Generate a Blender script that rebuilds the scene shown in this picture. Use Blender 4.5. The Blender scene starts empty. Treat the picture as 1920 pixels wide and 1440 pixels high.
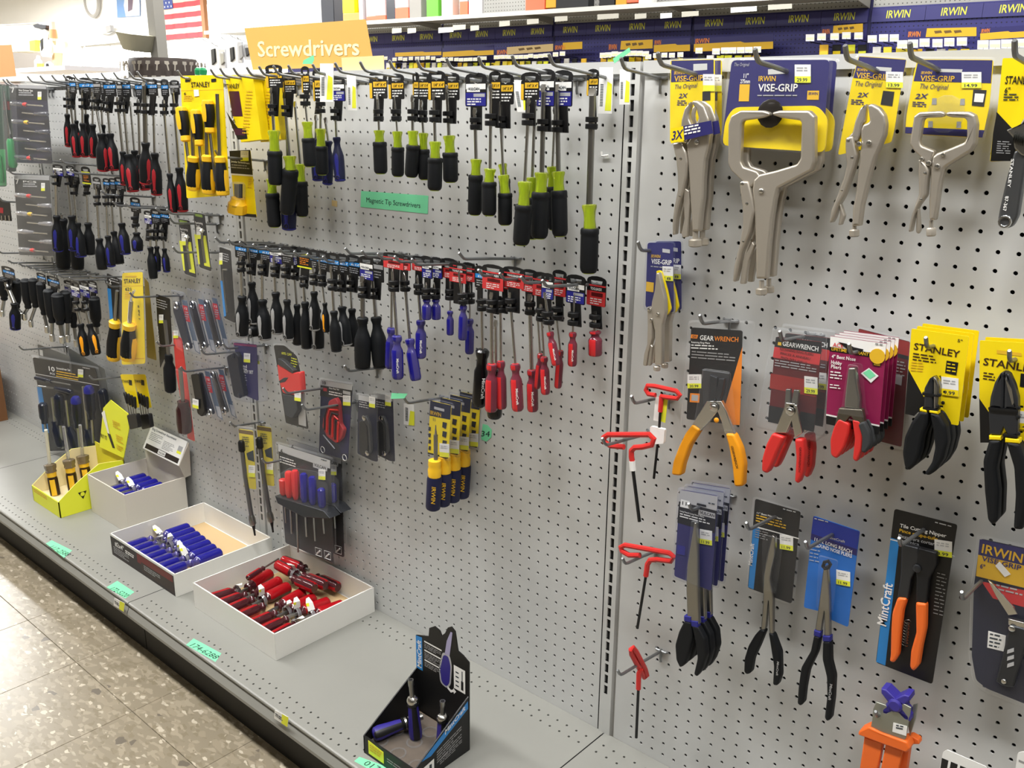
import bpy, math, random
from mathutils import Vector, Matrix
from mathutils.geometry import tessellate_polygon
random.seed(7)
I = 0.0254                      # layout below is in inches; meshes are built in metres
sc = bpy.context.scene
COL = sc.collection

# ---------------------------------------------------------------- camera, light, exposure
CX, CY, CZ = 24.8546, -53.0005, 4.8652
PITCH, ROLL, YAW, FPX = -0.289347, 0.0097896, -0.724083, 1717.5
FW = Vector((math.sin(YAW)*math.cos(PITCH), math.cos(YAW)*math.cos(PITCH), math.sin(PITCH)))
_R = Vector((math.cos(YAW), -math.sin(YAW), 0)); _U = _R.cross(FW)
RT = math.cos(ROLL)*_R + math.sin(ROLL)*_U
UP = -math.sin(ROLL)*_R + math.cos(ROLL)*_U
EYE = Vector((CX, CY, CZ))
cam = bpy.data.cameras.new('camera'); cam_ob = bpy.data.objects.new('camera', cam); COL.objects.link(cam_ob)
cam.sensor_fit = 'HORIZONTAL'; cam.sensor_width = 36; cam.lens = 36*FPX/1920
cam.clip_start = 0.05; cam.clip_end = 100
cam_ob.matrix_world = Matrix(((RT.x, UP.x, -FW.x, CX*I), (RT.y, UP.y, -FW.y, CY*I), (RT.z, UP.z, -FW.z, CZ*I), (0, 0, 0, 1)))
sc.camera = cam_ob
sc.view_settings.view_transform = 'Standard'; sc.view_settings.look = 'None'
sc.view_settings.gamma = 1; sc.view_settings.use_curve_mapping = False
sc.view_settings.exposure = 0.5
w = bpy.data.worlds.new('world'); sc.world = w; w.use_nodes = True
w.node_tree.nodes['Background'].inputs[0].default_value = (0.9, 0.95, 1.0, 1)
w.node_tree.nodes['Background'].inputs[1].default_value = 0.06

def area(name, x, y, z, sx, sy, power, col=(1, 0.99, 0.975)):
    l = bpy.data.lights.new(name, 'AREA'); l.shape = 'RECTANGLE'; l.size = sx*I; l.size_y = sy*I
    l.energy = power; l.color = col
    o = bpy.data.objects.new(name, l); o.location = (x*I, y*I, z*I); COL.objects.link(o); return o
CEIL = 70; LK = 0.36
for k, (lx, ly, pw) in enumerate(((-70, -36, 92), (-10, -36, 88), (50, -36, 80), (-130, -36, 80), (-200, -36, 80), (-50, -110, 8), (40, -110, 10),
                                  (-60, 60, 60), (20, 60, 60), (-150, 60, 80), (-80, 125, 75), (-10, 125, 70), (-180, 125, 85),
                                  (-290, 120, 420), (-400, 130, 560), (-290, 30, 330), (-420, 20, 300), (-520, 110, 650), (-560, 0, 300))):  # these far-left ones are overpowered, standing in for window daylight on the walls
    area('fluorescent_and_daylight', lx, ly, CEIL-4, 46, 8, pw*LK)

# ---------------------------------------------------------------- helpers
def ray(px, py): return FW + RT*((px-960)/FPX) + UP*((720-py)/FPX)
SWING = None                                # a card that hangs swung round its hook: depth grows along it
def P(px, py, d=0.0):                       # point of the photograph on the plane d inches in front of the pegboard
    if SWING: d += SWING[1]*(px-SWING[0])
    v = ray(px, py); return EYE + v*((-d-CY)/v.y)
def PZ(px, py, z):
    v = ray(px, py); return EYE + v*((z-CZ)/v.z)
def PXX(px, py, x):
    v = ray(px, py); return EYE + v*((x-CX)/v.x)
def ppi(p): return FPX/((p-EYE).dot(FW))    # pixels per inch seen at a point
def lin(c): return c/12.92 if c <= 0.04045 else ((c+0.055)/1.055)**2.4
def rgb(h): return tuple(lin(int(h[i:i+2], 16)/255) for i in (0, 2, 4)) + (1,)
MATS = {}
def mat(name, col, rough=0.5, metal=0.0, trans=0.0, alpha=1.0, emit=None, es=1.0, spec=0.5, ior=1.45, bump=0, bscale=200, cvar=0):
    if name in MATS: return MATS[name]
    m = bpy.data.materials.new(name); m.use_nodes = True; nt = m.node_tree
    b = nt.nodes['Principled BSDF']
    b.inputs['Base Color'].default_value = rgb(col); b.inputs['Roughness'].default_value = rough
    b.inputs['Metallic'].default_value = metal; b.inputs['Transmission Weight'].default_value = trans
    b.inputs['Alpha'].default_value = alpha; b.inputs['IOR'].default_value = ior
    b.inputs['Specular IOR Level'].default_value = spec
    if emit: b.inputs['Emission Color'].default_value = rgb(emit); b.inputs['Emission Strength'].default_value = es
    if bump or cvar:
        tc = nt.nodes.new('ShaderNodeTexCoord'); nz = nt.nodes.new('ShaderNodeTexNoise'); nz.inputs['Scale'].default_value = bscale
        nz.inputs['Detail'].default_value = 4
        nt.links.new(tc.outputs['Object'], nz.inputs['Vector'])
        if bump:
            bp = nt.nodes.new('ShaderNodeBump'); bp.inputs['Strength'].default_value = bump; bp.inputs['Distance'].default_value = 0.001
            nt.links.new(nz.outputs['Fac'], bp.inputs['Height']); nt.links.new(bp.outputs['Normal'], b.inputs['Normal'])
        if cvar:
            hs = nt.nodes.new('ShaderNodeMixRGB'); hs.blend_type = 'MULTIPLY'; hs.inputs[1].default_value = rgb(col)
            rp = nt.nodes.new('ShaderNodeValToRGB'); rp.color_ramp.elements[0].color = (1-cvar, 1-cvar, 1-cvar, 1); rp.color_ramp.elements[0].position = .35
            rp.color_ramp.elements[1].position = .65
            hs.inputs[0].default_value = 1
            nt.links.new(nz.outputs['Fac'], rp.inputs[0]); nt.links.new(rp.outputs[0], hs.inputs[2]); nt.links.new(hs.outputs[0], b.inputs['Base Color'])
    MATS[name] = m; return m
def film(name, col='ffffff', a=0.025, rough=0.05, tint=.3):   # thin clear packaging plastic
    if name in MATS: return MATS[name]
    m = bpy.data.materials.new(name); m.use_nodes = True; nt = m.node_tree; nt.nodes.clear()
    out = nt.nodes.new('ShaderNodeOutputMaterial'); mx = nt.nodes.new('ShaderNodeMixShader'); tr = nt.nodes.new('ShaderNodeBsdfTransparent')
    pb = nt.nodes.new('ShaderNodeBsdfPrincipled'); pb.inputs['Base Color'].default_value = rgb(col); pb.inputs['Roughness'].default_value = rough
    c = rgb(col); tr.inputs[0].default_value = tuple(1-(1-v)*tint*.5 for v in c[:3])+(1,)
    lw = nt.nodes.new('ShaderNodeLayerWeight'); lw.inputs[0].default_value = 0.5
    pw = nt.nodes.new('ShaderNodeMath'); pw.operation = 'POWER'; pw.inputs[1].default_value = 4; nt.links.new(lw.outputs['Facing'], pw.inputs[0])
    mp = nt.nodes.new('ShaderNodeMapRange'); mp.inputs[3].default_value = a; mp.inputs[4].default_value = a+0.3
    nt.links.new(pw.outputs[0], mp.inputs[0]); nt.links.new(mp.outputs[0], mx.inputs[0])
    nt.links.new(tr.outputs[0], mx.inputs[1]); nt.links.new(pb.outputs[0], mx.inputs[2]); nt.links.new(mx.outputs[0], out.inputs[0])
    MATS[name] = m; return m

class MB:
    def __init__(s): s.v = []; s.f = []; s.m = []; s.s = []; s.mats = []
    def mi(s, m):
        if m not in s.mats: s.mats.append(m)
        return s.mats.index(m)
    def add(s, vs, fs, m, smooth=False):
        o = len(s.v); k = s.mi(m); s.v += [Vector(p) for p in vs]
        for f in fs: s.f.append([i+o for i in f]); s.m.append(k); s.s.append(smooth)
    def quad(s, pts, m): s.add(pts, [list(range(len(pts)))], m)
    def prism(s, pts, off, m, mside=None, bev=0.0):
        pts = [Vector(p) for p in pts]; off = Vector(off); n = len(pts)
        if bev:
            c = sum(pts, Vector())/n; nrm = off.normalized()
            L = 3 if bev > .045 else 1; rings = []
            for k in range(L+1):
                an = math.pi/2*k/L
                rings.append([p+nrm*(bev*(1-math.cos(an))) for p in (inset(pts, bev*(1-math.sin(an)), nrm) if k < L else pts)])
            allv = [p for r_ in rings for p in r_]+[p+off for p in pts]; q = L+1
            s.add(allv, [[j*n+i, (j+1)*n+i, (j+1)*n+(i+1) % n, j*n+(i+1) % n] for j in range(q) for i in range(n)], m, L > 1)
            tri = tessellate_polygon([pts])
            s.add(allv, [list(t_) for t_ in tri] + [[q*n+i for i in reversed(t_)] for t_ in tri], m)
            return
        s.add(pts+[p+off for p in pts], [list(range(n)), list(range(2*n-1, n-1, -1))], m)
        s.add(pts+[p+off for p in pts], [[i, n+i, n+(i+1) % n, (i+1) % n] for i in range(n)], mside or m)
    def box(s, lo, hi, m):
        x0, y0, z0 = lo; x1, y1, z1 = hi
        s.add([(x0, y0, z0), (x1, y0, z0), (x1, y1, z0), (x0, y1, z0), (x0, y0, z1), (x1, y0, z1), (x1, y1, z1), (x0, y1, z1)],
              [(0, 3, 2, 1), (4, 5, 6, 7), (0, 1, 5, 4), (1, 2, 6, 5), (2, 3, 7, 6), (3, 0, 4, 7)], m)
    def tube(s, pts, r, m, n=8, cap=True, closed=False, flat=1.0, fdir=None):
        pts = [Vector(p) for p in pts]; k = len(pts); rs = r if isinstance(r, (list, tuple)) else [r]*k
        vs = []; prev = None
        for i, p in enumerate(pts):
            if closed: t = (pts[(i+1) % k]-pts[i-1]).normalized()
            else: t = (pts[min(i+1, k-1)]-pts[max(i-1, 0)]).normalized()
            if prev is None:
                a = Vector(fdir) if fdir is not None else (Vector((0, 0, 1)) if abs(t.z) < .9 else Vector((1, 0, 0)))
            else: a = prev
            a = (a - t*a.dot(t)).normalized(); b = t.cross(a); prev = a
            for j in range(n):
                an = 2*math.pi*j/n; vs.append(p + (a*math.cos(an)*flat + b*math.sin(an))*rs[i])
        fs = [[i*n+j, i*n+(j+1) % n, (i+1)*n+(j+1) % n, (i+1)*n+j] for i in range(k-1) for j in range(n)]
        if closed: fs += [[(k-1)*n+j, (k-1)*n+(j+1) % n, (j+1) % n, j] for j in range(n)]
        s.add(vs, fs, m, True)
        if cap and not closed: s.add(vs[:n], [list(range(n))[::-1]], m); s.add(vs[-n:], [list(range(n))], m)
    def lathe(s, a, b, prof, m, n=16, pick=None, lobes=0, phase=0.0, flat=None):
        a, b = Vector(a), Vector(b); ax = (b-a); L = ax.length; t = ax.normalized()
        u = Vector((1, 0, 0)) if abs(t.x) < .8 else Vector((0, 0, 1))
        u = (u - t*u.dot(t)).normalized(); v = t.cross(u); vs = []
        for q, r in prof:
            for j in range(n):
                an = 2*math.pi*j/n+phase; rr = r*(1-lobes*(j % 2)) if r > .02 else r
                vs.append(a + t*(q*L) + u*(math.cos(an)*rr) + v*(math.sin(an)*rr*(flat or 1)))
        k = len(prof)
        for i in range(k-1):
            for j in range(n):
                f = [i*n+j, i*n+(j+1) % n, (i+1)*n+(j+1) % n, (i+1)*n+j]
                mm = pick(j, i) if pick else m
                s.f.append([q+len(s.v) for q in f]); s.m.append(s.mi(mm)); s.s.append(True)
        o = len(s.v); s.v += vs
        k0 = s.mi(pick(0, k-2) if pick else m)
        s.f.append([o+j for j in range(n)][::-1]); s.m.append(k0); s.s.append(False)
        s.f.append([o+(k-1)*n+j for j in range(n)]); s.m.append(k0); s.s.append(False)
    def text(s, st, bl, br, m, h=None, up=None, bold=True, shear=0.0):
        vs, fs, x0, x1, ch = text_mesh(st, bold); bl, br = Vector(bl), Vector(br)
        ex = (br-bl)/max(1e-6, x1-x0)
        if up is None: up = Vector((0, 0, 1))
        up = Vector(up).normalized(); hh = h if h else (br-bl).length/(x1-x0)*ch
        ey = up*(hh/ch)
        s.add([bl + ex*(x-x0+shear*y) + ey*y for x, y in vs], fs, m)
    def build(s, name, parent=None, origin=None, **props):
        return make(name, s, parent, origin, **props)

def inset(pts, d, nrm):
    n = len(pts); out = []
    area2 = sum((pts[i].cross(pts[(i+1) % n])).dot(nrm) for i in range(n))
    sg = 1 if area2 > 0 else -1
    for i in range(n):
        e1 = (pts[i]-pts[i-1]).normalized(); e2 = (pts[(i+1) % n]-pts[i]).normalized()
        n1 = nrm.cross(e1)*sg; n2 = nrm.cross(e2)*sg; q = n1+n2
        out.append(pts[i] + q*(d/max(.5, 1+n1.dot(n2))))
    return out
_TX = {}
def text_mesh(st, bold):
    k = (st, bold)
    if k in _TX: return _TX[k]
    c = bpy.data.curves.new('t', 'FONT'); c.body = st; c.resolution_u = 2; c.fill_mode = 'FRONT'
    if bold: c.offset = 0.016
    o = bpy.data.objects.new('t', c); me = o.to_mesh()
    vs = [(v.co.x, v.co.y) for v in me.vertices]; fs = [list(p.vertices) for p in me.polygons]
    o.to_mesh_clear(); bpy.data.objects.remove(o); bpy.data.curves.remove(c)
    xs = [v[0] for v in vs] or [0, 1]; ys = [v[1] for v in vs] or [0, .7]
    _TX[k] = (vs, fs, min(xs), max(xs), max(max(ys), .4)); return _TX[k]
def make(name, mb, parent=None, origin=None, kind=None, label=None):
    if origin is None: origin = Vector(parent['org']) if parent is not None else (sum(mb.v, Vector())/len(mb.v))
    origin = Vector(origin)
    me = bpy.data.meshes.new(name); me.from_pydata([tuple((v-origin)*I) for v in mb.v], [], mb.f)
    for m in mb.mats: me.materials.append(m)
    me.polygons.foreach_set('material_index', mb.m); me.polygons.foreach_set('use_smooth', mb.s)
    if any(mb.s): me.set_sharp_from_angle(angle=math.radians(38))
    me.update()
    o = bpy.data.objects.new(name, me); COL.objects.link(o); o['org'] = tuple(origin)
    if parent is not None:
        o.parent = parent; o.location = (origin-Vector(parent['org']))*I
    else: o.location = origin*I
    if kind: o['kind'] = kind
    if label: o['label'] = label
    return o
LABELS = {}
def tag(o, label, cat, group=None):
    if label in LABELS and not group: print('DUP LABEL', label)
    n = len(label.split())
    if not 4 <= n <= 16: print('LABEL WORDS', n, label)
    LABELS[label] = 1
    o['label'] = label; o['category'] = cat
    if group: o['group'] = group
    return o
def thing(name, label, cat, org, group=None):
    o = bpy.data.objects.new(name, None); COL.objects.link(o); o.empty_display_size = .02
    o.location = Vector(org)*I; o['org'] = tuple(org); return tag(o, label, cat, group)
def dup(root, shift, label, group=None):
    def cp(o, par):
        c = o.copy(); COL.objects.link(c)
        if par is not None: c.parent = par
        for ch in o.children: cp(ch, c)
        return c
    c = cp(root, None); c.location = root.location + Vector(shift)*I; c['org'] = tuple(Vector(root['org'])+Vector(shift))
    if 'group' in c and not group: del c['group']
    tag(c, label, root['category'], group); return c
ORD = ['first', 'second', 'third', 'fourth', 'fifth', 'sixth', 'seventh', 'eighth', 'ninth', 'tenth', 'eleventh', 'twelfth', 'thirteenth',
       'fourteenth', 'fifteenth', 'sixteenth', 'seventeenth', 'eighteenth', 'nineteenth', 'twentieth', 'twenty-first', 'twenty-second', 'twenty-third']
def pp(pts, d): return [P(x, y, d) for x, y in pts]
def rnd(pts, r, seg=3):                      # round the corners of a 2-D pixel polygon
    out = []; n = len(pts)
    for i in range(n):
        a, b, c = Vector(pts[i-1]), Vector(pts[i]), Vector(pts[(i+1) % n])
        rr = min(r, (a-b).length*.45, (c-b).length*.45)
        p0 = b+(a-b).normalized()*rr; p1 = b+(c-b).normalized()*rr
        for k in range(seg+1):
            t = k/seg; out.append(tuple(p0*(1-t)**2 + b*2*t*(1-t) + p1*t*t))
    return out
OUT = Vector((0, -1, 0)); IN = Vector((0, 1, 0))

# ---------------------------------------------------------------- materials
GREY = mat('pegboard_paint', 'c9cac8', .45, cvar=.05, bscale=6)
DECK = mat('deck_paint', '93938d', .4, cvar=.05, bscale=5)
UPR = mat('upright_paint', 'c6c7c4', .4)
DARKIN = mat('cavity_shade', '141414', .9)  # shade put into colour, for hollows behind holes, slots and the deck
KICK = mat('kick_black', '1b1a18', .55)
HOOK = mat('hook_steel', '87898a', .38, .75)
STEEL = mat('polished_steel', 'cfcfcc', .22, 1.0)
DSTEEL = mat('brushed_steel', '9a9a97', .34, 1.0)
NICKEL = mat('nickel_steel', 'bdb6aa', .36, .65, bump=.15, bscale=60)
BLKSTEEL = mat('black_steel', '3f4145', .35, .6)
BLACK = mat('black_plastic', '151618', .4)
RUB = mat('black_rubber', '141619', .55, spec=.3)
RUBG = mat('charcoal_rubber', '3a3c3e', .6, spec=.3)
RED = mat('red_rubber', 'a32029', .5)
REDP = mat('red_plastic', 'd2322f', .35)
BLUE = mat('blue_rubber', '26287d', .45)
NAVY = mat('navy_rubber', '161a3d', .5)
LIME = mat('lime_acrylic', 'dcec4a', .06, 0, .75)
LIMED = mat('lime_acrylic_core', 'b9d126', .2, 0, .1)
ABLUE = mat('blue_acrylic', '1c1a86', .12, spec=.6)
ABLUEC = mat('clear_blue_acrylic', '6a63b4', .08, 0, .55)
ARED = mat('red_acrylic', 'd22f33', .15, spec=.6)
AREDC = mat('clear_red_acrylic', '9c4a5c', .08, 0, .5)
CLEAR = mat('clear_acrylic', 'd8d8dd', .05, 0, .75)
WHITE = mat('white_print', 'f1f1ee', .5)
CARD = mat('white_carton', 'e9e8e2', .6)
YEL = mat('yellow_print', 'f5d912', .4)
YELP = mat('yellow_plastic', 'f6c22a', .35)
LYEL = mat('lemon_print', 'eef23c', .5)
GOLD = mat('gold_print', 'e3b52a', .5)
BLKP = mat('black_print', '1b1b1c', .4)
GRYP = mat('grey_print', '9b9b9b', .5)
BLUP = mat('blue_print', '2d86cf', .4)
NAVP = mat('navy_print', '2f2d68', .35)
INDP = mat('indigo_print', '2a2a86', .4)
REDPR = mat('red_print', 'd03a3c', .4)
DRED = mat('dark_red_print', '5d1518', .4)
MAG = mat('magenta_print', '8e1f4e', .4)
ORG = mat('orange_print', 'f08a24', .4)
ORGP = mat('orange_plastic', 'f2702a', .4)
AMB = mat('amber_plastic', 'f5a21b', .4)
GREEN = mat('green_tape', '7fe3ad', .6)
INK = mat('dark_ink', '22303a', .6)
SILV = mat('silver_print', 'c2c4c8', .3, .3)
FILM = film('clear_film')
FILMG = film('grey_film', 'd0d4d8', .06, .06)
FILMB = film('blue_film', 'a9b0cc', .05, .06)
# ---------------------------------------------------------------- floor, ceiling, walls
def floor_mat():
    m = bpy.data.materials.new('vinyl_tile'); m.use_nodes = True; nt = m.node_tree; b = nt.nodes['Principled BSDF']
    b.inputs['Roughness'].default_value = .32
    g = nt.nodes.new('ShaderNodeNewGeometry'); mp = nt.nodes.new('ShaderNodeMapping'); nt.links.new(g.outputs['Position'], mp.inputs[0])
    mp.inputs['Scale'].default_value = (1, 1, 0.01)
    nz = nt.nodes.new('ShaderNodeTexNoise'); nz.inputs['Scale'].default_value = 40; nt.links.new(mp.outputs[0], nz.inputs['Vector'])
    wp = nt.nodes.new('ShaderNodeVectorMath'); wp.operation = 'MULTIPLY_ADD'; wp.inputs[1].default_value = (.016, .016, 0)
    nt.links.new(nz.outputs['Color'], wp.inputs[0]); nt.links.new(mp.outputs[0], wp.inputs[2])
    def chips(scale, sx, sy, lo, hi, c):
        m2 = nt.nodes.new('ShaderNodeMapping'); m2.inputs['Scale'].default_value = (sx, sy, 1); m2.inputs['Rotation'].default_value = (0, 0, .12*sx)
        nt.links.new(wp.outputs[0], m2.inputs[0])
        v = nt.nodes.new('ShaderNodeTexVoronoi'); v.inputs['Scale'].default_value = scale; nt.links.new(m2.outputs[0], v.inputs['Vector'])
        r = nt.nodes.new('ShaderNodeValToRGB'); r.color_ramp.elements[0].position = lo; r.color_ramp.elements[1].position = hi
        sp = nt.nodes.new('ShaderNodeSeparateColor'); nt.links.new(v.outputs['Color'], sp.inputs[0]); nt.links.new(sp.outputs[0], r.inputs[0])
        return r.outputs[0]
    base = None
    for sc_, sx, sy, lo, hi, c in ((62, .8, 1.7, .70, .73, '9e937f'), (75, .8, 1.9, .80, .83, '847a65'), (50, .8, 1.5, .86, .88, '968b77'), (95, .8, 1.6, .95, .97, 'c2b8a5'), (48, 1, 1.3, .99, .992, '6a6256')):
        f = chips(sc_, sx, sy, lo, hi, c); mx = nt.nodes.new('ShaderNodeMixRGB'); nt.links.new(f, mx.inputs[0])
        if base is None: mx.inputs[1].default_value = rgb('8c826f')
        else: nt.links.new(base, mx.inputs[1])
        mx.inputs[2].default_value = rgb(c); base = mx.outputs[0]
    nt.links.new(base, b.inputs['Base Color']); return m
FLZ = -50.0
TILE = floor_mat()
b = MB(); b.box((-700, -160, FLZ-3), (180, 240, FLZ-.25), mat('floor_grout', '7d7464', .8)); floor = b.build('floor', kind='structure')
tile_me = None
for i in range(-15, 10):
    for j in range(-6, 1):
        x0, y0 = -51.1+12*i, -21+12*j
        if x0 > 40 or y0 < -95: continue
        if tile_me is None:
            b = MB(); c = [Vector((x, y, FLZ)) for x, y in ((0, 0), (12, 0), (12, 12), (0, 12))]
            b.prism([Vector((p.x, p.y, FLZ)) for p in ((c[0]+Vector((.02, .02, 0))), (c[1]+Vector((-.02, .02, 0))), (c[2]+Vector((-.02, -.02, 0))), (c[3]+Vector((.02, -.02, 0))))], (0, 0, -.22), TILE, bev=.03)
            b.v = [v - Vector((0, 0, FLZ)) for v in b.v]
            me0 = make('tile', b, None, (0, 0, 0)); tile_me = me0.data; t = me0
        else:
            t = bpy.data.objects.new('tile', tile_me); COL.objects.link(t)
        t.parent = floor; t.location = (Vector((x0, y0, FLZ)) - Vector(floor['org']))*I
ceil_m = mat('ceiling_white', 'f2f2ef', .8)
b = MB(); b.box((-700, -160, CEIL), (180, 240, CEIL+3), ceil_m); b.build('ceiling', kind='structure')
wall_m = mat('wall_white', 'f3f2ee', .7, cvar=.03, bscale=1)
b = MB(); b.box((-700, 200, FLZ), (180, 206, CEIL), wall_m); b.build('wall_back', kind='structure')
b = MB(); b.box((-706, -160, FLZ), (-700, 240, CEIL), wall_m); b.build('wall_left', kind='structure')
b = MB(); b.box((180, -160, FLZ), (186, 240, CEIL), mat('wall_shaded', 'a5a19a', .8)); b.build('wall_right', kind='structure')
b = MB(); b.box((-700, -166, FLZ), (180, -160, CEIL), mat('wall_bounce_cut', '5f5a52', .8)); b.build('wall_front', kind='structure')  # unseen wall, coloured dark to cut bounce light onto the pegboard

# ---------------------------------------------------------------- gondola: perforated back panels, uprights, base deck
def perforated(name, x0, x1, z0, z1, xs, zs, plane, th, m, r=.125, n=8, horizontal=False):
    # a sheet with true round holes; cells of one hole each, plain strips around
    b = MB()
    def V(x, z, d): return (x, plane+d, z) if not horizontal else (x, z, plane-d)
    k0 = b.mi(m)
    hx = .5*(xs[1]-xs[0]); hz = .5*(zs[1]-zs[0])
    gx0, gx1, gz0, gz1 = xs[0]-hx, xs[-1]+hx, zs[0]-hz, zs[-1]+hz
    def strip(a0, a1, c0, c1):
        if a1-a0 > 1e-4 and c1-c0 > 1e-4: b.add([V(a0, c0, 0), V(a1, c0, 0), V(a1, c1, 0), V(a0, c1, 0)], [(0, 1, 2, 3)], m)
    strip(x0, gx0, z0, z1); strip(gx1, x1, z0, z1); strip(gx0, gx1, z0, gz0); strip(gx0, gx1, gz1, z1)
    sq = []
    for j in range(n):
        a = 2*math.pi*j/n; c, s = math.cos(a), math.sin(a); q = 1/max(abs(c), abs(s)); sq.append((c*q*hx, s*q*hz, c*r, s*r))
    for x in xs:
        for z in zs:
            o = len(b.v)
            for X, Z, cx, cz in sq: b.v += [Vector(V(x+X, z+Z, 0)), Vector(V(x+cx, z+cz, 0)), Vector(V(x+cx, z+cz, th))]
            for j in range(n):
                a, c = o+3*j, o+3*((j+1) % n)
                b.f += [[a, c, c+1, a+1], [a+1, c+1, c+2, a+2]]; b.m += [k0, k0]; b.s += [False, False]
    return b
def peg(label, x0, x1, xs):
    n = 8
    b = perforated('pegboard_panel', x0, x1, -44.4, 7.3, xs, list(range(-44, 8)), 0, .12, GREY)
    # rolled top rail of the panel
    b.box((x0, -.25, 7.3), (x1, .9, 7.42), GREY); b.box((x0, -.25, 7.42), (x1, .9, 8.1), GREY)
    b.box((x0, -.1, -44.4), (x1, 0, -43.9), GREY)
    o = b.build('pegboard_panel'); tag(o, label, 'pegboard')
    b = MB(); b.box((x0+.1, .35, -44.4), (x1-.1, .5, 7.2), DARKIN); b.build('hole_shade_sheet', o)  # near-black sheet added as the shade inside the holes
    return o
peg('grey pegboard panel under the pliers, beside the slotted upright on its wide side', -10.65, 37, [i*1.0 for i in range(-9, 36)])
peg('grey pegboard panel behind the lime and red handled screwdrivers, between both slotted uprights', -59.0, -12.25, [-12.94-i for i in range(45, -1, -1)])
peg('grey pegboard panel behind the nut drivers and red inlaid screwdrivers, past the far slotted upright', -107.3, -60.55, [-61.25-i for i in range(45, -1, -1)])
peg('grey pegboard panel at the far end behind the brown carton', -155.6, -108.85, [-109.5-i for i in range(45, -1, -1)])
def upright(xc, label):
    b = MB(); zt = 8.0
    slots = [7.3-1.0*k for k in range(48)]
    # face with real slots
    w_, hw, hh = .55, .17, .37
    for x0, x1 in ((xc-w_, xc-hw), (xc+hw, xc+w_)): b.add([(x0, -.12, -44.4), (x1, -.12, -44.4), (x1, -.12, zt), (x0, -.12, zt)], [(0, 1, 2, 3)], UPR)
    z = zt
    for s_ in slots:
        b.add([(xc-hw, -.12, s_+hh), (xc+hw, -.12, s_+hh), (xc+hw, -.12, z), (xc-hw, -.12, z)], [(0, 1, 2, 3)], UPR); z = s_-hh
        for q in ((xc-hw, xc-hw), (xc+hw, xc+hw)): b.add([(q[0], -.12, s_-hh), (q[0], .1, s_-hh), (q[0], .1, s_+hh), (q[0], -.12, s_+hh)], [(0, 1, 2, 3)], UPR)
    b.add([(xc-hw, -.12, -44.4), (xc+hw, -.12, -44.4), (xc+hw, -.12, z), (xc-hw, -.12, z)], [(0, 1, 2, 3)], UPR)
    for sx in (-1, 1):
        b.add([(xc+sx*w_, -.12, -44.4), (xc+sx*w_, 1.2, -44.4), (xc+sx*w_, 1.2, zt), (xc+sx*w_, -.12, zt)], [(0, 1, 2, 3)], UPR)
        
    b.box((xc-w_, -.12, zt), (xc+w_, 1.2, zt+.06), UPR)
    o = b.build('slotted_upright'); tag(o, label, 'upright')
    b = MB(); b.box((xc-w_+.02, .02, -44.4), (xc+w_-.02, .3, zt), DARKIN); b.build('slot_shade_strip', o)  # near-black strip added as the shade inside the slots
upright(-11.52, 'grey steel upright with a row of black slots between the two near pegboards')
upright(-59.78, 'grey steel upright with slots half hidden behind the tool pouches')
upright(-108.05, 'grey steel upright hidden among the clamshell driver sets at the far end')
ZS = -43.8
def deck(x0, x1, off, label):
    xs = [x for x in [off+i for i in range(-200, 60)] if x0+.6 < x < x1-.6]
    b = MB()
    def band(y0, y1): b.add([(x0, y0, ZS), (x1, y0, ZS), (x1, y1, ZS), (x0, y1, ZS)], [(0, 1, 2, 3)], DECK)
    fb = perforated('d', x0, x1, -16.1, -14.1, xs, [-15.6, -14.6], ZS, .1, DECK, r=.11, horizontal=True)
    bb = perforated('d', x0, x1, -2.9, -.9, xs, [-2.4, -1.4], ZS, .1, DECK, r=.11, horizontal=True)
    for q in (fb, bb): b.add(q.v, q.f, DECK)
    band(-14.1, -2.9); band(-.9, -.02); band(-16.25, -16.1)
    # rounded nose, sloping label rail and lower lip
    pr = [(-16.25, ZS), (-16.38, ZS-.06), (-16.42, ZS-.18), (-16.36, ZS-.35), (-16.12, ZS-.42), (-16.35, ZS-.55), (-16.62, ZS-1.2), (-16.62, ZS-1.5), (-16.3, ZS-1.55)]
    for (ya, za), (yb, zb) in zip(pr, pr[1:]): b.add([(x0, ya, za), (x1, ya, za), (x1, yb, zb), (x0, yb, zb)], [(0, 1, 2, 3)], DECK)
    o = b.build('base_deck'); tag(o, label, 'shelf')
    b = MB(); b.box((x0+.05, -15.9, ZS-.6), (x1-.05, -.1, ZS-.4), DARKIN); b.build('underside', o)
    b = MB(); b.box((x0+.03, -15.0, FLZ), (x1-.03, -14.7, ZS-1.2), KICK); k = b.build('kick_plate'); return tag(k, label.replace('grey base shelf', 'black kick plate below the base shelf'), 'kick plate')
deck(-11.45, 37, .4, 'grey base shelf at the bare near end')
deck(-59.75, -11.55, -39.35, 'grey base shelf under the red screwdriver tray')
deck(-107.95, -59.85, -75.35, 'grey base shelf under the yellow and beige boxes')
deck(-155.9, -108.05, -120.35, 'grey base shelf with the brown carton')
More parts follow.
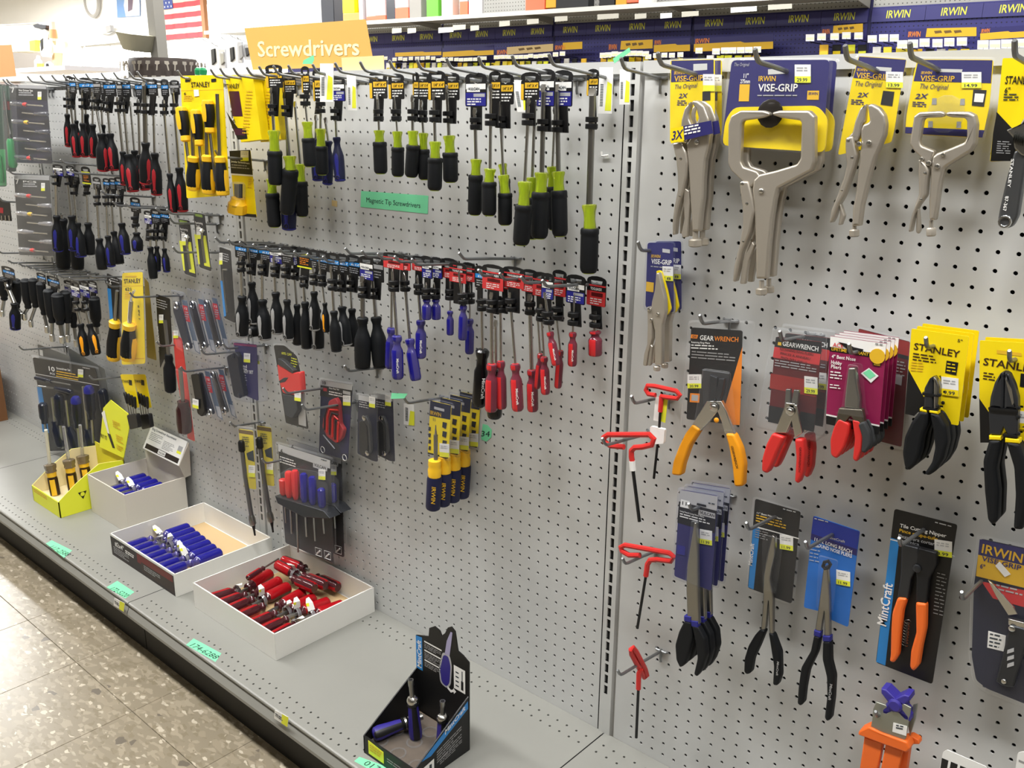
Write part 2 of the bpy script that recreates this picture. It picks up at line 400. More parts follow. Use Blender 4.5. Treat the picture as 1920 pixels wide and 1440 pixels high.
# ---------------------------------------------------------------- peg hooks
def hook(tip, zb, label, L=6.3, X=None, group=None, r=.115, rise=.1, up=.62, dx=0.0):
    p = P(tip[0], tip[1], L+.45) if X is None else Vector((X, 0, 0))
    if X is None: zb = round(p.z-rise*L-up)
    x = p.x; o = (x, -.1, zb)
    t = thing('peg_hook', label, 'hook', o, group)
    b = MB(); z1 = zb+rise*L
    b.tube([(x, -.05, zb), (x, -.6, zb+.02), (x, -L*.5, zb+rise*L*.5), (x, -L+.25, z1-.03), (x+dx*.3, -L, z1+.04), (x+dx, -L-.2, z1+.22), (x+dx*1.6, -L-.42, z1+up-.05), (x+dx*1.7, -L-.47, z1+up)], [r]*7+[r*.75], HOOK, 8)
    b.build('rod', t)
    b = MB(); b.tube([(x-.5, .25, zb+.05), (x-.5, -.02, zb+.03), (x-.4, -.16, zb), (x+.4, -.16, zb), (x+.5, -.02, zb+.03), (x+.5, .25, zb+.05)], .1, HOOK, 6)
    b.tube([(x, -.16, zb), (x, -.16, zb-.75), (x, -.1, zb-.95)], .1, HOOK, 6); b.build('wall_bracket', t)
    return t
def zrod(zb, d, rise=.1): return zb+rise*d

# ---------------------------------------------------------------- screwdrivers on hang cards
def frame(a, b):
    ax = (b-a).normalized(); s = ax.cross(Vector((0, -1, 0))).normalized(); return ax, s
def facing(p, ax, a=0.0):                    # outward direction on a handle that shows from the aisle, turned by a
    v = EYE-p; v = (v-ax*v.dot(ax)).normalized(); s = v.cross(ax).normalized()
    return (v*math.cos(a)+s*math.sin(a)).normalized()
def greek(b, p, wd, rows, m, lh=.09, gap=.08, up=Vector((0, 0, 1)), rt=Vector((1, 0, 0)), seed=0):   # small print too fine to read
    rn = random.Random(seed+rows)
    for k in range(rows):
        q = p - up*(k*(lh+gap)); x = 0
        while x < wd*.95:
            l = min(rn.uniform(.12, .42)*max(1, wd/1.4), wd-x); b.quad([q+rt*x, q+rt*(x+l), q+rt*(x+l)+up*lh, q+rt*x+up*lh], m); x += l+.07
            if k % 3 == 2 and x > wd*.6: break
def hang_card(t, c, d, kind, clips, axis, shaft_top, title=None):
    # c = (x centre, y top, header bottom, stem bottom, header width px)
    xc, yt, ym, yb, wp = c
    A = P(xc, yt, d-.2); M_ = P(xc, ym, d-.2); B = P(xc, yb, d-.2)
    hw = (P(xc+wp/2, yt, d-.2)-P(xc-wp/2, yt, d-.2)).x/2
    y = A.y; x, zt, zm, zb = A.x, A.z, M_.z, B.z
    sw = hw*.5; xs = B.x
    def poly(pts, hole):   # header sheet with the hanging hole cut as a notch ring
        return [Vector((a, y, b_)) for a, b_ in pts]
    b = MB(); body = BLKP
    hz = min(.75, (zt-zm)*.3); hole = .17
    L_, R_ = x-hw, x+hw
    # sheet built round the hole: top arch, two cheeks, lower body
    arch = [(L_, zt-hz*.45)] + [(x+hw*math.cos(a), zt-hz*.45+hz*.45*math.sin(a)) for a in (2.6, 2.1, 1.57, 1.04, .54)] + [(R_, zt-hz*.45), (x+hw*.62, zt-hz*.5), (x-hw*.62, zt-hz*.5)]
    b.prism(poly(arch, 0), (0, .05, 0), body)
    b.prism(poly([(L_, zt-hz*.45), (x-hw*.62, zt-hz*.5), (x-hw*.55, zt-hz*.95), (L_, zt-hz*.95)], 0), (0, .05, 0), body)
    b.prism(poly([(R_, zt-hz*.45), (R_, zt-hz*.95), (x+hw*.55, zt-hz*.95), (x+hw*.62, zt-hz*.5)], 0), (0, .05, 0), body)
    low = rnd([(L_, zt-hz*.95), (x-hw*.2, zt-hz*.95), (x, zt-hz*1.15), (x+hw*.2, zt-hz*.95), (R_, zt-hz*.95), (R_, zm), (L_, zm)], .14)
    b.prism(poly(low, 0), (0, .05, 0), body)
    b.prism([Vector((x-sw, y, zm)), Vector((x+sw, y, zm)), Vector((xs+sw, y, zb)), Vector((xs-sw, y, zb))], (0, .12, 0), body)
    yp = y-.012; Z0 = zt-hz*1.2; H = Z0-zm
    def q(x0, x1, z0, z1, m, e=0): b.quad([Vector((x0, yp-e, z0)), Vector((x1, yp-e, z0)), Vector((x1, yp-e, z1)), Vector((x0, yp-e, z1))], m)
    sd = int(xc)
    if kind == 'yellow':
        q(L_+.02, L_+hw*.32, zm+.03, Z0-H*.1, GOLD); q(x-hw*.55, R_-.05, Z0-H*.34, Z0-H*.02, GOLD)
        b.text(title or '1/4" X 4"', Vector((x-hw*.3, yp-.01, Z0-H*.27)), Vector((R_-.12, yp-.01, Z0-H*.27)), BLKP, h=H*.16)
        greek(b, Vector((x-hw*.5, yp, Z0-H*.52)), hw*1.3, 3, WHITE, H*.07, H*.09, seed=sd)
    elif kind == 'vulcan':
        q(L_+.08, R_-.08, Z0-H*.2, Z0+H*.05, WHITE); q(x-hw*.85, x+hw*.4, Z0-H*.32, Z0-H*.18, WHITE)
        b.text('VULCAN', Vector((x-hw*.7, yp-.01, Z0-H*.25)), Vector((x+hw*.35, yp-.01, Z0-H*.25)), INK, h=H*.14)
        q(L_+.06, R_-.06, zm+.06, Z0-H*.36, INDP); q(x-hw*.2, R_-.15, Z0-H*.55, Z0-H*.4, SILV, .004); greek(b, Vector((L_+.2, yp-.006, Z0-H*.68)), hw*1.3, 3, WHITE, H*.06, H*.06, seed=sd)
    elif kind == 'toolbasix':
        q(L_+.02, R_-.02, zm+.02, zt-hz*.97, REDPR); q(L_+.02, R_-.02, Z0-H*.22, Z0+H*.02, BLKP, .005)
        b.text('TOOLBASIX', Vector((x-hw*.6, yp-.012, Z0-H*.17)), Vector((x+hw*.6, yp-.012, Z0-H*.17)), WHITE, h=H*.14)
        q(x-hw*.5, x+hw*.7, Z0-H*.5, Z0-H*.3, DRED, .005); greek(b, Vector((x-hw*.6, yp-.006, Z0-H*.66)), hw*1.2, 3, WHITE, H*.05, H*.07, seed=sd)
    elif kind == 'blue':
        q(x-hw*.85, R_-.04, Z0-H*.3, Z0, BLUP); b.text(title or '#2 X 4"', Vector((x-hw*.3, yp-.012, Z0-H*.24)), Vector((R_-.12, yp-.012, Z0-H*.24)), WHITE, h=H*.16)
        greek(b, Vector((x-hw*.6, yp, Z0-H*.5)), hw*1.3, 3, SILV, H*.06, H*.1, seed=sd)
    elif kind == 'lemon':
        q(L_+.02, R_-.02, Z0-H*.12, Z0+H*.1, LYEL); q(L_+.02, R_-.02, zm+.03, zm+H*.14, LYEL); greek(b, Vector((x-hw*.6, yp, Z0-H*.3)), hw*1.2, 4, ORG, H*.06, H*.08, seed=sd)
    elif kind == 'grey':
        q(L_+.05, R_-.05, Z0-H*.25, Z0, GRYP); greek(b, Vector((x-hw*.7, yp, Z0-H*.45)), hw*1.3, 3, GRYP, H*.06, H*.1, seed=sd)
    b.build('hang_card', t)
    for cz in clips:
        p = P(axis(cz), cz, d)
        b = MB(); b.lathe(p+Vector((0, 0, .17)), p+Vector((0, 0, -.17)), [(0, .22), (0, .38), (.1, .42), (.9, .42), (1, .38), (1, .22)], BLACK, 12)
        b.box((p.x-.2, p.y, p.z-.15), (p.x+.2, y+.05, p.z+.15), BLACK); b.build('clip', t)
SOFT = [(0, .55), (.015, .66), (.06, .68), (.09, .6), (.14, .52), (.22, .56), (.32, .78), (.42, .97), (.55, 1.0), (.8, .98), (.92, .93), (.97, .86), (1, .66)]
GRIPF = [(0, .62), (.03, .78), (.12, .8), (.3, .66), (.6, .6), (1, .7)]
GRIPB = [(0, .9), (.03, .99), (.12, 1.0), (.15, .94), (.2, .96), (.88, .96), (.95, .9), (1, .74)]
ACR = [(0, .62), (.02, .82), (.08, .86), (.12, .78), (.17, .6), (.24, .62), (.32, .9), (.38, 1.0), (.92, 1.0), (.97, .93), (1, .75)]
def driver(style, tip, ht, hb, hw, d, label, card=None, kind=None, bnd=None, sw=5.0, blade='flat', clips=None, accent=None, group=None, title=None, cat='screwdriver', name='screwdriver', word=None):
    T, A, B = P(*tip, d), P(*ht, d), P(*hb, d)
    k = ppi(A); R = hw/2/k; rs = sw/2/k
    t = thing(name, label, cat, A, group); ax, s = frame(A, B)
    b = MB(); Ls = (A-T).length
    if blade == 'flat':
        b.tube([A+ax*.1, T-(-ax)*0+ax*min(.5, Ls*.3)], rs, STEEL if sw < 9 else DSTEEL, 10)
        q = T+ax*min(.5, Ls*.3); w1, w2 = rs*1.35, rs*1.1
        for f in (-1, 1): pass
        o = Vector((0, -1, 0))
        b.add([T-s*w2-o*.03, T+s*w2-o*.03, T+s*w2+o*.03, T-s*w2+o*.03, q-s*rs*.9-o*rs*.8, q+s*rs*.9-o*rs*.8, q+s*rs*.9+o*rs*.8, q-s*rs*.9+o*rs*.8,
               (T+q)/2-s*w1-o*.08, (T+q)/2+s*w1-o*.08, (T+q)/2+s*w1+o*.08, (T+q)/2-s*w1+o*.08],
              [(0, 1, 2, 3), (0, 8, 9, 1), (1, 9, 10, 2), (2, 10, 11, 3), (3, 11, 8, 0), (8, 4, 5, 9), (9, 5, 6, 10), (10, 6, 7, 11), (11, 7, 4, 8)], STEEL)
    else:
        e = min(.35, Ls*.25)
        b.tube([A+ax*.1, T+ax*e, T+ax*e*.6, T+ax*.06, T], [rs, rs, rs*.8, rs*.35, rs*.2], STEEL, 10)
    b.build('shaft', t)
    if style == 'grip':
        C = P(*bnd, d)
        b = MB(); b.lathe(A, C+ax*.05, [(q, r*R) for q, r in GRIPF], LIME, 12); b.lathe(A+ax*.05, C, [(0, R*.3), (1, R*.42)], LIMED, 8); b.build('lime_ferrule', t)
        b = MB(); b.lathe(C, B, [(q, r*R) for q, r in GRIPB], RUB, 16); b.build('rubber_grip', t)
        b = MB(); b.lathe(B-ax*.05, B+ax*.06, [(0, R*.7), (1, R*.6)], LIMED, 12); b.build('end_cap', t)
    elif style in ('soft', 'softblue', 'softred', 'softgrey', 'softorange'):
        acc = {'soft': None, 'softblue': BLUE, 'softred': RED, 'softgrey': GRYP, 'softorange': AMB}[style]
        body = RUB if style != 'softblue' else NAVY if accent == 'navy' else RUB
        b = MB(); b.lathe(A, B, [(q, r*R) for q, r in SOFT], body, 18); b.build('handle', t)
        if acc:
            b = MB(); L = (B-A).length; an0 = accent if isinstance(accent, (int, float)) else -.35; o = facing(A, ax, an0); sd = ax.cross(o)
            pts = []
            for q, wd, rr in ((.36, .05, .88), (.42, .3, .99), (.55, .34, 1.02), (.7, .24, 1.01), (.82, .18, 1.0), (.88, .32, .99), (.93, .34, .95), (.96, .2, .9)):
                pts.append((q, wd, rr))
            vs = [];
            for q, wd, rr in pts:
                for j in (-1, -.5, 0, .5, 1):
                    an = wd*j; vs.append(A+ax*(q*L)+(o*math.cos(an)+sd*math.sin(an))*(rr*R+.035-.02*abs(j)))
            b.add(vs, [[i*5+j, i*5+j+1, (i+1)*5+j+1, (i+1)*5+j] for i in range(len(pts)-1) for j in range(4)], acc, True)
            c = A+ax*(L*.905)+o*(R*.99+.05)
            b.tube([c+(ax*math.cos(a)+sd*math.sin(a))*R*.24 for a in [k_*math.pi/5 for k_ in range(10)]], R*.07, BLKP, 5, closed=True)
            b.build('grip_inlay', t)
            if style in ('softred', 'softblue', 'softgrey'):
                b = MB(); b.lathe(A+ax*L*.955, B+ax*.03, [(0, R*.96), (.5, R*.93), (1, R*.62)], acc, 16); b.build('butt_cap', t)
        else:
            L = (B-A).length; b = MB(); b.lathe(A+ax*L*.97, B+ax*.03, [(0, R*.93), (.6, R*.88), (1, R*.6)], RUBG, 16); b.build('butt_cap', t)
    elif style in ('blue', 'red'):
        c1, c2 = (ABLUE, ABLUEC) if style == 'blue' else (ARED, AREDC)
        sel = {0, 1, 4, 5, 8, 9} if style == 'blue' else {0, 1, 6, 7}
        b = MB(); b.lathe(A, B, [(q, r*R) for q, r in ACR], c2, 12, pick=lambda j, i: (c1 if j % 12 in sel else c2) if i >= 6 else (c1 if i in (1, 2) and (j % 6) < 2 else c2), phase=.9)
        b.lathe(A+ax*.02, B-ax*.06, [(0, R*.3), (.3, R*.35), (.4, R*.72), (1, R*.72)], c1 if style == 'blue' else c2, 8); b.build('acrylic_handle', t)
        if word:
            L = (B-A).length; b = MB(); o = facing(A, ax); s = o.cross(ax); p0 = A+ax*L*.5+o*(R*1.03)-s*R*.18
            b.text(word, p0, p0+ax*L*.34, WHITE, h=R*.4, up=-s if s.x < 0 else s); b.build('printed_mark', t)
    elif style == 'black':
        b = MB(); b.lathe(A, B, [(0, .7*R), (.03, .95*R), (.1, .9*R), (.16, .72*R), (.3, .74*R), (.38, .98*R), (.9, R), (.97, .92*R), (1, .7*R)], mat('gloss_black', '0d0d0e', .2), 10); b.build('handle', t)
        if word:
            L = (B-A).length; b = MB(); o = facing(A, ax, .2); p0 = A+ax*L*.46+o*(R*1.02)
            b.text(word, p0, p0+ax*L*.36, WHITE, h=R*.42, up=ax.cross(o)*-1); b.build('printed_mark', t)
    elif style == 'nut':
        # hung handle up; shaft and socket below the handle: ht/hb are handle top/bottom, tip is the socket end
        pass
    if card:
        if clips is None: clips = (card[3]-19, card[3]-6)
        def axis(y):
            f = (y-tip[1])/max(1e-6, (ht[1]-tip[1])); return tip[0]+(ht[0]-tip[0])*f
        hang_card(t, card, d, kind, clips, axis, T, title)
    return t
def price(t, x, y, w, h, d, split=.35, code='', m1=WHITE, m2=LYEL, tilt=0, name='price_sticker', th=.02):
    # white price label with a yellow foot (x, y = top left corner in the photograph)
    b = MB(); c = [P(x, y, d), P(x+w, y+tilt, d), P(x+w, y+h+tilt, d), P(x, y+h, d)]
    f = [c[0]+(c[3]-c[0])*(1-split), c[1]+(c[2]-c[1])*(1-split)]
    e = OUT*.006
    b.prism(c, IN*th, m1); b.quad([f[0]+e, f[1]+e, c[2]+e, c[3]+e], m2)
    up = (c[0]-c[3]).normalized(); rt = (c[1]-c[0]); W_ = rt.length; H_ = (c[0]-c[3]).length; rt.normalize()
    greek(b, c[0]-up*H_*.22+rt*W_*.12+e*1.5, W_*.7, 2, SILV, H_*.07, H_*.07, up, rt, int(x))
    if code: b.text(code, c[3]+up*H_*split*.2+rt*W_*.15+e*2, c[3]+up*H_*split*.2+rt*W_*.8+e*2, INK, h=H_*split*.55, up=up)
    return b.build(name, t)
def tagcard(x, y, w, h, d, label, lean=0):      # long bin tag: barcode side white, yellow triangle
    t = thing('shelf_tag', label, 'price tag', P(x, y, d))
    c = [P(x, y, d), P(x+w, y, d), P(x+w+lean, y+h, d), P(x+lean, y+h, d)]; b = MB(); b.prism(c, IN*.03, WHITE)
    e = OUT*.008
    def m(u, v): return c[0]+(c[1]-c[0])*u+(c[3]-c[0])*v+e
    b.quad([m(.62, .3), m(.95, .36), m(.95, .93), m(.5, .93)], LYEL)
    for k in range(14):
        v = .36+k*.035; b.quad([m(.12, v), m(.34, v), m(.34, v+.018), m(.12, v+.018)], INK)
    b.build('tag_sheet', t); return t

# ------------------------------------------------ top row of the near bay: lime and black screwdrivers
TOPX = [(628, 115), (675, 111), (730, 112), (781, 110), (837, 107), (897, 107), (960, 107), (1029, 104)]
for i, tp in enumerate(TOPX):
    hook(tp, 7.0, 'grey top-row peg hook over the lime screwdrivers, %s from the big single one' % ORD[len(TOPX)-1-i] if i < 7 else 'grey peg hook on the top row holding the big single lime screwdriver', L=6.5)
G = 'lime and black screwdrivers on the top row'
LD = 'lime and black cushion-grip screwdriver, %s from the upright on the top row'
rows = [  # tip, ferrule top, grip top, butt, width, depth, card, kind, shaft px, blade
 ((1111, 165), (1105, 383), (1106, 428), (1104, 511), 36, 2.55, (1112, 129, 180, 243, 22), 'yellow', 12, 'flat', None),
 ((1044, 158), (1047, 321), (1048, 357), (1050, 442), 32, 2.1, (1055, 131, 200, 249, 38), 'vulcan', 9, 'flat', None),
 ((1040, 200), (1036, 312), (1036, 350), (1040, 430), 28, 1.3, None, None, 5, 'flat', None),
 ((1020, 158), (1016, 323), (1014, 360), (1011, 446), 35, 3.7, (1024, 129, 200, 247, 34), 'vulcan', 9, 'flat', None),
 ((1003, 190), (998, 332), (998, 370), (997, 447), 28, 2.9, None, None, 6, 'flat', None),
 ((992, 184), (984, 340), (982, 384), (977, 458), 34, 5.3, (994, 135, 188, 236, 34), 'yellow', 6, 'flat', None),
 ((940, 178), (942, 307), (946, 335), (948, 400), 22, 2.6, None, None, 5, 'flat', None),
 ((936, 176), (944, 328), (947, 362), (947, 421), 28, 4.3, (948, 138, 196, 241, 30), 'yellow', 5, 'flat', None),
 ((921, 157), (919, 316), (917, 341), (917, 403), 29, 5.4, (928, 133, 190, 237, 22), 'yellow', 6, 'flat', None),
 ((891, 202), (893, 298), (892, 328), (890, 402), 28, 4.2, (892, 136, 200, 244, 40), 'vulcan', 7, 'flat', None),
 ((838, 160), (842, 254), (844, 286), (845, 341), 30, 3.7, (847, 136, 188, 232, 27), 'yellow', 7, 'flat', None),
 ((814, 174), (816, 265), (816, 296), (815, 356), 29, 5.2, (818, 132, 188, 230, 32), 'yellow', 6, 'flat', None),
 ((790, 188), (794, 249), (794, 280), (796, 336), 24, 3.9, (792, 136, 186, 230, 26), 'yellow', 5, 'flat', None),
 ((774, 178), (774, 245), (775, 272), (771, 331), 27, 4.7, (779, 135, 186, 228, 12), 'yellow', 6, 'flat', None),
 ((740, 177), (745, 246), (746, 276), (746, 330), 25, 3.6, (742, 138, 186, 228, 29), 'yellow', 4, 'phillips', None),
 ((708, 174), (711, 244), (712, 266), (714, 325), 27, 2.9, (708, 134, 185, 228, 33), 'yellow', 5, 'flat', None)]
for i, (tp, a, m_, bb, hw, d, cd, kd, sw, bl, cl) in enumerate(rows):
    driver('grip', tp, a, bb, hw, d, LD % ORD[i], cd, kd, bnd=m_, sw=sw, blade=bl, group=None)
rows = [((601, 190), (601, 241), (602, 274), (604, 327), 26, 3.6, (594, 129, 190, 214, 18), 'yellow', 5),
 ((571, 178), (576, 228), (578, 259), (582, 312), 26, 5.6, (571, 124, 174, 200, 15), 'yellow', 4),
 ((553, 190), (563, 307), (565, 340), (567, 405), 24, 2.4, None, None, 5),
 ((534, 173), (543, 292), (545, 318), (538, 400), 31, 4.4, (540, 136, 176, 220, 26), 'yellow', 6),
 ((509, 164), (513.6, 244), (515, 283), (517, 346), 29, 5.2, (512, 121, 165, 218, 31), 'yellow', 6),
 ((505, 300), (510, 335), (510.5, 362), (515, 425), 27, 4.2, None, None, 5)]
for i, (tp, a, m_, bb, hw, d, cd, kd, sw) in enumerate(rows):
    driver('grip', tp, a, bb, hw, d, 'lime and black screwdriver beside the yellow boxes, %s in from the bare pegboard' % ORD[i], cd, kd, bnd=m_, sw=sw)
for i, (tp, a, bb, hw, d, cd) in enumerate((((628, 200), (631, 257), (638, 340), 22, 3.0, (632, 143, 190, 227, 27)), ((611, 220), (616, 264), (614, 346), 21, 2.6, None), ((592, 215), (592, 260), (596, 339), 22, 2.2, None), ((538, 250), (540, 340), (542, 431), 29, 3.2, None))):
    driver('softblue', tp, a, bb, hw, d, 'black screwdriver with blue butt beside the lime ones, %s in from the bare pegboard' % ORD[i], cd, 'vulcan', sw=5, accent='navy')
for i, tp in enumerate(((485, 117), (512, 115), (540, 117), (586, 120))):
    hook(tp, 7.0, 'grey peg hook tip in front of the orange sign, %s from the yellow boxes' % ORD[i], L=6.3)
hook((1164, 116), 6.95, 'short grey peg hook with green tape on the slotted upright', L=4.2)
tagcard(600, 119, 25, 72, 5.6, 'white and yellow barcode tag on the hook under the sign')
tagcard(650, 140, 17, 67, 4.6, 'narrow white and yellow barcode tag hanging by the bare pegboard', 2)
tagcard(1124, 126, 26, 87, 1.0, 'white and yellow barcode tag behind the big single lime screwdriver', -3)
tagcard(1162, 130, 20, 66, 1.4, 'white and yellow barcode tag over the slotted upright', -1)
tagcard(960, 150, 26, 60, .9, 'tilted white and yellow barcode tag between two lime screwdrivers', 10)
# ------------------------------------------------ middle row of the near bay
MID = [(403, 437), (427, 440), (449, 445), (474, 449), (498, 453), (524, 456), (551, 461), (576, 467), (605, 473)]
for i, tp in enumerate(MID):
    hook(tp, -8.0, 'grey middle-row peg hook over the black screwdrivers, %s from the blue handled ones' % ORD[len(MID)-1-i], L=5.8, up=.5)
MID2 = [(647, 456), (678, 460), (708, 467), (740, 472), (772, 478), (861, 486), (897, 498), (937, 504), (977, 509), (1017, 518)]
for i, tp in enumerate(MID2):
    hook(tp, -7.0, ('grey middle-row peg hook over the clear handled screwdrivers, %s from the slotted upright' % ORD[len(MID2)-1-i]) if i > 1 else ('grey bare-tipped middle-row peg hook above the big black handles, %s one' % ('outer', 'inner')[i]), L=5.8, up=.5)
BS = 'black handled screwdriver on the middle row, %s from the blue handled ones'
rows = [  # tip, top, butt, width, depth, card, kind, shaft, style, accent
 ((698, 512), (705, 594), (714, 690), 31, 3.4, (706, 478, 528, 562, 24), 'grey', 8, 'soft'),
 ((680, 518), (680, 595), (680, 691), 32, 4.6, (686, 480, 525, 560, 26), 'vulcan', 9, 'soft'),
 ((656, 510), (660, 579), (662, 648), 22, 3.2, (662, 478, 516, 548, 26), 'blue', 5, 'soft'),
 ((636, 505), (641, 575), (650, 648), 24, 4.2, (641, 476, 514, 548, 24), 'blue', 5, 'softgrey'),
 ((621, 498), (626, 583), (631, 659), 22, 5.3, (624, 474, 512, 546, 22), 'blue', 6, 'soft'),
 ((599, 487), (609, 568), (612, 623), 14, 4.8, (603, 470, 508, 538, 22), 'blue', 4, 'softorange'),
 ((594, 560), (594, 580), (597, 655), 24, 3.3, None, None, 5, 'softgrey'),
 ((588, 500), (589, 547), (590, 619), 21, 4.2, (589, 468, 504, 536, 18), 'blue', 5, 'softgrey'),
 ((569, 517), (572, 566), (575, 653), 22, 3.8, (569, 464, 503, 540, 28), 'lemon', 6, 'soft'),
 ((552, 505), (557, 571), (558, 646), 19, 3.0, (553, 462, 498, 526, 20), 'vulcan', 5, 'soft'),
 ((534, 495), (538, 562), (541, 637), 21, 4.1, (537, 462, 496, 523, 22), 'grey', 5, 'softgrey'),
 ((514, 480), (517, 548), (520, 626), 23, 4.0, (516, 460, 494, 521, 24), 'vulcan', 6, 'softgrey'),
 ((491, 484), (492, 562), (497, 637), 26, 3.9, (495, 458, 490, 518, 24), 'blue', 6, 'softgrey'),
 ((474, 600), (474, 605), (478, 631), 24, 3.0, None, None, 5, 'softgrey'),
 ((466, 462), (472, 529), (476, 607), 22, 3.8, (472, 456, 486, 516, 22), 'blue', 6, 'softgrey'),
 ((452, 480), (454, 555), (454, 631), 25, 4.9, (450, 452, 484, 512, 22), 'blue', 6, 'softgrey')]
for i, (tp, a, bb, hw, d, cd, kd, sw, st) in enumerate(rows):
    driver(st, tp, a, bb, hw, d, BS % ORD[i], cd, kd, sw=sw, accent=-.7)
KB = 'clear blue handled screwdriver on the middle row, %s from the clear red ones'
rows = [((881, 530), (881, 598), (880, 663), 17, 1.6, (878, 492, 528, 569, 24), 'toolbasix', 4, None),
 ((861, 506), (869, 572), (867, 637), 17, 3.0, (858, 492, 530, 570, 32), 'toolbasix', 5, None),
 ((844, 520), (844, 583), (844, 628), 14, 2.4, (842, 484, 522, 562, 28), 'toolbasix', 3, None),
 ((814, 529), (817, 561), (818, 599), 18, 2.6, (818, 482, 522, 560, 22), 'vulcan', 6, None),
 ((799, 529), (800, 561), (800, 599), 18, 3.6, (800, 480, 522, 560, 20), 'vulcan', 6, None),
 ((783, 515), (789, 600), (789, 671), 21, 3.2, (784, 480, 508, 552, 24), 'toolbasix', 6, 'MintCraft'),
 ((757, 510), (768, 635), (780, 713), 22, 3.7, (756, 478, 506, 546, 26), 'toolbasix', 6, None),
 ((735, 540), (734, 615), (731, 690), 20, 4.0, None, None, 5, None),
 ((736, 503), (744, 629), (746, 710), 23, 5.0, (737, 474, 504, 546, 38), 'toolbasix', 6, 'MintCraft')]
for i, (tp, a, bb, hw, d, cd, kd, sw, wd) in enumerate(rows):
    driver('blue', tp, a, bb, hw, d, KB % ORD[i], cd, kd, sw=sw, blade='phillips', word=wd, clips=(cd[3]-16, cd[3]-4) if cd else None)
KR = 'clear red handled screwdriver on the middle row, %s from the slotted upright'
rows = [((1115, 583), (1116, 620), (1116, 667), 27, 1.3, (1119, 518, 574, 616, 36), 'toolbasix', 8, 'flat', None),
 ((1077, 550), (1074, 623), (1073, 686), 18, 2.6, (1080, 515, 570, 612, 36), 'vulcan', 4, 'phillips', 'MintCraft'),
 ((1044, 580), (1051, 657), (1046, 727), 15, 2.0, (1049, 506, 556, 602, 26), 'toolbasix', 4, 'flat', None),
 ((1021, 548), (1031, 622), (1043, 685), 17, 4.4, (1027, 512, 562, 610, 24), 'vulcan', 5, 'flat', 'MintCraft'),
 ((1014, 570), (1020, 669), (1023, 739), 18, 3.8, (1014, 510, 556, 604, 30), 'toolbasix', 4, 'flat', 'MintCraft'),
 ((1010, 590), (1013, 663), (1007, 728), 13, 3.4, None, None, 4, 'flat', None),
 ((993, 551), (997, 693), (999, 771), 22, 3.0, (993, 505, 548, 592, 30), 'toolbasix', 8, 'flat', 'MintCraft'),
 ((956, 548), (966, 682), (971, 770), 23, 4.6, (963, 500, 540, 586, 40), 'toolbasix', 5, 'flat', 'MintCraft'),
 ((938, 555), (939, 677), (941, 766), 20, 4.3, (946, 502, 542, 588, 18), 'toolbasix', 5, 'flat', None),
 ((922, 548), (922, 682), (921, 771), 25, 4.9, (924, 496, 544, 588, 40), 'toolbasix', 7, 'flat', None)]
for i, (tp, a, bb, hw, d, cd, kd, sw, bl, wd) in enumerate(rows):
    driver('red', tp, a, bb, hw, d, KR % ORD[i], cd, kd, sw=sw, blade=bl, word=wd, clips=(cd[3]-22, cd[3]-7) if cd else None)
driver('black', (904, 560), (905, 655), (898, 762), 28, 3.2, 'glossy black handled screwdriver with white lettering between blue and red handles', (899, 498, 540, 584, 18), 'blue', sw=6, word='MintCraft')
driver('black', (930, 600), (930, 690), (927, 784), 29, 3.2, 'glossy black screwdriver mostly hidden behind the clear red handles', None, None, sw=6)

# ------------------------------------------------ far bay, top row: red inlaid screwdrivers
for i, tp in enumerate(((51, 140), (75, 140), (97, 141), (118, 138), (137, 137), (160, 134), (190, 140), (213, 137), (242, 139), (257, 135))):
    hook(tp, 7.0, 'grey far-bay top-row peg hook over red inlaid screwdrivers, %s from the yellow card' % ORD[9-i], L=6.3)
RS = 'black screwdriver with red inlay on the far top row, %s from the yellow card'
rows = [((324, 165), (336, 314), (343, 397), 22, 3.8, (326, 150, 178, 216, 17), 'grey', 6),
 ((306, 187), (318, 325), (325, 401), 17, 4.6, (307, 148, 181, 217, 14), 'blue', 5),
 ((287, 180), (290, 287), (294, 366), 22, 2.6, (284, 149, 180, 216, 16), 'blue', 5),
 ((271, 151), (273, 267), (273, 345), 23, 5.4, (283, 147, 180, 216, 20), 'blue', 9),
 ((258, 186), (262, 290), (273, 357), 20, 3.0, (258, 148, 182, 215, 14), 'blue', 5),
 ((244, 190), (252, 282), (258, 352), 19, 2.6, None, None, 4),
 ((230, 182), (240, 289), (250, 360), 24, 4.4, (234, 146, 182, 213, 17), 'blue', 5),
 ((220, 182), (230, 284), (234, 347), 17, 4.8, (222, 148, 182, 213, 10), 'grey', 5),
 ((200, 182), (206, 250), (214, 320), 21, 4.6, (203, 147, 181, 212, 24), 'blue', 5),
 ((190, 186), (192, 234), (194, 300), 17, 3.4, (190, 148, 178, 210, 12), 'grey', 4),
 ((178, 182), (190, 250), (194, 321), 23, 5.4, (180, 146, 178, 208, 14), 'grey', 5),
 ((173, 172), (174, 233), (175, 295), 17, 4.8, (172, 146, 178, 208, 12), 'blue', 4),
 ((160, 176), (161, 214), (163, 280), 17, 3.0, (162, 148, 176, 206, 15), 'blue', 4),
 ((154, 165), (155, 231), (159, 294), 18, 4.6, (156, 145, 178, 206, 22), 'blue', 5),
 ((139, 176), (142, 226), (146, 285), 15, 3.4, None, None, 4),
 ((129, 166), (137, 232), (144, 295), 17, 5.2, (134, 144, 176, 206, 12), 'blue', 5),
 ((125, 170), (126, 214), (129, 275), 15, 4.0, (128, 142, 172, 205, 14), 'blue', 4)]
for i, (tp, a, bb, hw, d, cd, kd, sw) in enumerate(rows):
    driver('softred', tp, a, bb, hw, d, RS % ORD[i], cd, kd, sw=sw, accent=.5 if i in (3, 5, 10, 14) else -.35)

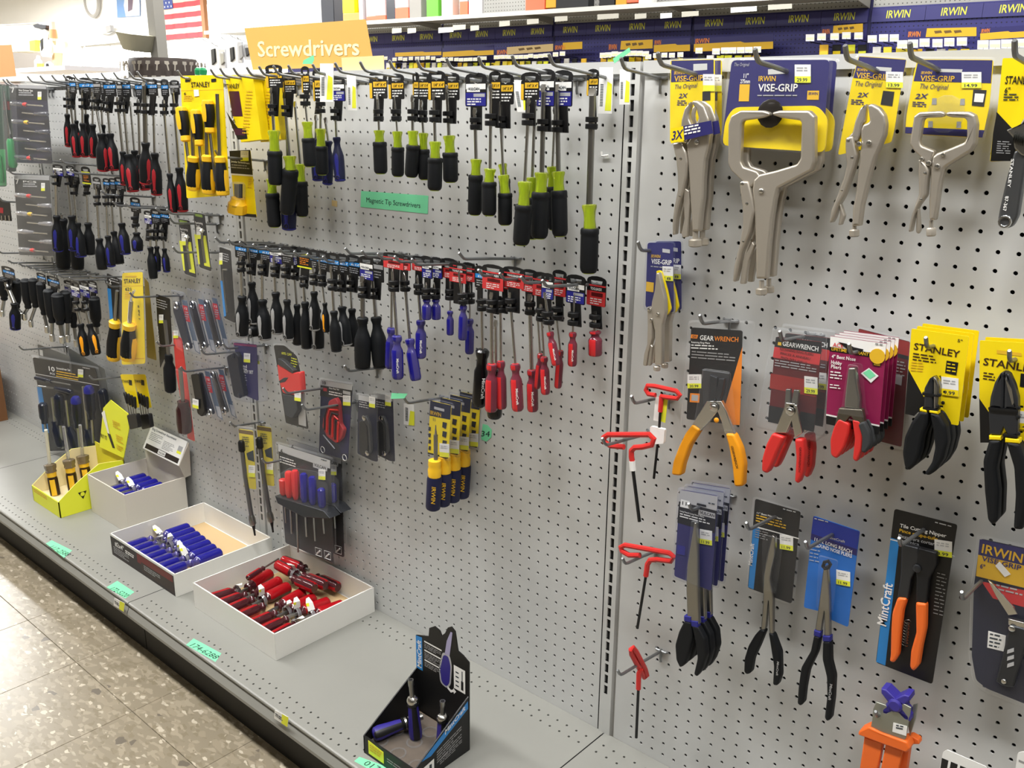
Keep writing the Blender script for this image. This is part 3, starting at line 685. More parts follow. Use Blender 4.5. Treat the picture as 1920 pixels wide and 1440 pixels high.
# ------------------------------------------------ far bay, second row: blue inlaid screwdrivers
for i, tp in enumerate(((114, 305), (132, 322), (190, 366), (212, 384), (235, 386), (292, 385), (313, 396))):
    hook(tp, -1.0 if i < 2 else -3.0, 'grey second-row peg hook over blue inlaid screwdrivers, %s from the far end' % ORD[i], L=5.6, up=.45)
HS = 'black screwdriver with blue inlay on the far second row, %s from the yellow accented cards'
rows = [((304, 425), (308, 466), (313, 510), 14, 3.0, (306, 392, 420, 452, 18), 'blue', 4, 'softblue'),
 ((291, 420), (294, 462), (295, 508), 14, 3.6, (290, 392, 420, 452, 18), 'blue', 4, 'softblue'),
 ((281, 425), (282, 463), (288, 522), 17, 4.2, (276, 395, 420, 452, 14), 'vulcan', 4, 'soft'),
 ((254, 420), (256, 436), (258, 470), 21, 4.0, (252, 370, 398, 428, 18), 'blue', 5, 'softblue'),
 ((222, 355), (228, 418), (236, 477), 20, 4.3, (223, 332, 358, 388, 20), 'blue', 4, 'softblue'),
 ((207, 355), (213, 434), (225, 495), 18, 3.4, (210, 334, 356, 388, 14), 'blue', 4, 'soft'),
 ((198, 350), (202, 442), (209, 500), 17, 4.8, (198, 334, 356, 388, 12), 'blue', 4, 'softblue'),
 ((180, 345), (186, 447), (192, 505), 20, 5.2, (180, 332, 356, 388, 14), 'grey', 5, 'soft'),
 ((163, 365), (165, 418), (169, 477), 20, 2.8, (159, 312, 345, 368, 16), 'lemon', 4, 'soft'),
 ((136, 330), (144, 418), (152, 482), 22, 4.2, (140, 318, 344, 368, 12), 'grey', 4, 'softblue'),
 ((126, 325), (134, 404), (139, 470), 20, 4.8, (130, 310, 330, 350, 14), 'vulcan', 5, 'softblue'),
 ((140, 400), (142, 430), (146, 504), 24, 2.8, None, None, 5, 'soft'),
 ((116, 400), (117, 410), (119, 503), 27, 3.2, None, None, 5, 'soft'),
 ((104, 318), (106, 404), (109, 471), 20, 5.4, (107, 308, 330, 350, 18), 'vulcan', 6, 'softblue')]
for i, (tp, a, bb, hw, d, cd, kd, sw, st) in enumerate(rows):
    driver(st, tp, a, bb, hw, d, HS % ORD[i], cd, kd, sw=sw, accent=-.45)

# ------------------------------------------------ far bay, nut drivers hung handle up
def nutdriver(ht, hb, end, hw, d, label, card=None, kind='blue'):
    A, B, E = P(*ht, d), P(*hb, d), P(*end, d); k = ppi(A); R = hw/2/k
    t = thing('nut_driver', label, 'nut driver', A)
    ax = (B-A).normalized()
    b = MB(); b.lathe(A, B, [(0, .6*R), (.03, .86*R), (.1, .97*R), (.5, R), (.72, .95*R), (.8, .8*R), (.88, .62*R), (.94, .72*R), (1, .6*R)], RUB, 14); b.build('handle', t)
    b = MB(); b.lathe(A-ax*.02, A+ax*R*.5, [(0, .5*R), (.4, .86*R), (1, .99*R)], RUBG, 14); b.build('butt_cap', t)
    b = MB(); rs = R*.36; b.tube([B-ax*.1, E-ax*.9], rs, DSTEEL, 10); b.lathe(E-ax*1.0, E, [(0, rs), (.1, rs*1.45), (.85, rs*1.45), (1, rs*1.25)], STEEL, 10); b.build('socket_shaft', t)
    if card: hang_card(t, card, d, kind, (), None, A)
for i, tp in enumerate(((-4, 474), (14, 484), (34, 492), (48, 497), (62, 503), (76, 507), (92, 514), (108, 517), (130, 520), (165, 518))):
    hook(tp, -9.0, 'grey third-row peg hook over the nut drivers, %s from the far end' % ORD[i], L=5.6, up=.4)
ND = 'black nut driver hung handle up in the far bay, %s from the yellow carded driver'
rows = [((176, 556), (181, 612), (184, 640), 21, 2.6, (172, 526, 548, 570, 16), 'vulcan'),
 ((131, 553), (139, 614), (144, 650), 17, 2.6, (128, 526, 548, 570, 18), 'vulcan'),
 ((121, 545), (127, 605), (128, 641), 19, 3.6, None, None),
 ((107, 550), (113, 608), (118, 643), 22, 4.6, (98, 518, 538, 560, 22), 'blue'),
 ((90, 542), (98, 605), (99, 640), 19, 4.8, (76, 512, 530, 550, 16), 'blue'),
 ((76, 529), (83, 590), (89, 624), 17, 4.6, None, None),
 ((61, 522), (67, 576), (59, 613), 17, 4.2, None, None),
 ((47, 523), (53, 578), (47, 600), 18, 4.6, None, None),
 ((30, 524), (31, 578), (40, 597), 18, 4.2, None, None),
 ((6, 520), (8, 562), (5, 593), 18, 4.6, (12, 500, 518, 540, 20), 'blue')]
for i, (a, bb, e, hw, d, cd, kd) in enumerate(rows): nutdriver(a, bb, e, hw, d, ND % ORD[i], cd, kd)
driver('softblue', (12, 526), (27, 568), (29, 617), 20, 5.6, 'stubby black and blue bit driver hung tip up among the nut drivers', (14, 500, 522, 545, 22), 'blue', sw=8)
driver('softorange', (142, 565), (151, 607), (160, 667), 19, 5.2, 'black bit driver with yellow inlay, the one nearer the nut drivers', (139, 528, 556, 586, 16), 'vulcan', sw=6)
driver('softorange', (158, 563), (168, 607), (181, 665), 19, 4.6, 'black bit driver with yellow inlay, the one nearer the yellow carded driver', (156, 526, 556, 586, 18), 'vulcan', sw=6, accent=.2)
# ------------------------------------------------ carded pliers and tools on the near board
def plate(t, name, pts, d, th, m, bev=.05, r=0, label=None):
    if r: pts = rnd(pts, r)
    b = MB(); b.prism(pp(pts, d), IN*th, m, bev=bev); return b.build(name, t, label=label)
def sheet(b, pts, d, m, th=.04, r=0):
    if r: pts = rnd(pts, r)
    b.prism(pp(pts, d), IN*th, m)
def decal(b, pts, d, m): b.quad(pp(pts, d), m)
def ptext(b, st, x0, y0, x1, y1, d, m, h, bold=True, up=None, shear=0):   # text between two pixels, h = letter height in pixels
    a, c = P(x0, y0, d), P(x1, y1, d); b.text(st, a, c, m, h=h/ppi(a), bold=bold, up=up, shear=shear)
def plines(b, x, y, w, rows, d, m, px=2.2, gap=2.6, slope=.12, seed=0):
    for k in range(rows):
        p = P(x-k*.1*(px+gap), y+k*(px+gap), d); q = P(x+w-k*.1*(px+gap), y+k*(px+gap)+w*slope, d); rt = (q-p); W_ = rt.length; rt.normalize()
        greek(b, p, W_*(1 if k % 3 else .85), 1, m, px/ppi(p), 0, rt=rt, seed=seed+k)
def rivet(t, x, y, d, rpx=5, name='rivet', m=STEEL):
    p = P(x, y, d); r = rpx/ppi(p); b = MB(); b.lathe(p-OUT*.06, p+OUT*.07, [(0, r), (.55, r), (.85, r*.8), (1, r*.3)], m, 12); return b.build(name, t)
def knob(t, x, y0, y1, w, d, m=NICKEL):
    a, c = P(x, y0-14, d), P(x, y1, d); k = ppi(a); r = w/2/k; b = MB()
    b.tube([a, c+(a-c)*.5], r*.42, m, 8); b.lathe(P(x, y0, d), c, [(0, r*.8), (.15, r), (.85, r), (1, r*.75)], m, 10, lobes=.08); b.build('adjusting_screw', t)
def blister(t, pts, d, depth, m=FILM, r=6, name='blister'):
    b = MB(); q = rnd(pts, r) if r else pts; f = pp(q, d+depth); k = pp(q, d)
    cc = sum(f, Vector())/len(f); f = [p+(cc-p)*.04 for p in f]; n = len(q)
    b.add(f+k, [list(range(n))]+[[i, n+i, n+(i+1) % n, (i+1) % n] for i in range(n)], m); b.build(name, t)
def tube_px(b, pts, d, rpx, m, n=8, **k):
    w_ = [P(x, y, d+(e[0] if e else 0)) for x, y, *e in pts]; b.tube(w_, rpx/ppi(w_[0]), m, n, **k)

# four locking pliers along the top
def locking(label, org, d, jaw_r, jaw_l, lever, release, kn, rivets, card):
    t = thing('locking_pliers', label, 'pliers', P(*org, d))
    card(t)
    plate(t, 'fixed_jaw', jaw_r, d+.95, .42, NICKEL, .13, r=3)
    plate(t, 'moving_jaw', jaw_l, d+.9, .36, NICKEL, .1, r=3)
    plate(t, 'lever_handle', lever, d+1.05, .5, NICKEL, .11, r=4)
    if release: plate(t, 'release_lever', release, d+.85, .3, NICKEL, .06, r=2)
    knob(t, *kn, d+.7)
    for x, y, r in rivets: rivet(t, x, y, d+1.0, r)
    return t
def vg_card(t, head, foot, split, d, lens, price_at, words, navy_foot=None):
    b = MB(); sheet(b, head+foot, d, YEL, r=5)
    # navy header with the brand lettering
    decal(b, [head[0], head[1], split[1], split[0]], d+.012, NAVP)
    if navy_foot: decal(b, navy_foot, d+.012, NAVP)
    for w_ in words: ptext(b, *w_)
    b.build('printed_card', t)
    price(t, *price_at, d+.05, code='14.99')
def c1(t):
    d = 1.5
    b = MB(); sheet(b, [(1257, 113), (1340, 111), (1340, 255), (1256, 268)], d, YEL, r=5)
    decal(b, [(1259, 114), (1338, 112), (1338, 150), (1258, 154)], d+.012, NAVP); decal(b, [(1300, 120), (1326, 119), (1326, 131), (1300, 133)], d+.02, GREY)
    ptext(b, 'IRWIN', 1264, 140, 1283, 139, d+.025, GOLD, 6); ptext(b, 'VISE-GRIP', 1264, 153, 1318, 151, d+.025, GOLD, 10)
    ptext(b, 'The Original', 1264, 167, 1306, 164, d+.025, NAVP, 8, bold=False, shear=.25); ptext(b, '2X', 1272, 184, 1288, 183, d+.025, NAVP, 8, shear=.2)
    plines(b, 1270, 190, 18, 3, d+.025, NAVP, 1.6, 2, 0); decal(b, [(1317, 172), (1332, 171), (1332, 188), (1317, 189)], d+.02, BLKSTEEL)
    b.build('printed_card', t); price(t, 1318, 139, 22, 32, d+.05)
    b = MB(); sheet(b, [(1258, 241), (1333, 226), (1337, 250), (1258, 269)], d+1.25, NAVP, .03); decal(b, [(1258, 241), (1281, 236.5), (1283, 263), (1258, 269)], d+1.26, YEL)
    ptext(b, '3X', 1259, 263, 1279, 259, d+1.275, NAVP, 16, shear=.15); plines(b, 1284, 241, 30, 3, d+1.275, WHITE, 3, 3, -.2); b.build('banner_band', t)
    blister(t, [(1253, 109), (1345, 108), (1344, 265), (1252, 275)], d+.02, .22, r=8)
v1 = locking('curved jaw locking pliers with a blue and yellow 3X band across its card', (1300, 110), 1.5,
 [(1296, 189), (1306, 188), (1319, 198), (1328, 222), (1331, 250), (1328, 275), (1322, 300), (1319, 340), (1318, 372), (1314, 400), (1311, 434), (1297, 434), (1295, 400), (1293, 365), (1291, 330), (1289, 300), (1286, 270), (1299, 250), (1302, 236), (1309, 222), (1305, 205), (1298, 196)],
 [(1283, 203), (1294, 190), (1293, 202), (1290, 214), (1291, 224), (1298, 239), (1297, 250), (1285, 268), (1275, 260), (1277, 225)],
 [(1260, 268), (1276, 266), (1285, 285), (1288, 305), (1286, 332), (1281, 356), (1273, 382), (1267, 410), (1264, 440), (1260, 441), (1260, 415), (1264, 385), (1270, 355), (1270, 330), (1267, 300)],
 [(1282, 352), (1291, 358), (1293, 380), (1290, 420), (1288, 444), (1280, 446), (1277, 438), (1283, 410), (1281, 380)], (1304, 448, 463, 26), [(1306, 267, 5), (1277, 298, 4), (1275, 368, 3)], c1)
dup(v1, (0, .85, 0), 'curved jaw locking pliers mostly hidden behind the pair with the 3X band')
def c2(t):
    d = 1.9
    b = MB(); sheet(b, [(1372, 113), (1556, 112), (1541, 284), (1353, 272)], d, NAVP, r=9)
    b.prism(pp(rnd([(1376, 201), (1532, 198), (1552, 222), (1546, 286), (1354, 273), (1360, 225)], 12), d+.12), IN*.1, YEL)
    ptext(b, 'The Original', 1376, 124, 1404, 124, d+.03, SILV, 6, False, shear=.2); ptext(b, '11"', 1394, 146, 1403, 146, d+.03, WHITE, 8); ptext(b, '275mm', 1388, 156, 1406, 156, d+.03, WHITE, 7)
    ptext(b, 'IRWIN', 1422, 152, 1454, 152, d+.03, GOLD, 9); ptext(b, 'VISE-GRIP', 1421, 171, 1495, 171, d+.03, WHITE, 13); plines(b, 1420, 180, 88, 1, d+.03, SILV, 2, 2, 0)
    decal(b, [(1387, 158), (1406, 158), (1404, 190), (1385, 190)], d+.02, GOLD); decal(b, [(1514, 170), (1536, 170), (1535, 187), (1513, 187)], d+.02, GOLD); ptext(b, 'IRWIN', 1516, 178, 1533, 178, d+.03, NAVP, 5)
    decal(b, [(1440, 130), (1472, 128), (1472, 138), (1440, 140)], d+.02, GREY)
    b.build('printed_card', t); price(t, 1490, 121, 30, 34, d+.05, code='29.99')
    b = MB(); p = P(1446, 213, d+.3); b.lathe(p, p+OUT*.25, [(0, .75), (.6, .8), (1, .6)], mat('smoke_plastic', '2a2724', .15), 14); b.build('jaw_window', t)
    blister(t, [(1367, 108), (1563, 107), (1548, 290), (1349, 277)], d+.02, .3, r=12)
v2 = locking('large C-clamp locking pliers on a navy card, one in front of its pair', (1446, 110), 1.9,
 [(1447, 211), (1460, 207), (1516, 207), (1527, 218), (1527, 303), (1521, 320), (1458, 353), (1453, 373), (1447, 410), (1442, 457), (1437, 523), (1417, 523), (1416, 457), (1413, 390), (1410, 357), (1412, 338), (1423, 327), (1453, 320), (1493, 308), (1500, 297), (1502, 231), (1499, 226), (1463, 221), (1448, 216)],
 [(1442, 211), (1430, 207), (1388, 207), (1370, 217), (1365, 233), (1364, 307), (1370, 320), (1388, 337), (1408, 352), (1425, 330), (1418, 321), (1393, 313), (1388, 303), (1390, 233), (1393, 226), (1430, 221), (1443, 216)],
 [(1386, 340), (1402, 340), (1410, 373), (1413, 397), (1405, 437), (1390, 473), (1383, 507), (1378, 529), (1373, 528), (1376, 497), (1386, 457), (1392, 423), (1392, 390), (1386, 353)],
 [(1410, 453), (1414, 460), (1403, 490), (1396, 533), (1387, 532), (1392, 490)], (1428, 540, 553, 22), [(1427, 358, 5), (1392, 345, 5), (1401, 382, 4), (1394, 453, 3)], c2)
dup(v2, (0, .95, 0), 'large C-clamp locking pliers hidden behind its twin on the navy card')
def c3(t):
    d = 1.3
    b = MB(); sheet(b, [(1610, 105), (1700, 111), (1690, 160), (1677, 242), (1671, 267), (1571, 291), (1598, 150)], d, YEL, r=5)
    decal(b, [(1611, 106), (1699, 112), (1692, 152), (1600, 146)], d+.012, NAVP); decal(b, [(1643, 125), (1672, 127), (1671, 134), (1642, 132)], d+.02, GREY)
    ptext(b, 'IRWIN', 1607, 133, 1626, 134, d+.025, GOLD, 5); ptext(b, 'VISE-GRIP', 1605, 146, 1665, 150, d+.025, GOLD, 10)
    ptext(b, 'The Original', 1602, 161, 1652, 163, d+.025, NAVP, 9, False, shear=.25); ptext(b, '2X', 1607, 182, 1627, 182, d+.025, NAVP, 8, shear=.2); plines(b, 1596, 188, 24, 3, d+.025, NAVP, 1.6, 2, .05)
    decal(b, [(1656, 170), (1677, 172), (1673, 199), (1651, 196)], d+.02, BLKSTEEL); b.build('printed_card', t); price(t, 1661, 134, 32, 30, d+.05, code='13.99', tilt=1)
    blister(t, [(1604, 100), (1704, 107), (1675, 272), (1564, 303)], d+.02, .25, r=10)
locking('straight jaw locking pliers with serrated jaws on a blue and yellow card', (1640, 105), 1.3,
 [(1634, 194), (1648, 202), (1658, 215), (1661, 232), (1659, 253), (1651, 272), (1640, 297), (1632, 324), (1624, 356), (1617, 386), (1612, 424), (1597, 424), (1598, 391), (1604, 362), (1608, 324), (1612, 291), (1614, 270), (1613, 244), (1618, 233), (1627, 230), (1630, 226), (1626, 197)],
 [(1624, 194), (1621, 228), (1616, 232), (1612, 255), (1605, 267), (1588, 258), (1598, 248), (1603, 226), (1612, 203)],
 [(1585, 258), (1598, 255), (1606, 291), (1602, 310), (1592, 340), (1582, 367), (1571, 386), (1563, 410), (1558, 418), (1554, 417), (1558, 394), (1570, 364), (1581, 334), (1587, 310), (1584, 275)],
 [(1572, 380), (1576, 383), (1583, 405), (1577, 422), (1571, 422), (1575, 402)], (1602, 430, 444, 19), [(1629, 268, 5), (1591, 264, 4), (1598, 296, 4), (1579, 357, 3), (1610, 270, 5)], c3)
def c4(t):
    d = 1.3
    b = MB(); sheet(b, [(1721, 111), (1863, 112), (1855, 199), (1842, 259), (1697, 251), (1700, 215), (1714, 134)], d, YEL, r=6)
    decal(b, [(1722, 112), (1861, 113), (1858, 156), (1713, 152)], d+.012, NAVP); decal(b, [(1698, 238), (1846, 244), (1842, 258), (1697, 250)], d+.012, NAVP)
    decal(b, [(1758, 129), (1805, 130), (1803, 136), (1758, 135)], d+.02, GREY)
    ptext(b, 'IRWIN', 1727, 139, 1747, 139, d+.025, GOLD, 5); ptext(b, 'VISE-GRIP', 1725, 152, 1789, 153, d+.025, GOLD, 10)
    ptext(b, 'The Original', 1723, 166, 1776, 168, d+.025, NAVP, 9, False, shear=.25); ptext(b, '2X', 1715, 185, 1738, 185, d+.025, NAVP, 9, shear=.2); plines(b, 1711, 192, 26, 3, d+.025, NAVP, 1.6, 2, .05)
    decal(b, [(1825, 168), (1850, 169), (1845, 200), (1822, 198)], d+.02, BLKSTEEL); decal(b, [(1828, 175), (1846, 176), (1843, 192), (1826, 191)], d+.03, WHITE)
    for x, y in ((1752, 190), (1805, 191), (1745, 233), (1798, 234)): decal(b, [(x-4, y-6), (x+4, y-6), (x+4, y+6), (x-5, y+6)], d+.02, GRYP)
    b.build('printed_card', t); price(t, 1803, 135, 37, 30, d+.05, code='14.99')
    b = MB(); p = P(1773, 214, d+.2); b.lathe(p, p+OUT*.3, [(0, .95), (.6, .9), (1, .6)], FILMG, 14); b.build('jaw_window', t)
    blister(t, [(1716, 106), (1868, 107), (1861, 200), (1846, 265), (1692, 257), (1695, 215), (1709, 132)], d+.02, .28, r=10)
locking('smaller C-clamp locking pliers on a blue and yellow card, beside the wrench', (1780, 110), 1.3,
 [(1773, 211), (1780, 209), (1816, 209), (1828, 215), (1832, 232), (1829, 270), (1821, 283), (1775, 312), (1770, 316), (1764, 340), (1759, 378), (1753, 413), (1742, 413), (1741, 378), (1744, 337), (1745, 313), (1748, 294), (1756, 287), (1778, 279), (1807, 267), (1812, 259), (1812, 226), (1807, 221), (1783, 220), (1773, 217)],
 [(1771, 211), (1764, 208), (1723, 210), (1713, 218), (1705, 270), (1713, 283), (1725, 294), (1734, 310), (1743, 313), (1748, 296), (1752, 283), (1727, 273), (1724, 264), (1730, 226), (1734, 221), (1764, 220), (1771, 217)],
 [(1722, 297), (1737, 310), (1741, 321), (1738, 337), (1736, 367), (1723, 384), (1714, 402), (1707, 435), (1702, 435), (1706, 413), (1715, 384), (1722, 365), (1721, 324)],
 [(1718, 389), (1722, 392), (1725, 432), (1721, 439), (1717, 435), (1718, 405)], (1746, 427, 443, 18), [(1768, 290, 4), (1728, 298, 4), (1757, 312, 5), (1735, 325, 4), (1727, 374, 3), (1741, 306, 5)], c4)
for tp, lb, L in (((1233, 102), 'grey peg hook through the card of the curved jaw locking pliers', 5.4), ((1415, 99), 'grey peg hook over the large C-clamp locking pliers', 5.4), ((1584, 92), 'grey peg hook over the straight jaw locking pliers', 5.4), ((1706, 80), 'grey peg hook over the smaller C-clamp locking pliers', 5.4), ((1901, 85), 'grey peg hook over the adjustable wrench', 5.0)):
    hook(tp, 7, lb, L=L, r=.14)
# adjustable wrench
t = thing('adjustable_wrench', 'adjustable wrench on a yellow and black card at the board edge', 'wrench', P(1905, 110, 1.5))
b = MB(); sheet(b, [(1880, 109), (1945, 108), (1945, 300), (1856, 303), (1862, 250), (1870, 208)], 1.5, YEL, r=3)
decal(b, [(1869, 210), (1897, 240), (1905, 285), (1920, 302), (1857, 302), (1862, 250)], 1.515, BLKP)
ptext(b, 'STANLEY', 1884, 157, 1938, 158, 1.53, BLKP, 14); ptext(b, '6"', 1883, 174, 1893, 174, 1.53, BLKP, 10); plines(b, 1882, 178, 28, 3, 1.53, INK, 2, 3, 0); plines(b, 1870, 266, 26, 6, 1.53, SILV, 1.6, 2.6, .05)
b.build('printed_card', t)
plate(t, 'jaw_head', [(1886, 244), (1912, 234), (1920, 220), (1945, 215), (1945, 296), (1915, 292), (1901, 278), (1899, 258)], 2.4, .5, DSTEEL, .08, r=3)
b = MB(); a = P(1902, 262, 2.45)
for k in range(6): b.lathe(P(1902+k*4, 258+k*1.2, 2.48), P(1904+k*4, 258+k*1.2, 2.48), [(0, .12), (.5, .3), (1, .12)], STEEL, 10)
b.build('worm_screw', t)
plate(t, 'handle', [(1902, 281), (1928, 281), (1917, 351), (1909, 405), (1898, 425), (1883, 430), (1869, 420), (1873, 395), (1886, 337)], 2.3, .4, mat('wrench_grey', '6f7275', .3, .8), .12, r=7)
b = MB(); ptext(b, 'STANLEY', 1896, 298, 1889, 352, 2.33, WHITE, 5, up=Vector((1, 0, .15))); ptext(b, '87-367', 1885, 368, 1880, 396, 2.33, WHITE, 6, up=Vector((1, 0, .15))); b.build('stamped_marks', t)
p = P(1884, 416, 2.32); b = MB(); b.tube([p+Vector((math.cos(a)*.26, 0, math.sin(a)*.26)) for a in [k*math.pi/6 for k in range(12)]], .07, STEEL, 6, closed=True); b.build('hang_ring', t)
# long nose locking pliers, two
def ln(label):
    d = 2.1; t = thing('locking_pliers', label, 'pliers', P(1240, 456, d))
    b = MB(); sheet(b, [(1214, 455), (1262, 455), (1263, 586), (1210, 576)], d, NAVP, r=5); decal(b, [(1212, 528), (1226, 530), (1225, 548), (1211, 546)], d+.02, GOLD)
    ptext(b, 'IRWIN', 1221, 483, 1238, 484, d+.02, GOLD, 6); ptext(b, 'VISE-GRIP', 1221, 494, 1259, 497, d+.02, WHITE, 9); plines(b, 1220, 500, 26, 1, d+.02, SILV, 1.6, 2, .1)
    decal(b, [(1242, 466), (1256, 468), (1256, 475), (1242, 473)], d+.02, GREY); b.build('printed_card', t)
    price(t, 1242, 499, 20, 27, d+.05, code='18', tilt=1)
    b = MB(); b.prism(pp(rnd([(1230, 507), (1239, 508), (1250, 545), (1257, 580), (1250, 592), (1240, 588), (1238, 540)], 4), d+.35), IN*.2, YEL); b.build('backing_edge', t)
    plate(t, 'jaw_nose', [(1230, 512), (1235, 512), (1241, 540), (1246, 560), (1247, 585), (1241, 610), (1240, 684), (1227, 684), (1228, 622), (1219, 590), (1222, 565), (1227, 545)], d+.85, .35, NICKEL, .07, r=2)
    plate(t, 'lever_handle', [(1213, 575), (1220, 578), (1222, 600), (1222, 635), (1215, 660), (1211, 687), (1205, 685), (1207, 665), (1213, 645), (1214, 610)], d+.9, .4, NICKEL, .06, r=2)
    plate(t, 'release_lever', [(1219, 645), (1223, 650), (1218, 686), (1213, 685)], d+.8, .25, NICKEL, .04)
    knob(t, 1232, 686, 695, 14, d+.7); rivet(t, 1217, 580, d+.95, 4); rivet(t, 1221, 600, d+.92, 3); rivet(t, 1233, 589, d+.92, 3)
    blister(t, [(1211, 452), (1266, 452), (1267, 590), (1206, 582)], d+.02, .25, FILMB, r=8); return t
dup(ln('long nose locking pliers on a navy card beside the slotted upright, front one'), (0, .95, 0), 'long nose locking pliers on a navy card, hidden behind its twin')
hook((1196, 455), -4, 'grey peg hook through the cards of the long nose locking pliers', L=3.1)

# red T-handle hex keys on their own hooks
def tkey(label, loop, stem, rod, d, rp=5.2, rr=3.2, tape=None):
    t = thing('hex_key', label, 'hex key', P(*loop[0][:2], d)); b = MB()
    tube_px(b, loop+[stem[0]], d, rp, REDP, 8); tube_px(b, [loop[-1]]+stem, d, rp, REDP, 8); b.build('loop_handle', t)
    b = MB(); tube_px(b, [stem[-1]]+rod, d, rr, BLACK, 6); b.build('hex_rod', t)
    if tape: b = MB(); tube_px(b, tape, d, rr*1.7, WHITE, 8); b.build('tape_wrap', t)
    return t
t1 = tkey('red T-handle hex key with white tag, topmost of the four', [(1229, 741), (1216, 739), (1211, 731), (1214, 723), (1228, 724), (1268, 733), (1275, 741), (1270, 747), (1250, 745), (1240, 743)], [(1240, 748), (1239, 760), (1238, 772)], [(1236, 805), (1226, 897)], 3.0, 4.6, 2.8)
b = MB(); sheet(b, [(1229, 745), (1238, 744), (1234, 790), (1225, 788)], 2.9, WHITE); sheet(b, [(1242, 748), (1252, 746), (1247, 793), (1239, 790)], 2.9, LYEL); b.build('barcode_tag', t1)
b = MB(); b.prism(pp(rnd([(1219, 799), (1246, 805), (1244, 832), (1227, 833), (1218, 815)], 3), 3.15), IN*.25, WHITE); b.build('foam_collar', t1)
tkey('red T-handle hex key with white tape, second from the top', [(1170, 838), (1145, 836), (1133, 828), (1132, 820), (1140, 815), (1218, 815), (1226, 823), (1222, 834), (1205, 838), (1190, 839)], [(1184, 845), (1184, 856), (1186, 868)], [(1187, 882), (1199, 978)], 4.0, 5.4, 3.6, [(1185.5, 864), (1187, 882)])
tkey('red T-handle hex key, third from the top, beside the silver-topped packs', [(1200, 1041), (1180, 1041), (1166, 1033), (1164, 1026), (1172, 1022), (1255, 1037), (1264, 1044), (1258, 1052), (1232, 1049), (1219, 1050)], [(1214, 1058), (1213, 1066), (1211, 1080)], [(1209, 1092), (1195, 1178)], 3.0, 5.2, 3.0)
t4 = thing('hex_key', 'red T-handle hex key turned edge-on, lowest of the four', 'hex key', P(1200, 1240, 3.2)); b = MB()
tube_px(b, [(1183, 1218, .9), (1187, 1214, .9), (1193, 1222, .6), (1210, 1255, -.9), (1213, 1266, -1.1), (1208, 1270, -1.0), (1200, 1256, -.2), (1184, 1226, .8)], 3.2, 5, REDP, 8, closed=True); tube_px(b, [(1202, 1254, -.1), (1198, 1262), (1197, 1292)], 3.2, 4.8, REDP, 8); b.build('loop_handle', t4)
b = MB(); tube_px(b, [(1197, 1290), (1193, 1383)], 3.2, 3, BLACK, 6); b.build('hex_rod', t4)
for tp, lb, L in (((1184, 740), 'grey peg hook under the topmost red T-handle', 4.4), ((1129, 831), 'grey peg hook under the second red T-handle', 5.8), ((1167, 1047), 'grey peg hook under the third red T-handle', 4.0), ((1158, 1252), 'grey peg hook under the lowest red T-handle', 5.4)): hook(tp, 0, lb, L=L)
# ------------------------------------------------ second row of the near board
def carded(name, label, cat, org, d, layers, clear=None):
    t = thing(name, label, cat, P(*org, d)); b = MB()
    for k, (pts, m, *r) in enumerate(layers):
        if k == 0: sheet(b, pts, d, m, .05, r[0] if r else 0)
        else: decal(b, pts, d+.006+.004*k, m)
    return t, b
def handles(t, d, polys, m, th=.55, bev=.14, r=5, name='grip_handle'):
    for p in polys: plate(t, name, p, d, th, m, bev, r=r)
# retaining ring pliers, amber grips
d = 1.4
t, b = carded('retaining_ring_pliers', 'retaining ring pliers with amber grips on a black and orange card', 'pliers', (1340, 620), d,
 [([(1296, 614), (1392, 620), (1387, 798), (1287, 786)], BLKP, 4), ([(1392, 650), (1387, 797), (1367, 796), (1358, 765)], ORG)])
ptext(b, 'GEAR', 1312, 637, 1338, 639, d+.03, WHITE, 9); ptext(b, 'WRENCH', 1339, 639, 1384, 641, d+.03, ORG, 9)
decal(b, [(1296, 627), (1309, 628), (1307, 635), (1295, 634)], d+.02, ORG); ptext(b, 'GW', 1298, 633, 1306, 634, d+.03, BLKP, 5)
ptext(b, 'Retaining Ring Pliers', 1296, 643, 1331, 645, d+.03, WHITE, 3.4); plines(b, 1296, 648, 50, 2, d+.03, WHITE, 2.2, 3, .05); plines(b, 1297, 660, 82, 3, d+.03, GRYP, 2, 3.4, .08)
decal(b, [(1294, 737), (1312, 738), (1311, 755), (1293, 754)], d+.02, ORG); decal(b, [(1297, 740), (1309, 741), (1308, 752), (1296, 751)], d+.026, SILV); b.build('printed_card', t)
price(t, 1289, 702, 26, 26, d+.05, code='20.99')
plate(t, 'blister_recess', [(1316, 693), (1367, 700), (1358, 760), (1318, 758)], d+.15, .12, BLKSTEEL, .03)
for p in ([(1331, 703), (1344, 708), (1344, 735), (1338, 760), (1328, 756)], [(1348, 710), (1358, 710), (1353, 740), (1346, 758), (1340, 742)]): plate(t, 'jaw_arm', p, d+.5, .25, BLKSTEEL, .06)
for p in ([(1325, 752), (1340, 752), (1345, 772), (1330, 790), (1313, 808), (1297, 797)], [(1337, 752), (1352, 752), (1362, 772), (1376, 814), (1359, 814), (1352, 790)]): plate(t, 'pivot_plate', p, d+.62, .3, STEEL, .06)
rivet(t, 1338, 764, d+.75, 9, 'pivot_bolt'); rivet(t, 1338, 764, d+.82, 5, 'pivot_bolt'); rivet(t, 1343, 788, d+.7, 5, 'amber_stop', AMB)
handles(t, d+.75, ([(1297, 796), (1312, 806), (1292, 838), (1280, 872), (1276, 893), (1258, 891), (1261, 867), (1272, 838), (1284, 813)],
 [(1359, 813), (1375, 814), (1388, 842), (1394, 872), (1392, 913), (1376, 913), (1372, 872), (1366, 838)]), AMB)
b = MB(); ptext(b, 'GEARWRENCH', 1370, 836, 1380, 878, d+.78, BLKP, 5, up=Vector((1, 0, .2))); b.build('printed_mark', t)
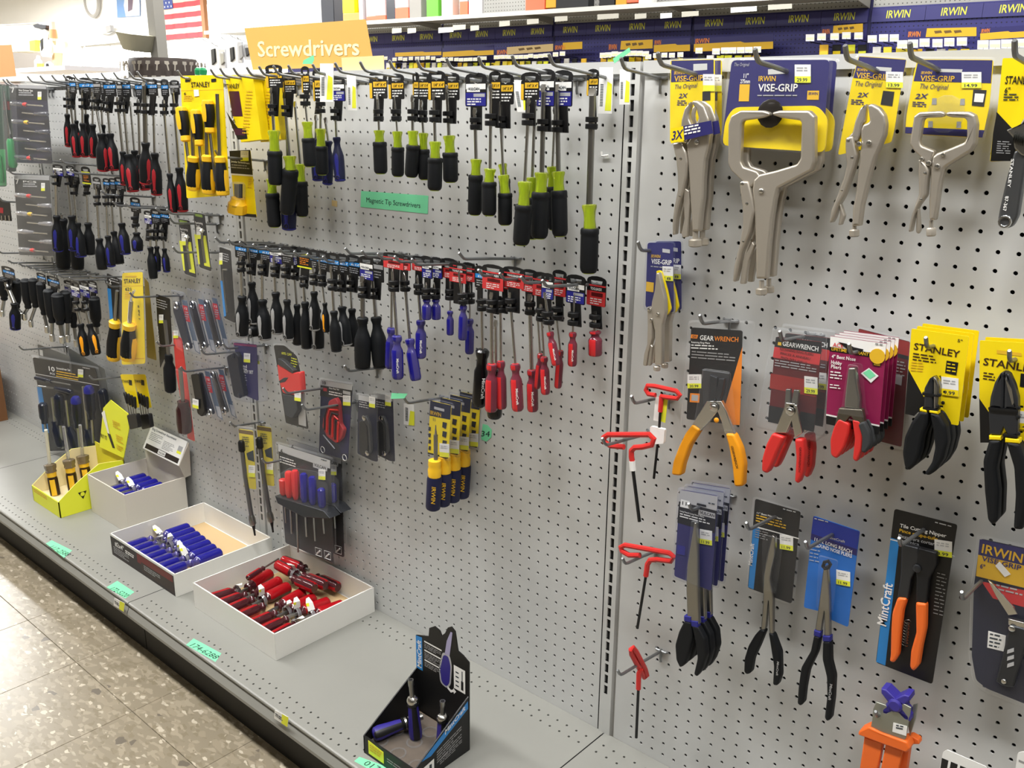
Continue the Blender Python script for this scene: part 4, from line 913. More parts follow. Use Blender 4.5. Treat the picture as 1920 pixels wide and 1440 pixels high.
blister(t, [(1290, 600), (1417, 601), (1396, 818), (1275, 800)], d+.03, .35, r=9); blister(t, [(1318, 690), (1370, 697), (1382, 812), (1300, 800)], d+.1, .62, r=6)
hook((1312, 594), -8, 'grey peg hook over the amber gripped ring pliers', L=3.6)
# retaining ring pliers, red grips, two
def rr(label):
    d = 3.0
    t, b = carded('retaining_ring_pliers', label, 'pliers', (1498, 635), d, [([(1455, 631), (1541, 641), (1526, 810), (1440, 791)], DRED, 5), ([(1455, 632), (1541, 642), (1539, 664), (1452, 650)], BLKP), ([(1452, 650), (1539, 664), (1536, 685), (1449, 670)], REDPR), ([(1445, 700), (1532, 715), (1530, 745), (1443, 728)], mat('mid_red_print', '96241f', .4)), ([(1442, 760), (1529, 777), (1526, 810), (1440, 791)], BLKP)])
    ptext(b, 'GEARWRENCH', 1467, 648, 1534, 659, d+.04, WHITE, 9); decal(b, [(1459, 641), (1465, 642), (1465, 648), (1458, 647)], d+.03, GOLD)
    for k in range(3): ptext(b, ('RETAINING RING PLIERS', 'PINCES A ANNEAU', 'PINZA PARA ANILLO')[k], 1462+k, 656+k*8, 1525-k*6, 667+k*8, d+.04, DRED, 4.5)
    plines(b, 1453, 676, 78, 3, d+.04, SILV, 1.8, 3, .16); b.build('printed_card', t); price(t, 1508, 705, 25, 32, d+.05, code='29.99', tilt=3)
    for p in ([(1473, 730), (1482, 730), (1482, 762), (1476, 772), (1470, 770)], [(1488, 731), (1498, 732), (1494, 768), (1486, 775), (1482, 765)]): plate(t, 'jaw_arm', p, d+.5, .22, DSTEEL, .05)
    for p in ([(1473, 755), (1490, 757), (1490, 775), (1474, 812), (1452, 812)], [(1478, 757), (1494, 760), (1504, 812), (1490, 822)]): plate(t, 'pivot_plate', p, d+.6, .28, STEEL, .06)
    rivet(t, 1481, 771, d+.7, 9, 'pivot_bolt'); rivet(t, 1481, 771, d+.78, 5, 'pivot_bolt')
    handles(t, d+.75, ([(1447, 812), (1470, 820), (1456, 850), (1446, 874), (1438, 889), (1427, 884), (1428, 860), (1436, 833)], [(1489, 823), (1504, 824), (1507, 854), (1504, 889), (1496, 908), (1489, 903), (1492, 860)]), REDP)
    b = MB(); ptext(b, 'GEARWRENCH', 1499, 838, 1497, 885, d+.78, DRED, 4, up=Vector((1, 0, .1))); b.build('printed_mark', t)
    blister(t, [(1449, 612), (1551, 626), (1548, 815), (1529, 830), (1417, 801)], d+.03, .5, FILMG, r=6); return t
r1 = rr('retaining ring pliers with red grips on a red and black card, in front')
dup(r1, (0, 1.25, 0), 'retaining ring pliers with red grips, hidden behind the first pair')
t, b = carded('pliers_card', 'faded red and black tool card poking out behind the magenta cards', 'pliers', (1660, 640), 1.0, [([(1610, 616), (1706, 641), (1690, 838), (1600, 815)], DRED, 3), ([(1610, 617), (1706, 642), (1704, 668), (1609, 643)], mat('mid_red_print', '')), ([(1609, 643), (1704, 668), (1704, 675), (1609, 650)], BLKP)])
decal(b, [(1680, 703), (1692, 704), (1690, 723), (1677, 719)], 1.04, SILV); plines(b, 1680, 678, 18, 5, 1.04, GRYP, 2, 4, .2); b.build('printed_card', t)
blister(t, [(1606, 611), (1710, 636), (1694, 843), (1596, 820)], 1.02, .25, FILMG, r=5)
hook((1462, 622), -8, 'grey peg hook over the red gripped ring pliers', L=4.6)
# hobby pliers on magenta cards, four
def ace(label):
    d = 4.0
    t, b = carded('hobby_pliers', label, 'pliers', (1600, 640), d, [([(1557, 630), (1662, 644), (1649, 800), (1549, 779)], MAG, 0), ([(1557, 630.5), (1662, 644.5), (1660, 665), (1556, 650)], WHITE), ([(1556, 650), (1660, 665), (1659, 674), (1555, 658)], BLKP), ([(1549, 776), (1649, 797), (1649, 800), (1549, 779)], WHITE)])
    ptext(b, 'ACE', 1561, 650, 1581, 652, d+.04, REDPR, 8); ptext(b, 'LIFETIME WARRANTY', 1559, 656.5, 1633, 668, d+.04, GOLD, 6)
    ptext(b, '4" Bent Nose', 1559, 671, 1604, 677, d+.04, WHITE, 7); ptext(b, 'Hobby', 1558, 682, 1578, 685, d+.04, WHITE, 7); ptext(b, 'Pliers', 1558, 690, 1577, 693, d+.04, WHITE, 7)
    plines(b, 1557, 698, 22, 3, d+.04, WHITE, 2.4, 3, .12); plines(b, 1556, 722, 20, 2, d+.04, WHITE, 2, 3, .12); plines(b, 1641, 646, 16, 1, d+.04, GRYP, 3, 2, .12)
    p = P(1645, 668, d+.05); b.lathe(p-OUT*.01, p+OUT*.02, [(0, .42), (1, .42)], GOLD, 16); decal(b, [(1637, 676), (1652, 679), (1651, 687), (1636, 685)], d+.04, BLKP); ptext(b, 'PRO', 1639, 680, 1649, 682, d+.05, GOLD, 3.5); ptext(b, 'SERIES', 1638, 684, 1650, 686, d+.05, GOLD, 3.5)
    b.prism(pp([(1549, 780), (1649, 801), (1648, 815), (1549, 795)], d), IN*.05, BLKP)
    decal(b, [(1571, 641), (1590, 645), (1601, 651), (1619, 655), (1617, 660), (1590, 656)], d+.04, BLKP); b.build('printed_card', t)
    b = MB(); b.prism(pp([(1614, 700), (1629, 690), (1647, 705), (1633, 718)], d+.05), IN*.02, WHITE); decal(b, [(1618, 699), (1630, 692), (1642, 704), (1631, 711)], d+.06, GREEN); b.build('price_sticker', t)
    plate(t, 'jaw', [(1590, 690), (1603, 690), (1606, 715), (1612, 748), (1611, 768), (1582, 764), (1584, 740), (1587, 715)], d+.55, .35, DSTEEL, .1, r=3)
    plate(t, 'joint', [(1572, 765), (1616, 768), (1622, 800), (1608, 800), (1594, 780), (1582, 795), (1564, 800)], d+.58, .35, mat('olive_steel', '6c675c', .35, .8), .08, r=3)
    handles(t, d+.62, ([(1572, 785), (1592, 795), (1590, 815), (1581, 842), (1568, 861), (1557, 854), (1556, 825), (1563, 800)], [(1597, 787), (1612, 790), (1618, 815), (1615, 845), (1606, 867), (1598, 862), (1602, 823)]), REDP, .4, .1)
    handles(t, d+.7, ([(1608, 795), (1620, 790), (1630, 812), (1632, 835), (1622, 850), (1614, 848), (1616, 820)],), RUBG, .3, .1, name='dark_grip_inlay')
    blister(t, [(1590, 682), (1610, 685), (1616, 768), (1622, 785), (1565, 775), (1578, 765)], d+.05, .75, FILM, r=5); return t
a1 = ace('hobby pliers with red grips on a white and magenta card, frontmost of four')
for i in range(3): dup(a1, (0, .62*(i+1), 0), 'hobby pliers on a magenta card, %s behind the frontmost' % ORD[i])
hook((1593, 634), -8, 'grey peg hook through the white and magenta cards', L=4.9)
# diagonal cutters on yellow cards, three, and linesman pliers, three
def cutter(label):
    d = 3.9
    t, b = carded('diagonal_cutters', label, 'pliers', (1760, 625), d, [([(1709, 616), (1817, 631), (1797, 798), (1770, 793), (1730, 741), (1703, 692)], YEL, 3)])
    b.prism(pp([(1703, 692), (1732, 740), (1742, 752), (1714, 780), (1697, 776)], d-.01), IN*.05, BLKP)
    ptext(b, 'STANLEY', 1713, 655, 1799, 671, d+.02, mat('brown_ink', '3a2412', .5), 13); ptext(b, '5"', 1795, 641, 1804, 643, d+.02, BLKP, 6); plines(b, 1712, 664, 44, 3, d+.02, mat('brown_ink', ''), 2.4, 3, .15, 4); plines(b, 1709, 680, 26, 4, d+.02, GOLD, 2, 3, .1, 8)
    decal(b, [(1775, 676), (1797, 680), (1793, 704), (1772, 699)], d+.02, BLKP); plines(b, 1776, 683, 17, 3, d+.03, YEL, 2.2, 4, .15); b.build('printed_card', t); price(t, 1765, 706, 32, 34, d+.05, code='9.99', tilt=4, m2=YEL)
    plate(t, 'jaw', [(1742, 710), (1749, 706), (1749, 768), (1731, 766), (1732, 729)], d+.85, .4, BLKSTEEL, .12, r=3); plate(t, 'jaw', [(1749, 706), (1755, 710), (1762, 725), (1757, 768), (1749, 768)], d+.85, .4, DSTEEL, .12, r=3)
    b = MB(); sheet(b, [(1729, 736), (1760, 741), (1760, 745), (1729, 741)], d+.88, BLACK, .5); sheet(b, [(1730, 763), (1758, 768), (1758, 772), (1730, 767)], d+.88, BLACK, .5); b.build('cable_tie', t); rivet(t, 1761, 741, d+.85, 3.5, 'tie_head', BLACK); rivet(t, 1758, 762, d+.85, 3.5, 'tie_head', BLACK)
    for p in ([(1724, 766), (1737, 769), (1737, 774), (1724, 771)], [(1742, 769), (1758, 771), (1758, 777), (1742, 774)]): plate(t, 'collar', p, d+.9, .45, YEL, .05)
    handles(t, d+.95, ([(1724, 771), (1740, 774), (1738, 797), (1729, 820), (1724, 850), (1716, 872), (1703, 884), (1695, 876), (1691, 850), (1695, 820), (1708, 792)],
     [(1742, 774), (1760, 778), (1773, 800), (1776, 830), (1768, 862), (1754, 884), (1740, 893), (1732, 889), (1746, 868), (1752, 840), (1749, 810)]), RUB, .6, .16, r=5); return t
k1 = cutter('diagonal cutters with black grips on a cut yellow card, frontmost of three')
for i in range(2): dup(k1, (0, .85*(i+1), 0), 'diagonal cutters on a yellow card, %s behind the frontmost' % ORD[i])
hook((1736, 632), -8, 'grey peg hook through the yellow cutter cards', L=4.9)
def lines(label):
    d = 3.9
    t, b = carded('linesman_pliers', label, 'pliers', (1880, 640), d, [([(1837, 638), (1940, 644), (1940, 860), (1920, 847), (1873, 800), (1836, 747)], YEL, 3)])
    b.prism(pp([(1836, 747), (1858, 776), (1858, 830), (1838, 830)], d-.01), IN*.05, BLKP)
    ptext(b, 'STANLEY', 1843, 684, 1945, 700, d+.02, mat('brown_ink', ''), 14); plines(b, 1844, 700, 22, 3, d+.02, mat('brown_ink', ''), 2.4, 3, .15)
    decal(b, [(1914, 700), (1930, 702), (1929, 727), (1912, 725)], d+.02, BLKP); decal(b, [(1869, 656), (1915, 662), (1915, 668), (1869, 663)], d+.015, GOLD); b.build('printed_card', t); price(t, 1906, 770, 26, 34, d+.05, code='14', tilt=3, m2=YEL)
    plate(t, 'jaw', [(1875, 700), (1883, 697), (1881, 768), (1854, 764), (1856, 745), (1864, 718)], d+.9, .5, BLKSTEEL, .14, r=3); plate(t, 'jaw', [(1883, 697), (1892, 702), (1901, 722), (1908, 748), (1908, 768), (1881, 768)], d+.9, .5, BLKSTEEL, .14, r=3)
    b = MB(); sheet(b, [(1884, 708), (1897, 730), (1901, 755), (1898, 760), (1892, 738)], d+.92, STEEL, .04); b.build('polished_edge', t)
    plate(t, 'joint', [(1853, 766), (1909, 770), (1908, 815), (1890, 818), (1881, 800), (1875, 816), (1855, 814)], d+.86, .4, BLKSTEEL, .06)
    b = MB(); sheet(b, [(1853, 764), (1909, 769), (1909, 773), (1853, 768)], d+.95, BLACK, .5); sheet(b, [(1880, 814), (1908, 817), (1908, 821), (1880, 818)], d+.95, BLACK, .5); b.build('cable_tie', t)
    for x, y in ((1909, 765), (1909, 782), (1909, 813)): rivet(t, x, y, d+.85, 4, 'tie_head', BLACK)
    for p in ([(1854, 817), (1876, 818), (1876, 826), (1854, 825)], [(1884, 821), (1911, 824), (1911, 832), (1884, 830)]): plate(t, 'collar', p, d+.95, .5, YEL, .06)
    handles(t, d+1.0, ([(1854, 825), (1876, 826), (1873, 850), (1867, 880), (1872, 923), (1870, 978), (1861, 986), (1851, 977), (1845, 923), (1842, 865)],
     [(1885, 829), (1911, 832), (1921, 863), (1928, 890), (1925, 950), (1917, 995), (1899, 993), (1903, 930), (1900, 878)]), RUB, .65, .18, r=6); return t
l1 = lines('linesman pliers with long black grips on a yellow card, frontmost pair')
dup(l1, (0, .95, 0), 'linesman pliers on a yellow card, hidden behind the frontmost pair')
hook((1893, 655), -8, 'grey peg hook through the linesman pliers card', L=4.9)

# ------------------------------------------------ third row of the near board
def vul(label):
    d = 4.0
    t, b = carded('long_nose_pliers', label, 'pliers', (1310, 925), d, [([(1275, 918), (1346, 930), (1333, 1108), (1264, 1080)], NAVP, 4), ([(1275, 918.5), (1346, 930.5), (1344, 958), (1273, 940)], SILV), ([(1273, 940), (1344, 958), (1340, 1000), (1270, 980)], BLKP)])
    decal(b, [(1277, 936), (1293, 940), (1292, 954), (1275, 950)], d+.03, WHITE); ptext(b, '11', 1279, 946, 1287, 948, d+.04, BLKP, 7); decal(b, [(1310, 955), (1341, 963), (1341, 973), (1309, 965)], d+.03, SILV); ptext(b, 'VULCAN', 1312, 963, 1339, 970, d+.04, BLKP, 6, shear=.1)
    ptext(b, 'Long Reach Long Nose Pliers', 1275, 959, 1320, 971, d+.04, WHITE, 3); plines(b, 1275, 964, 56, 2, d+.04, WHITE, 2.2, 2.4, .26); plines(b, 1328, 944, 14, 1, d+.04, INK, 2, 2, .2); decal(b, [(1307, 943), (1324, 947), (1324, 951), (1306, 947)], d+.03, BLKP)
    decal(b, [(1270, 1021), (1285, 1025), (1284, 1042), (1269, 1038)], d+.03, INDP); b.build('printed_card', t); price(t, 1312, 992, 23, 27, d+.05, code='11.99', tilt=4)
    plate(t, 'nose', [(1301, 980), (1305, 981), (1307, 1030), (1308, 1110), (1310, 1172), (1298, 1168), (1288, 1164), (1286, 1100), (1288, 1060), (1296, 1010)], d+.55, .3, DSTEEL, .09, r=2)
    for p in ([(1282, 1155), (1295, 1157), (1295, 1168), (1282, 1165)], [(1295, 1164), (1308, 1166), (1308, 1178), (1296, 1175)]): plate(t, 'blue_collar', p, d+.62, .4, BLUE, .06)
    handles(t, d+.65, ([(1282, 1165), (1295, 1168), (1298, 1195), (1292, 1220), (1284, 1247), (1274, 1253), (1267, 1238), (1265, 1210), (1272, 1185)], [(1296, 1173), (1308, 1176), (1321, 1200), (1324, 1230), (1316, 1255), (1306, 1270), (1300, 1265), (1307, 1235), (1303, 1203)]), RUB, .45, .13, r=4)
    blister(t, [(1271, 912), (1350, 925), (1337, 1113), (1260, 1084)], d+.03, .3, FILMB, r=7); blister(t, [(1296, 975), (1311, 978), (1313, 1105), (1284, 1090), (1290, 1040)], d+.05, .62, FILMG, r=4); return t
q1 = vul('long reach long nose pliers on a silver-topped navy card, frontmost of the stack')
for i in range(2): dup(q1, (0, .8*(i+1), 0), 'long reach long nose pliers on a navy card, %s behind the frontmost' % ORD[i])
hook((1292, 938), -20, 'grey peg hook through the silver-topped navy cards', L=4.9)
d = 1.4
t, b = carded('bent_nose_pliers', 'bent nose pliers with thin black grips on a black and blue card', 'pliers', (1460, 945), d, [([(1416, 935), (1501, 960), (1484, 1132), (1402, 1102)], BLKP, 4), ([(1412, 985), (1425, 989), (1413, 1105), (1403, 1101)], BLUP), ([(1412, 985), (1498, 1009), (1498, 1011), (1412, 987)], WHITE)])
ptext(b, 'MintCraft', 1410, 1061, 1414, 1020, d+.04, WHITE, 8, up=Vector((-1, 0, 0))); ptext(b, '11" Bent Nose Pliers', 1419, 963, 1466, 974, d+.04, WHITE, 3.6); plines(b, 1418, 967, 56, 3, d+.04, GOLD, 2.4, 2.6, .26); plines(b, 1468, 955, 28, 1, d+.04, SILV, 2, 2, .26); plines(b, 1417, 990, 24, 5, d+.04, GRYP, 1.6, 2.6, .26); b.build('printed_card', t)
price(t, 1462, 1002, 25, 27, d+.05, code='11.99', tilt=4)
plate(t, 'nose', [(1447, 1003), (1453, 1008), (1452, 1040), (1446, 1066), (1443, 1085), (1449, 1120), (1449, 1190), (1442, 1188), (1440, 1125), (1435, 1180), (1426, 1185), (1430, 1130), (1431, 1080), (1438, 1040)], d+.6, .3, DSTEEL, .08, r=3)
handles(t, d+.7, ([(1425, 1180), (1434, 1184), (1423, 1212), (1411, 1238), (1407, 1263), (1399, 1266), (1394, 1260), (1395, 1235), (1402, 1212), (1414, 1192)], [(1440, 1186), (1449, 1190), (1462, 1225), (1463, 1268), (1457, 1287), (1448, 1285), (1450, 1250), (1445, 1218)]), RUB, .5, .14, r=4)
b = MB(); ptext(b, 'MintCraft', 1457, 1240, 1455, 1266, d+.73, SILV, 4, up=Vector((1, 0, 0))); b.build('printed_mark', t)
blister(t, [(1412, 930), (1506, 957), (1489, 1137), (1398, 1106)], d+.03, .25, FILM, r=7); blister(t, [(1430, 1000), (1470, 1012), (1455, 1115), (1428, 1105)], d+.08, .7, FILM, r=5)
hook((1400, 974), -20, 'grey peg hook over the black and blue pliers card', L=5.0)
t, b = carded('round_nose_pliers', 'long reach round nose pliers with black grips on a bright blue card', 'pliers', (1568, 980), d, [([(1525, 967), (1612, 996), (1590, 1176), (1558, 1162), (1553, 1150), (1507, 1139)], mat('card_blue', '2f6fc4', .4), 4), ([(1525, 968), (1612, 997), (1607, 1030), (1521, 1000)], mat('card_blue_dark', '2c3a94', .4)), ([(1521, 1000), (1607, 1030), (1606, 1042), (1520, 1011)], NAVP)])
ptext(b, 'MintCraft', 1552, 1009, 1584, 1018, d+.04, SILV, 5); ptext(b, '11 IN. LONG REACH', 1527, 1014, 1597, 1038, d+.04, WHITE, 7); ptext(b, 'ROUND NOSE PLIERS', 1529, 1024, 1597, 1046, d+.04, WHITE, 7); plines(b, 1527, 973, 30, 1, d+.04, SILV, 2, 2, .26); plines(b, 1520, 1024, 18, 5, d+.04, SILV, 1.6, 5, .2); b.build('printed_card', t)
price(t, 1568, 1068, 26, 27, d+.05, code='11.99', tilt=5)
b = MB(); tube_px(b, [(1543, 1062), (1546, 1054), (1553, 1052), (1557, 1058), (1553, 1065), (1547, 1066)], d+.7, 3.5, BLKSTEEL, 8, closed=True); b.build('ring_tip', t)
plate(t, 'nose', [(1544, 1062), (1552, 1062), (1553, 1085), (1555, 1120), (1556, 1200), (1545, 1198), (1545, 1145), (1538, 1190), (1527, 1186), (1534, 1140), (1538, 1110), (1541, 1085)], d+.6, .3, DSTEEL, .08, r=3)
for p in ([(1526, 1182), (1538, 1186), (1537, 1196), (1525, 1192)], [(1542, 1193), (1556, 1194), (1556, 1204), (1542, 1203)]): plate(t, 'blue_collar', p, d+.72, .45, BLUE, .06)
handles(t, d+.75, ([(1525, 1192), (1537, 1196), (1531, 1226), (1515, 1260), (1509, 1292), (1506, 1320), (1500, 1325), (1494, 1320), (1496, 1290), (1501, 1253), (1519, 1222)], [(1542, 1203), (1556, 1204), (1557, 1242), (1564, 1270), (1562, 1312), (1557, 1350), (1550, 1354), (1545, 1347), (1550, 1305), (1549, 1270), (1541, 1237)]), RUB, .5, .15, r=4)
b = MB(); ptext(b, 'MintCraft', 1556, 1282, 1553, 1312, d+.78, SILV, 5, up=Vector((1, 0, 0))); b.build('printed_mark', t)
blister(t, [(1536, 1040), (1572, 1050), (1562, 1150), (1530, 1138)], d+.08, .72, FILM, r=5)
hook((1511, 1009), -20, 'grey peg hook over the bright blue pliers card', L=5.0)
d = 1.4
t, b = carded('tile_nipper', 'tile cutting nipper with orange grips on a black card', 'pliers', (1735, 970), d, [([(1677, 954), (1795, 984), (1748, 1283), (1642, 1242)], BLKP, 5), ([(1670, 1008), (1686, 1013), (1660, 1248), (1643, 1241)], BLUP), ([(1669, 1010), (1790, 1042), (1790, 1044), (1669, 1012)], WHITE)])
ptext(b, 'Tile Cutting Nipper', 1687, 988, 1774, 1008, d+.04, WHITE, 7); ptext(b, 'Pince coupe-tuile', 1686, 997, 1758, 1014, d+.04, GOLD, 6.5); ptext(b, 'Pinza para cortar', 1684, 1007, 1752, 1023, d+.04, SILV, 6.5); ptext(b, 'ceramica', 1684, 1015, 1723, 1024, d+.04, SILV, 6.5); plines(b, 1753, 980, 36, 1, d+.04, SILV, 2, 2, .26)
ptext(b, 'MintCraft', 1661, 1175, 1674, 1096, d+.04, WHITE, 17, up=Vector((-1, 0, 0)), shear=.0); plines(b, 1757, 1075, 18, 12, d+.04, GRYP, 1.8, 5, .26); b.build('printed_card', t)
price(t, 1752, 1011, 33, 30, d+.05, code='8.99', tilt=5)
for p in ([(1690, 1020), (1722, 1028), (1722, 1060), (1708, 1085), (1702, 1125), (1682, 1122), (1688, 1080)], [(1722, 1028), (1756, 1037), (1756, 1060), (1742, 1085), (1736, 1133), (1716, 1130), (1718, 1085), (1715, 1062)]): plate(t, 'jaw_arm', p, d+.55, .35, BLKSTEEL if p[0][0] == 1690 else mat('dark_steel', '2c2d30', .4, .5), .08, r=3)
rivet(t, 1719, 1066, d+.62, 8, 'pivot_bolt', BLKSTEEL)
handles(t, d+.7, ([(1682, 1121), (1700, 1123), (1692, 1147), (1687, 1187), (1684, 1230), (1676, 1244), (1667, 1241), (1669, 1228), (1670, 1180), (1672, 1150)], [(1716, 1130), (1736, 1133), (1735, 1180), (1727, 1217), (1722, 1250), (1712, 1260), (1705, 1252), (1707, 1222), (1717, 1187)]), ORGP, .45, .14, r=5)
b = MB(); pts = []
for k in range(73):
    a = k/72*9*2*math.pi; y = 1163+k/72*46; p = P(1702-k/72*6, y, d+.4); pts.append(p+Vector((math.cos(a)*.17, math.sin(a)*.17, 0)))
b.tube(pts, .022, STEEL, 5); b.build('return_spring', t)
hook((1688, 995), -21, 'grey peg hook over the black tile nipper card', L=5.2)
# folding multi-tool in a clamshell at the edge
d = 1.5; t, b = carded('multi_tool_pack', 'navy clamshell with a folding knife multi-tool at the board edge', 'multi tool', (1880, 1010), d, [([(1838, 1010), (1960, 1036), (1960, 1335), (1850, 1291), (1830, 1275), (1822, 1230), (1826, 1100)], mat('deep_navy', '191d33', .4), 6), ([(1837, 1011), (1960, 1038), (1960, 1070), (1834, 1040)], NAVP), ([(1834, 1040), (1960, 1070), (1960, 1112), (1830, 1080)], GOLD), ([(1840, 1090), (1960, 1115), (1960, 1150), (1862, 1122)], REDPR)])
ptext(b, 'IRWIN', 1840, 1036, 1916, 1056, d+.04, GOLD, 18); ptext(b, 'VISE-GRIP', 1840, 1051, 1914, 1070, d+.04, NAVP, 10); ptext(b, '6"', 1837, 1065, 1846, 1068, d+.04, NAVP, 10); plines(b, 1868, 1098, 50, 2, d+.04, SILV, 3, 4, .24); b.build('printed_card', t)
b = MB(); sheet(b, [(1853, 1183), (1886, 1192), (1883, 1222), (1851, 1214)], d+.03, WHITE, .02); plines(b, 1856, 1190, 22, 4, d+.045, INK, 3, 4, .22); b.build('white_label', t)
b = MB(); sheet(b, [(1866, 1061), (1874, 1053), (1895, 1077), (1884, 1082)], d+.06, WHITE, .02); b.build('price_sticker', t)
plate(t, 'knife_blade', [(1852, 1088), (1860, 1094), (1900, 1138), (1908, 1152), (1890, 1154), (1868, 1120)], d+.5, .12, STEEL, .03)
plate(t, 'bolster', [(1890, 1160), (1935, 1172), (1935, 1185), (1890, 1172)], d+.5, .3, STEEL, .06); plate(t, 'handle_scale', [(1893, 1172), (1930, 1182), (1928, 1200), (1905, 1270), (1900, 1290), (1880, 1287), (1866, 1278), (1880, 1225)], d+.6, .4, BLKSTEEL, .1, r=4)
rivet(t, 1897, 1179, d+.65, 6, 'rivet'); rivet(t, 1882, 1278, d+.65, 5, 'rivet')
for k in range(3): plate(t, 'cutout', [(1889, 1219+k*13), (1901, 1215+k*13), (1901, 1222+k*13), (1888, 1226+k*13)], d+.63, .05, SILV, .0)
blister(t, [(1832, 1002), (1965, 1030), (1965, 1345), (1845, 1298), (1823, 1278), (1816, 1230), (1820, 1095)], d+.03, .4, FILM, r=8); hook((1880, 1060), -20, 'grey peg hook over the navy multi-tool clamshell', L=5.0, X=14.2)
# orange and purple faucet tool
d = 2.2; t = thing('faucet_tool', 'orange handled tool with purple knob and grey steel plate', 'tool', P(1680, 1330, d))
for p in ([(1628, 1363), (1652, 1375), (1700, 1392), (1706, 1405), (1700, 1412), (1660, 1398), (1608, 1378), (1610, 1371)],): plate(t, 'flange', p, d+.95, .8, ORGP, .1, r=3)
plate(t, 'flange', [(1693, 1383), (1708, 1380), (1722, 1388), (1724, 1396), (1700, 1396)], d+.1, .5, ORGP, .06, r=2)
for p in ([(1620, 1383), (1655, 1393), (1640, 1465), (1608, 1465)], [(1660, 1396), (1692, 1408), (1678, 1470), (1646, 1468)]): plate(t, 'handle', p, d+.7, .5, ORGP, .08)
plate(t, 'handle', [(1692, 1398), (1706, 1394), (1696, 1465), (1682, 1468)], d+.3, .5, mat('orange_shade_plastic', 'e4631f', .45), .06)
plate(t, 'steel_plate', [(1637, 1330), (1643, 1316), (1660, 1322), (1675, 1335), (1688, 1316), (1708, 1327), (1704, 1350), (1698, 1385), (1690, 1396), (1660, 1386), (1630, 1378), (1635, 1350)], d+.8, .12, mat('plate_zinc', '9a9c92', .38, .7), .03)
plate(t, 'steel_plate', [(1712, 1322), (1720, 1320), (1716, 1350), (1706, 1380), (1702, 1360)], d+.2, .12, mat('plate_zinc', ''), .03)
b = MB(); p = P(1682, 1318, d+.5); k = 1.0
for a0 in range(4):
    a = math.pi/4+a0*math.pi/2+.15
    u = Vector((math.cos(a), 0, math.sin(a))); v = Vector((-math.sin(a), 0, math.cos(a)))
    c = [u*.1-v*.3, u*.95-v*.22, u*1.15, u*.95+v*.22, u*.1+v*.3]; b.prism([p+q+OUT*.3 for q in c], IN*.9, mat('purple_plastic', '3b3390', .4), bev=.1)
b.lathe(p+OUT*.45, p-OUT*.6, [(0, .3), (.1, .42), (1, .42)], mat('purple_plastic', ''), 12); b.build('star_knob', t)
b = MB(); sheet(b, [(1675, 1355), (1701, 1362), (1699, 1380), (1673, 1372)], d+.83, WHITE, .02); plines(b, 1680, 1361, 16, 2, d+.85, INK, 2.4, 2, .2); b.build('price_sticker', t)
hook((1640, 1347), -34, 'short grey peg hook holding the orange and purple tool', L=3.2)
# bin signs cut by the lower edge
d = 3.0; t, b = carded('hang_sign', 'white and black number sign at the lower edge of the board', 'sign', (1800, 1420), d, [([(1768, 1410), (1776, 1406), (1850, 1438), (1850, 1500), (1755, 1475)], WHITE, 3), ([(1766, 1421), (1850, 1456), (1850, 1490), (1760, 1462)], BLKP)])
ptext(b, '11', 1776, 1440, 1798, 1449, d+.04, WHITE, 18); b.build('printed_card', t)
t, b = carded('hang_sign', 'white sign sliver at the lower corner beside the number sign', 'sign', (1915, 1420), d, [([(1908, 1412), (1918, 1409), (1960, 1430), (1960, 1500), (1900, 1470)], WHITE, 3), ([(1910, 1424), (1960, 1446), (1960, 1450), (1910, 1428)], GRYP)]); b.build('printed_card', t)
hook((1810, 1460), -38, 'grey peg hook carrying the white and black number sign', L=3.2, X=10.0)
# ------------------------------------------------ packaged goods on the far half of the gondola
NW = 'wooden-toned'
# six-piece yellow set
d = 5.2
t, b = carded('screwdriver_set', 'six piece yellow screwdriver set hung from two hooks on the top row', 'tool set', (380, 150), d, [([(338, 142), (417, 140), (430, 366), (350, 372)], YEL, 3), ([(339, 169.5), (419, 167.5), (419, 168.5), (339, 170.5)], GOLD)])
ptext(b, 'STANLEY', 359, 163.5, 394, 162.5, d+.04, BLKP, 9); ptext(b, '6', 345, 178, 349, 178, d+.04, BLKP, 5); plines(b, 345, 180, 18, 4, d+.04, GOLD, 1.6, 1.6, 0)
for x in (350, 399): decal(b, [(x-3, 148), (x+6, 147), (x+6, 153), (x-3, 154)], d+.03, BLKP)
b.build('printed_card', t); b = MB(); sheet(b, [(363, 168), (372, 168), (373, 180), (364, 181)], d+.05, WHITE, .02); b.build('price_sticker', t)
def yd(t, butt, neck, tip, hw, d):
    A, B, T = P(*butt, d), P(*neck, d), P(*tip, d); R = hw/2/ppi(A); ax = (B-A).normalized()
    b = MB(); b.tube([B, T], R*.28, DSTEEL, 8); b.build('shaft', t)
    b = MB(); b.lathe(A, B, [(0, .6*R), (.03, .9*R), (.1, .98*R), (.82, .66*R), (.84, .8*R), (.96, .85*R), (1, .5*R)], YELP, 12); h = b.build('handle', t)
    b = MB(); L = (B-A).length; b.lathe(A+ax*L*.1, A+ax*L*.82, [(0, .9*R), (.08, 1.03*R), (.45, 1.05*R), (.8, .85*R), (1, .72*R)], RUB, 14); b.build('rubber_grip', h)
    b = MB(); o = facing(A, ax, -.75); sd = ax.cross(o); vs = []
    for q, wd, rr in ((.12, .3, .98), (.3, .42, 1.08), (.5, .42, 1.09), (.65, .3, 1.0)):
        for j in (-1, 0, 1): an = wd*j; vs.append(A+ax*(q*L)+(o*math.cos(an)+sd*math.sin(an))*(rr*R+.05))
    b.add(vs, [[i*3+j, i*3+j+1, (i+1)*3+j+1, (i+1)*3+j] for i in range(3) for j in range(2)], YELP, True); b.build('grip_inlay', h)
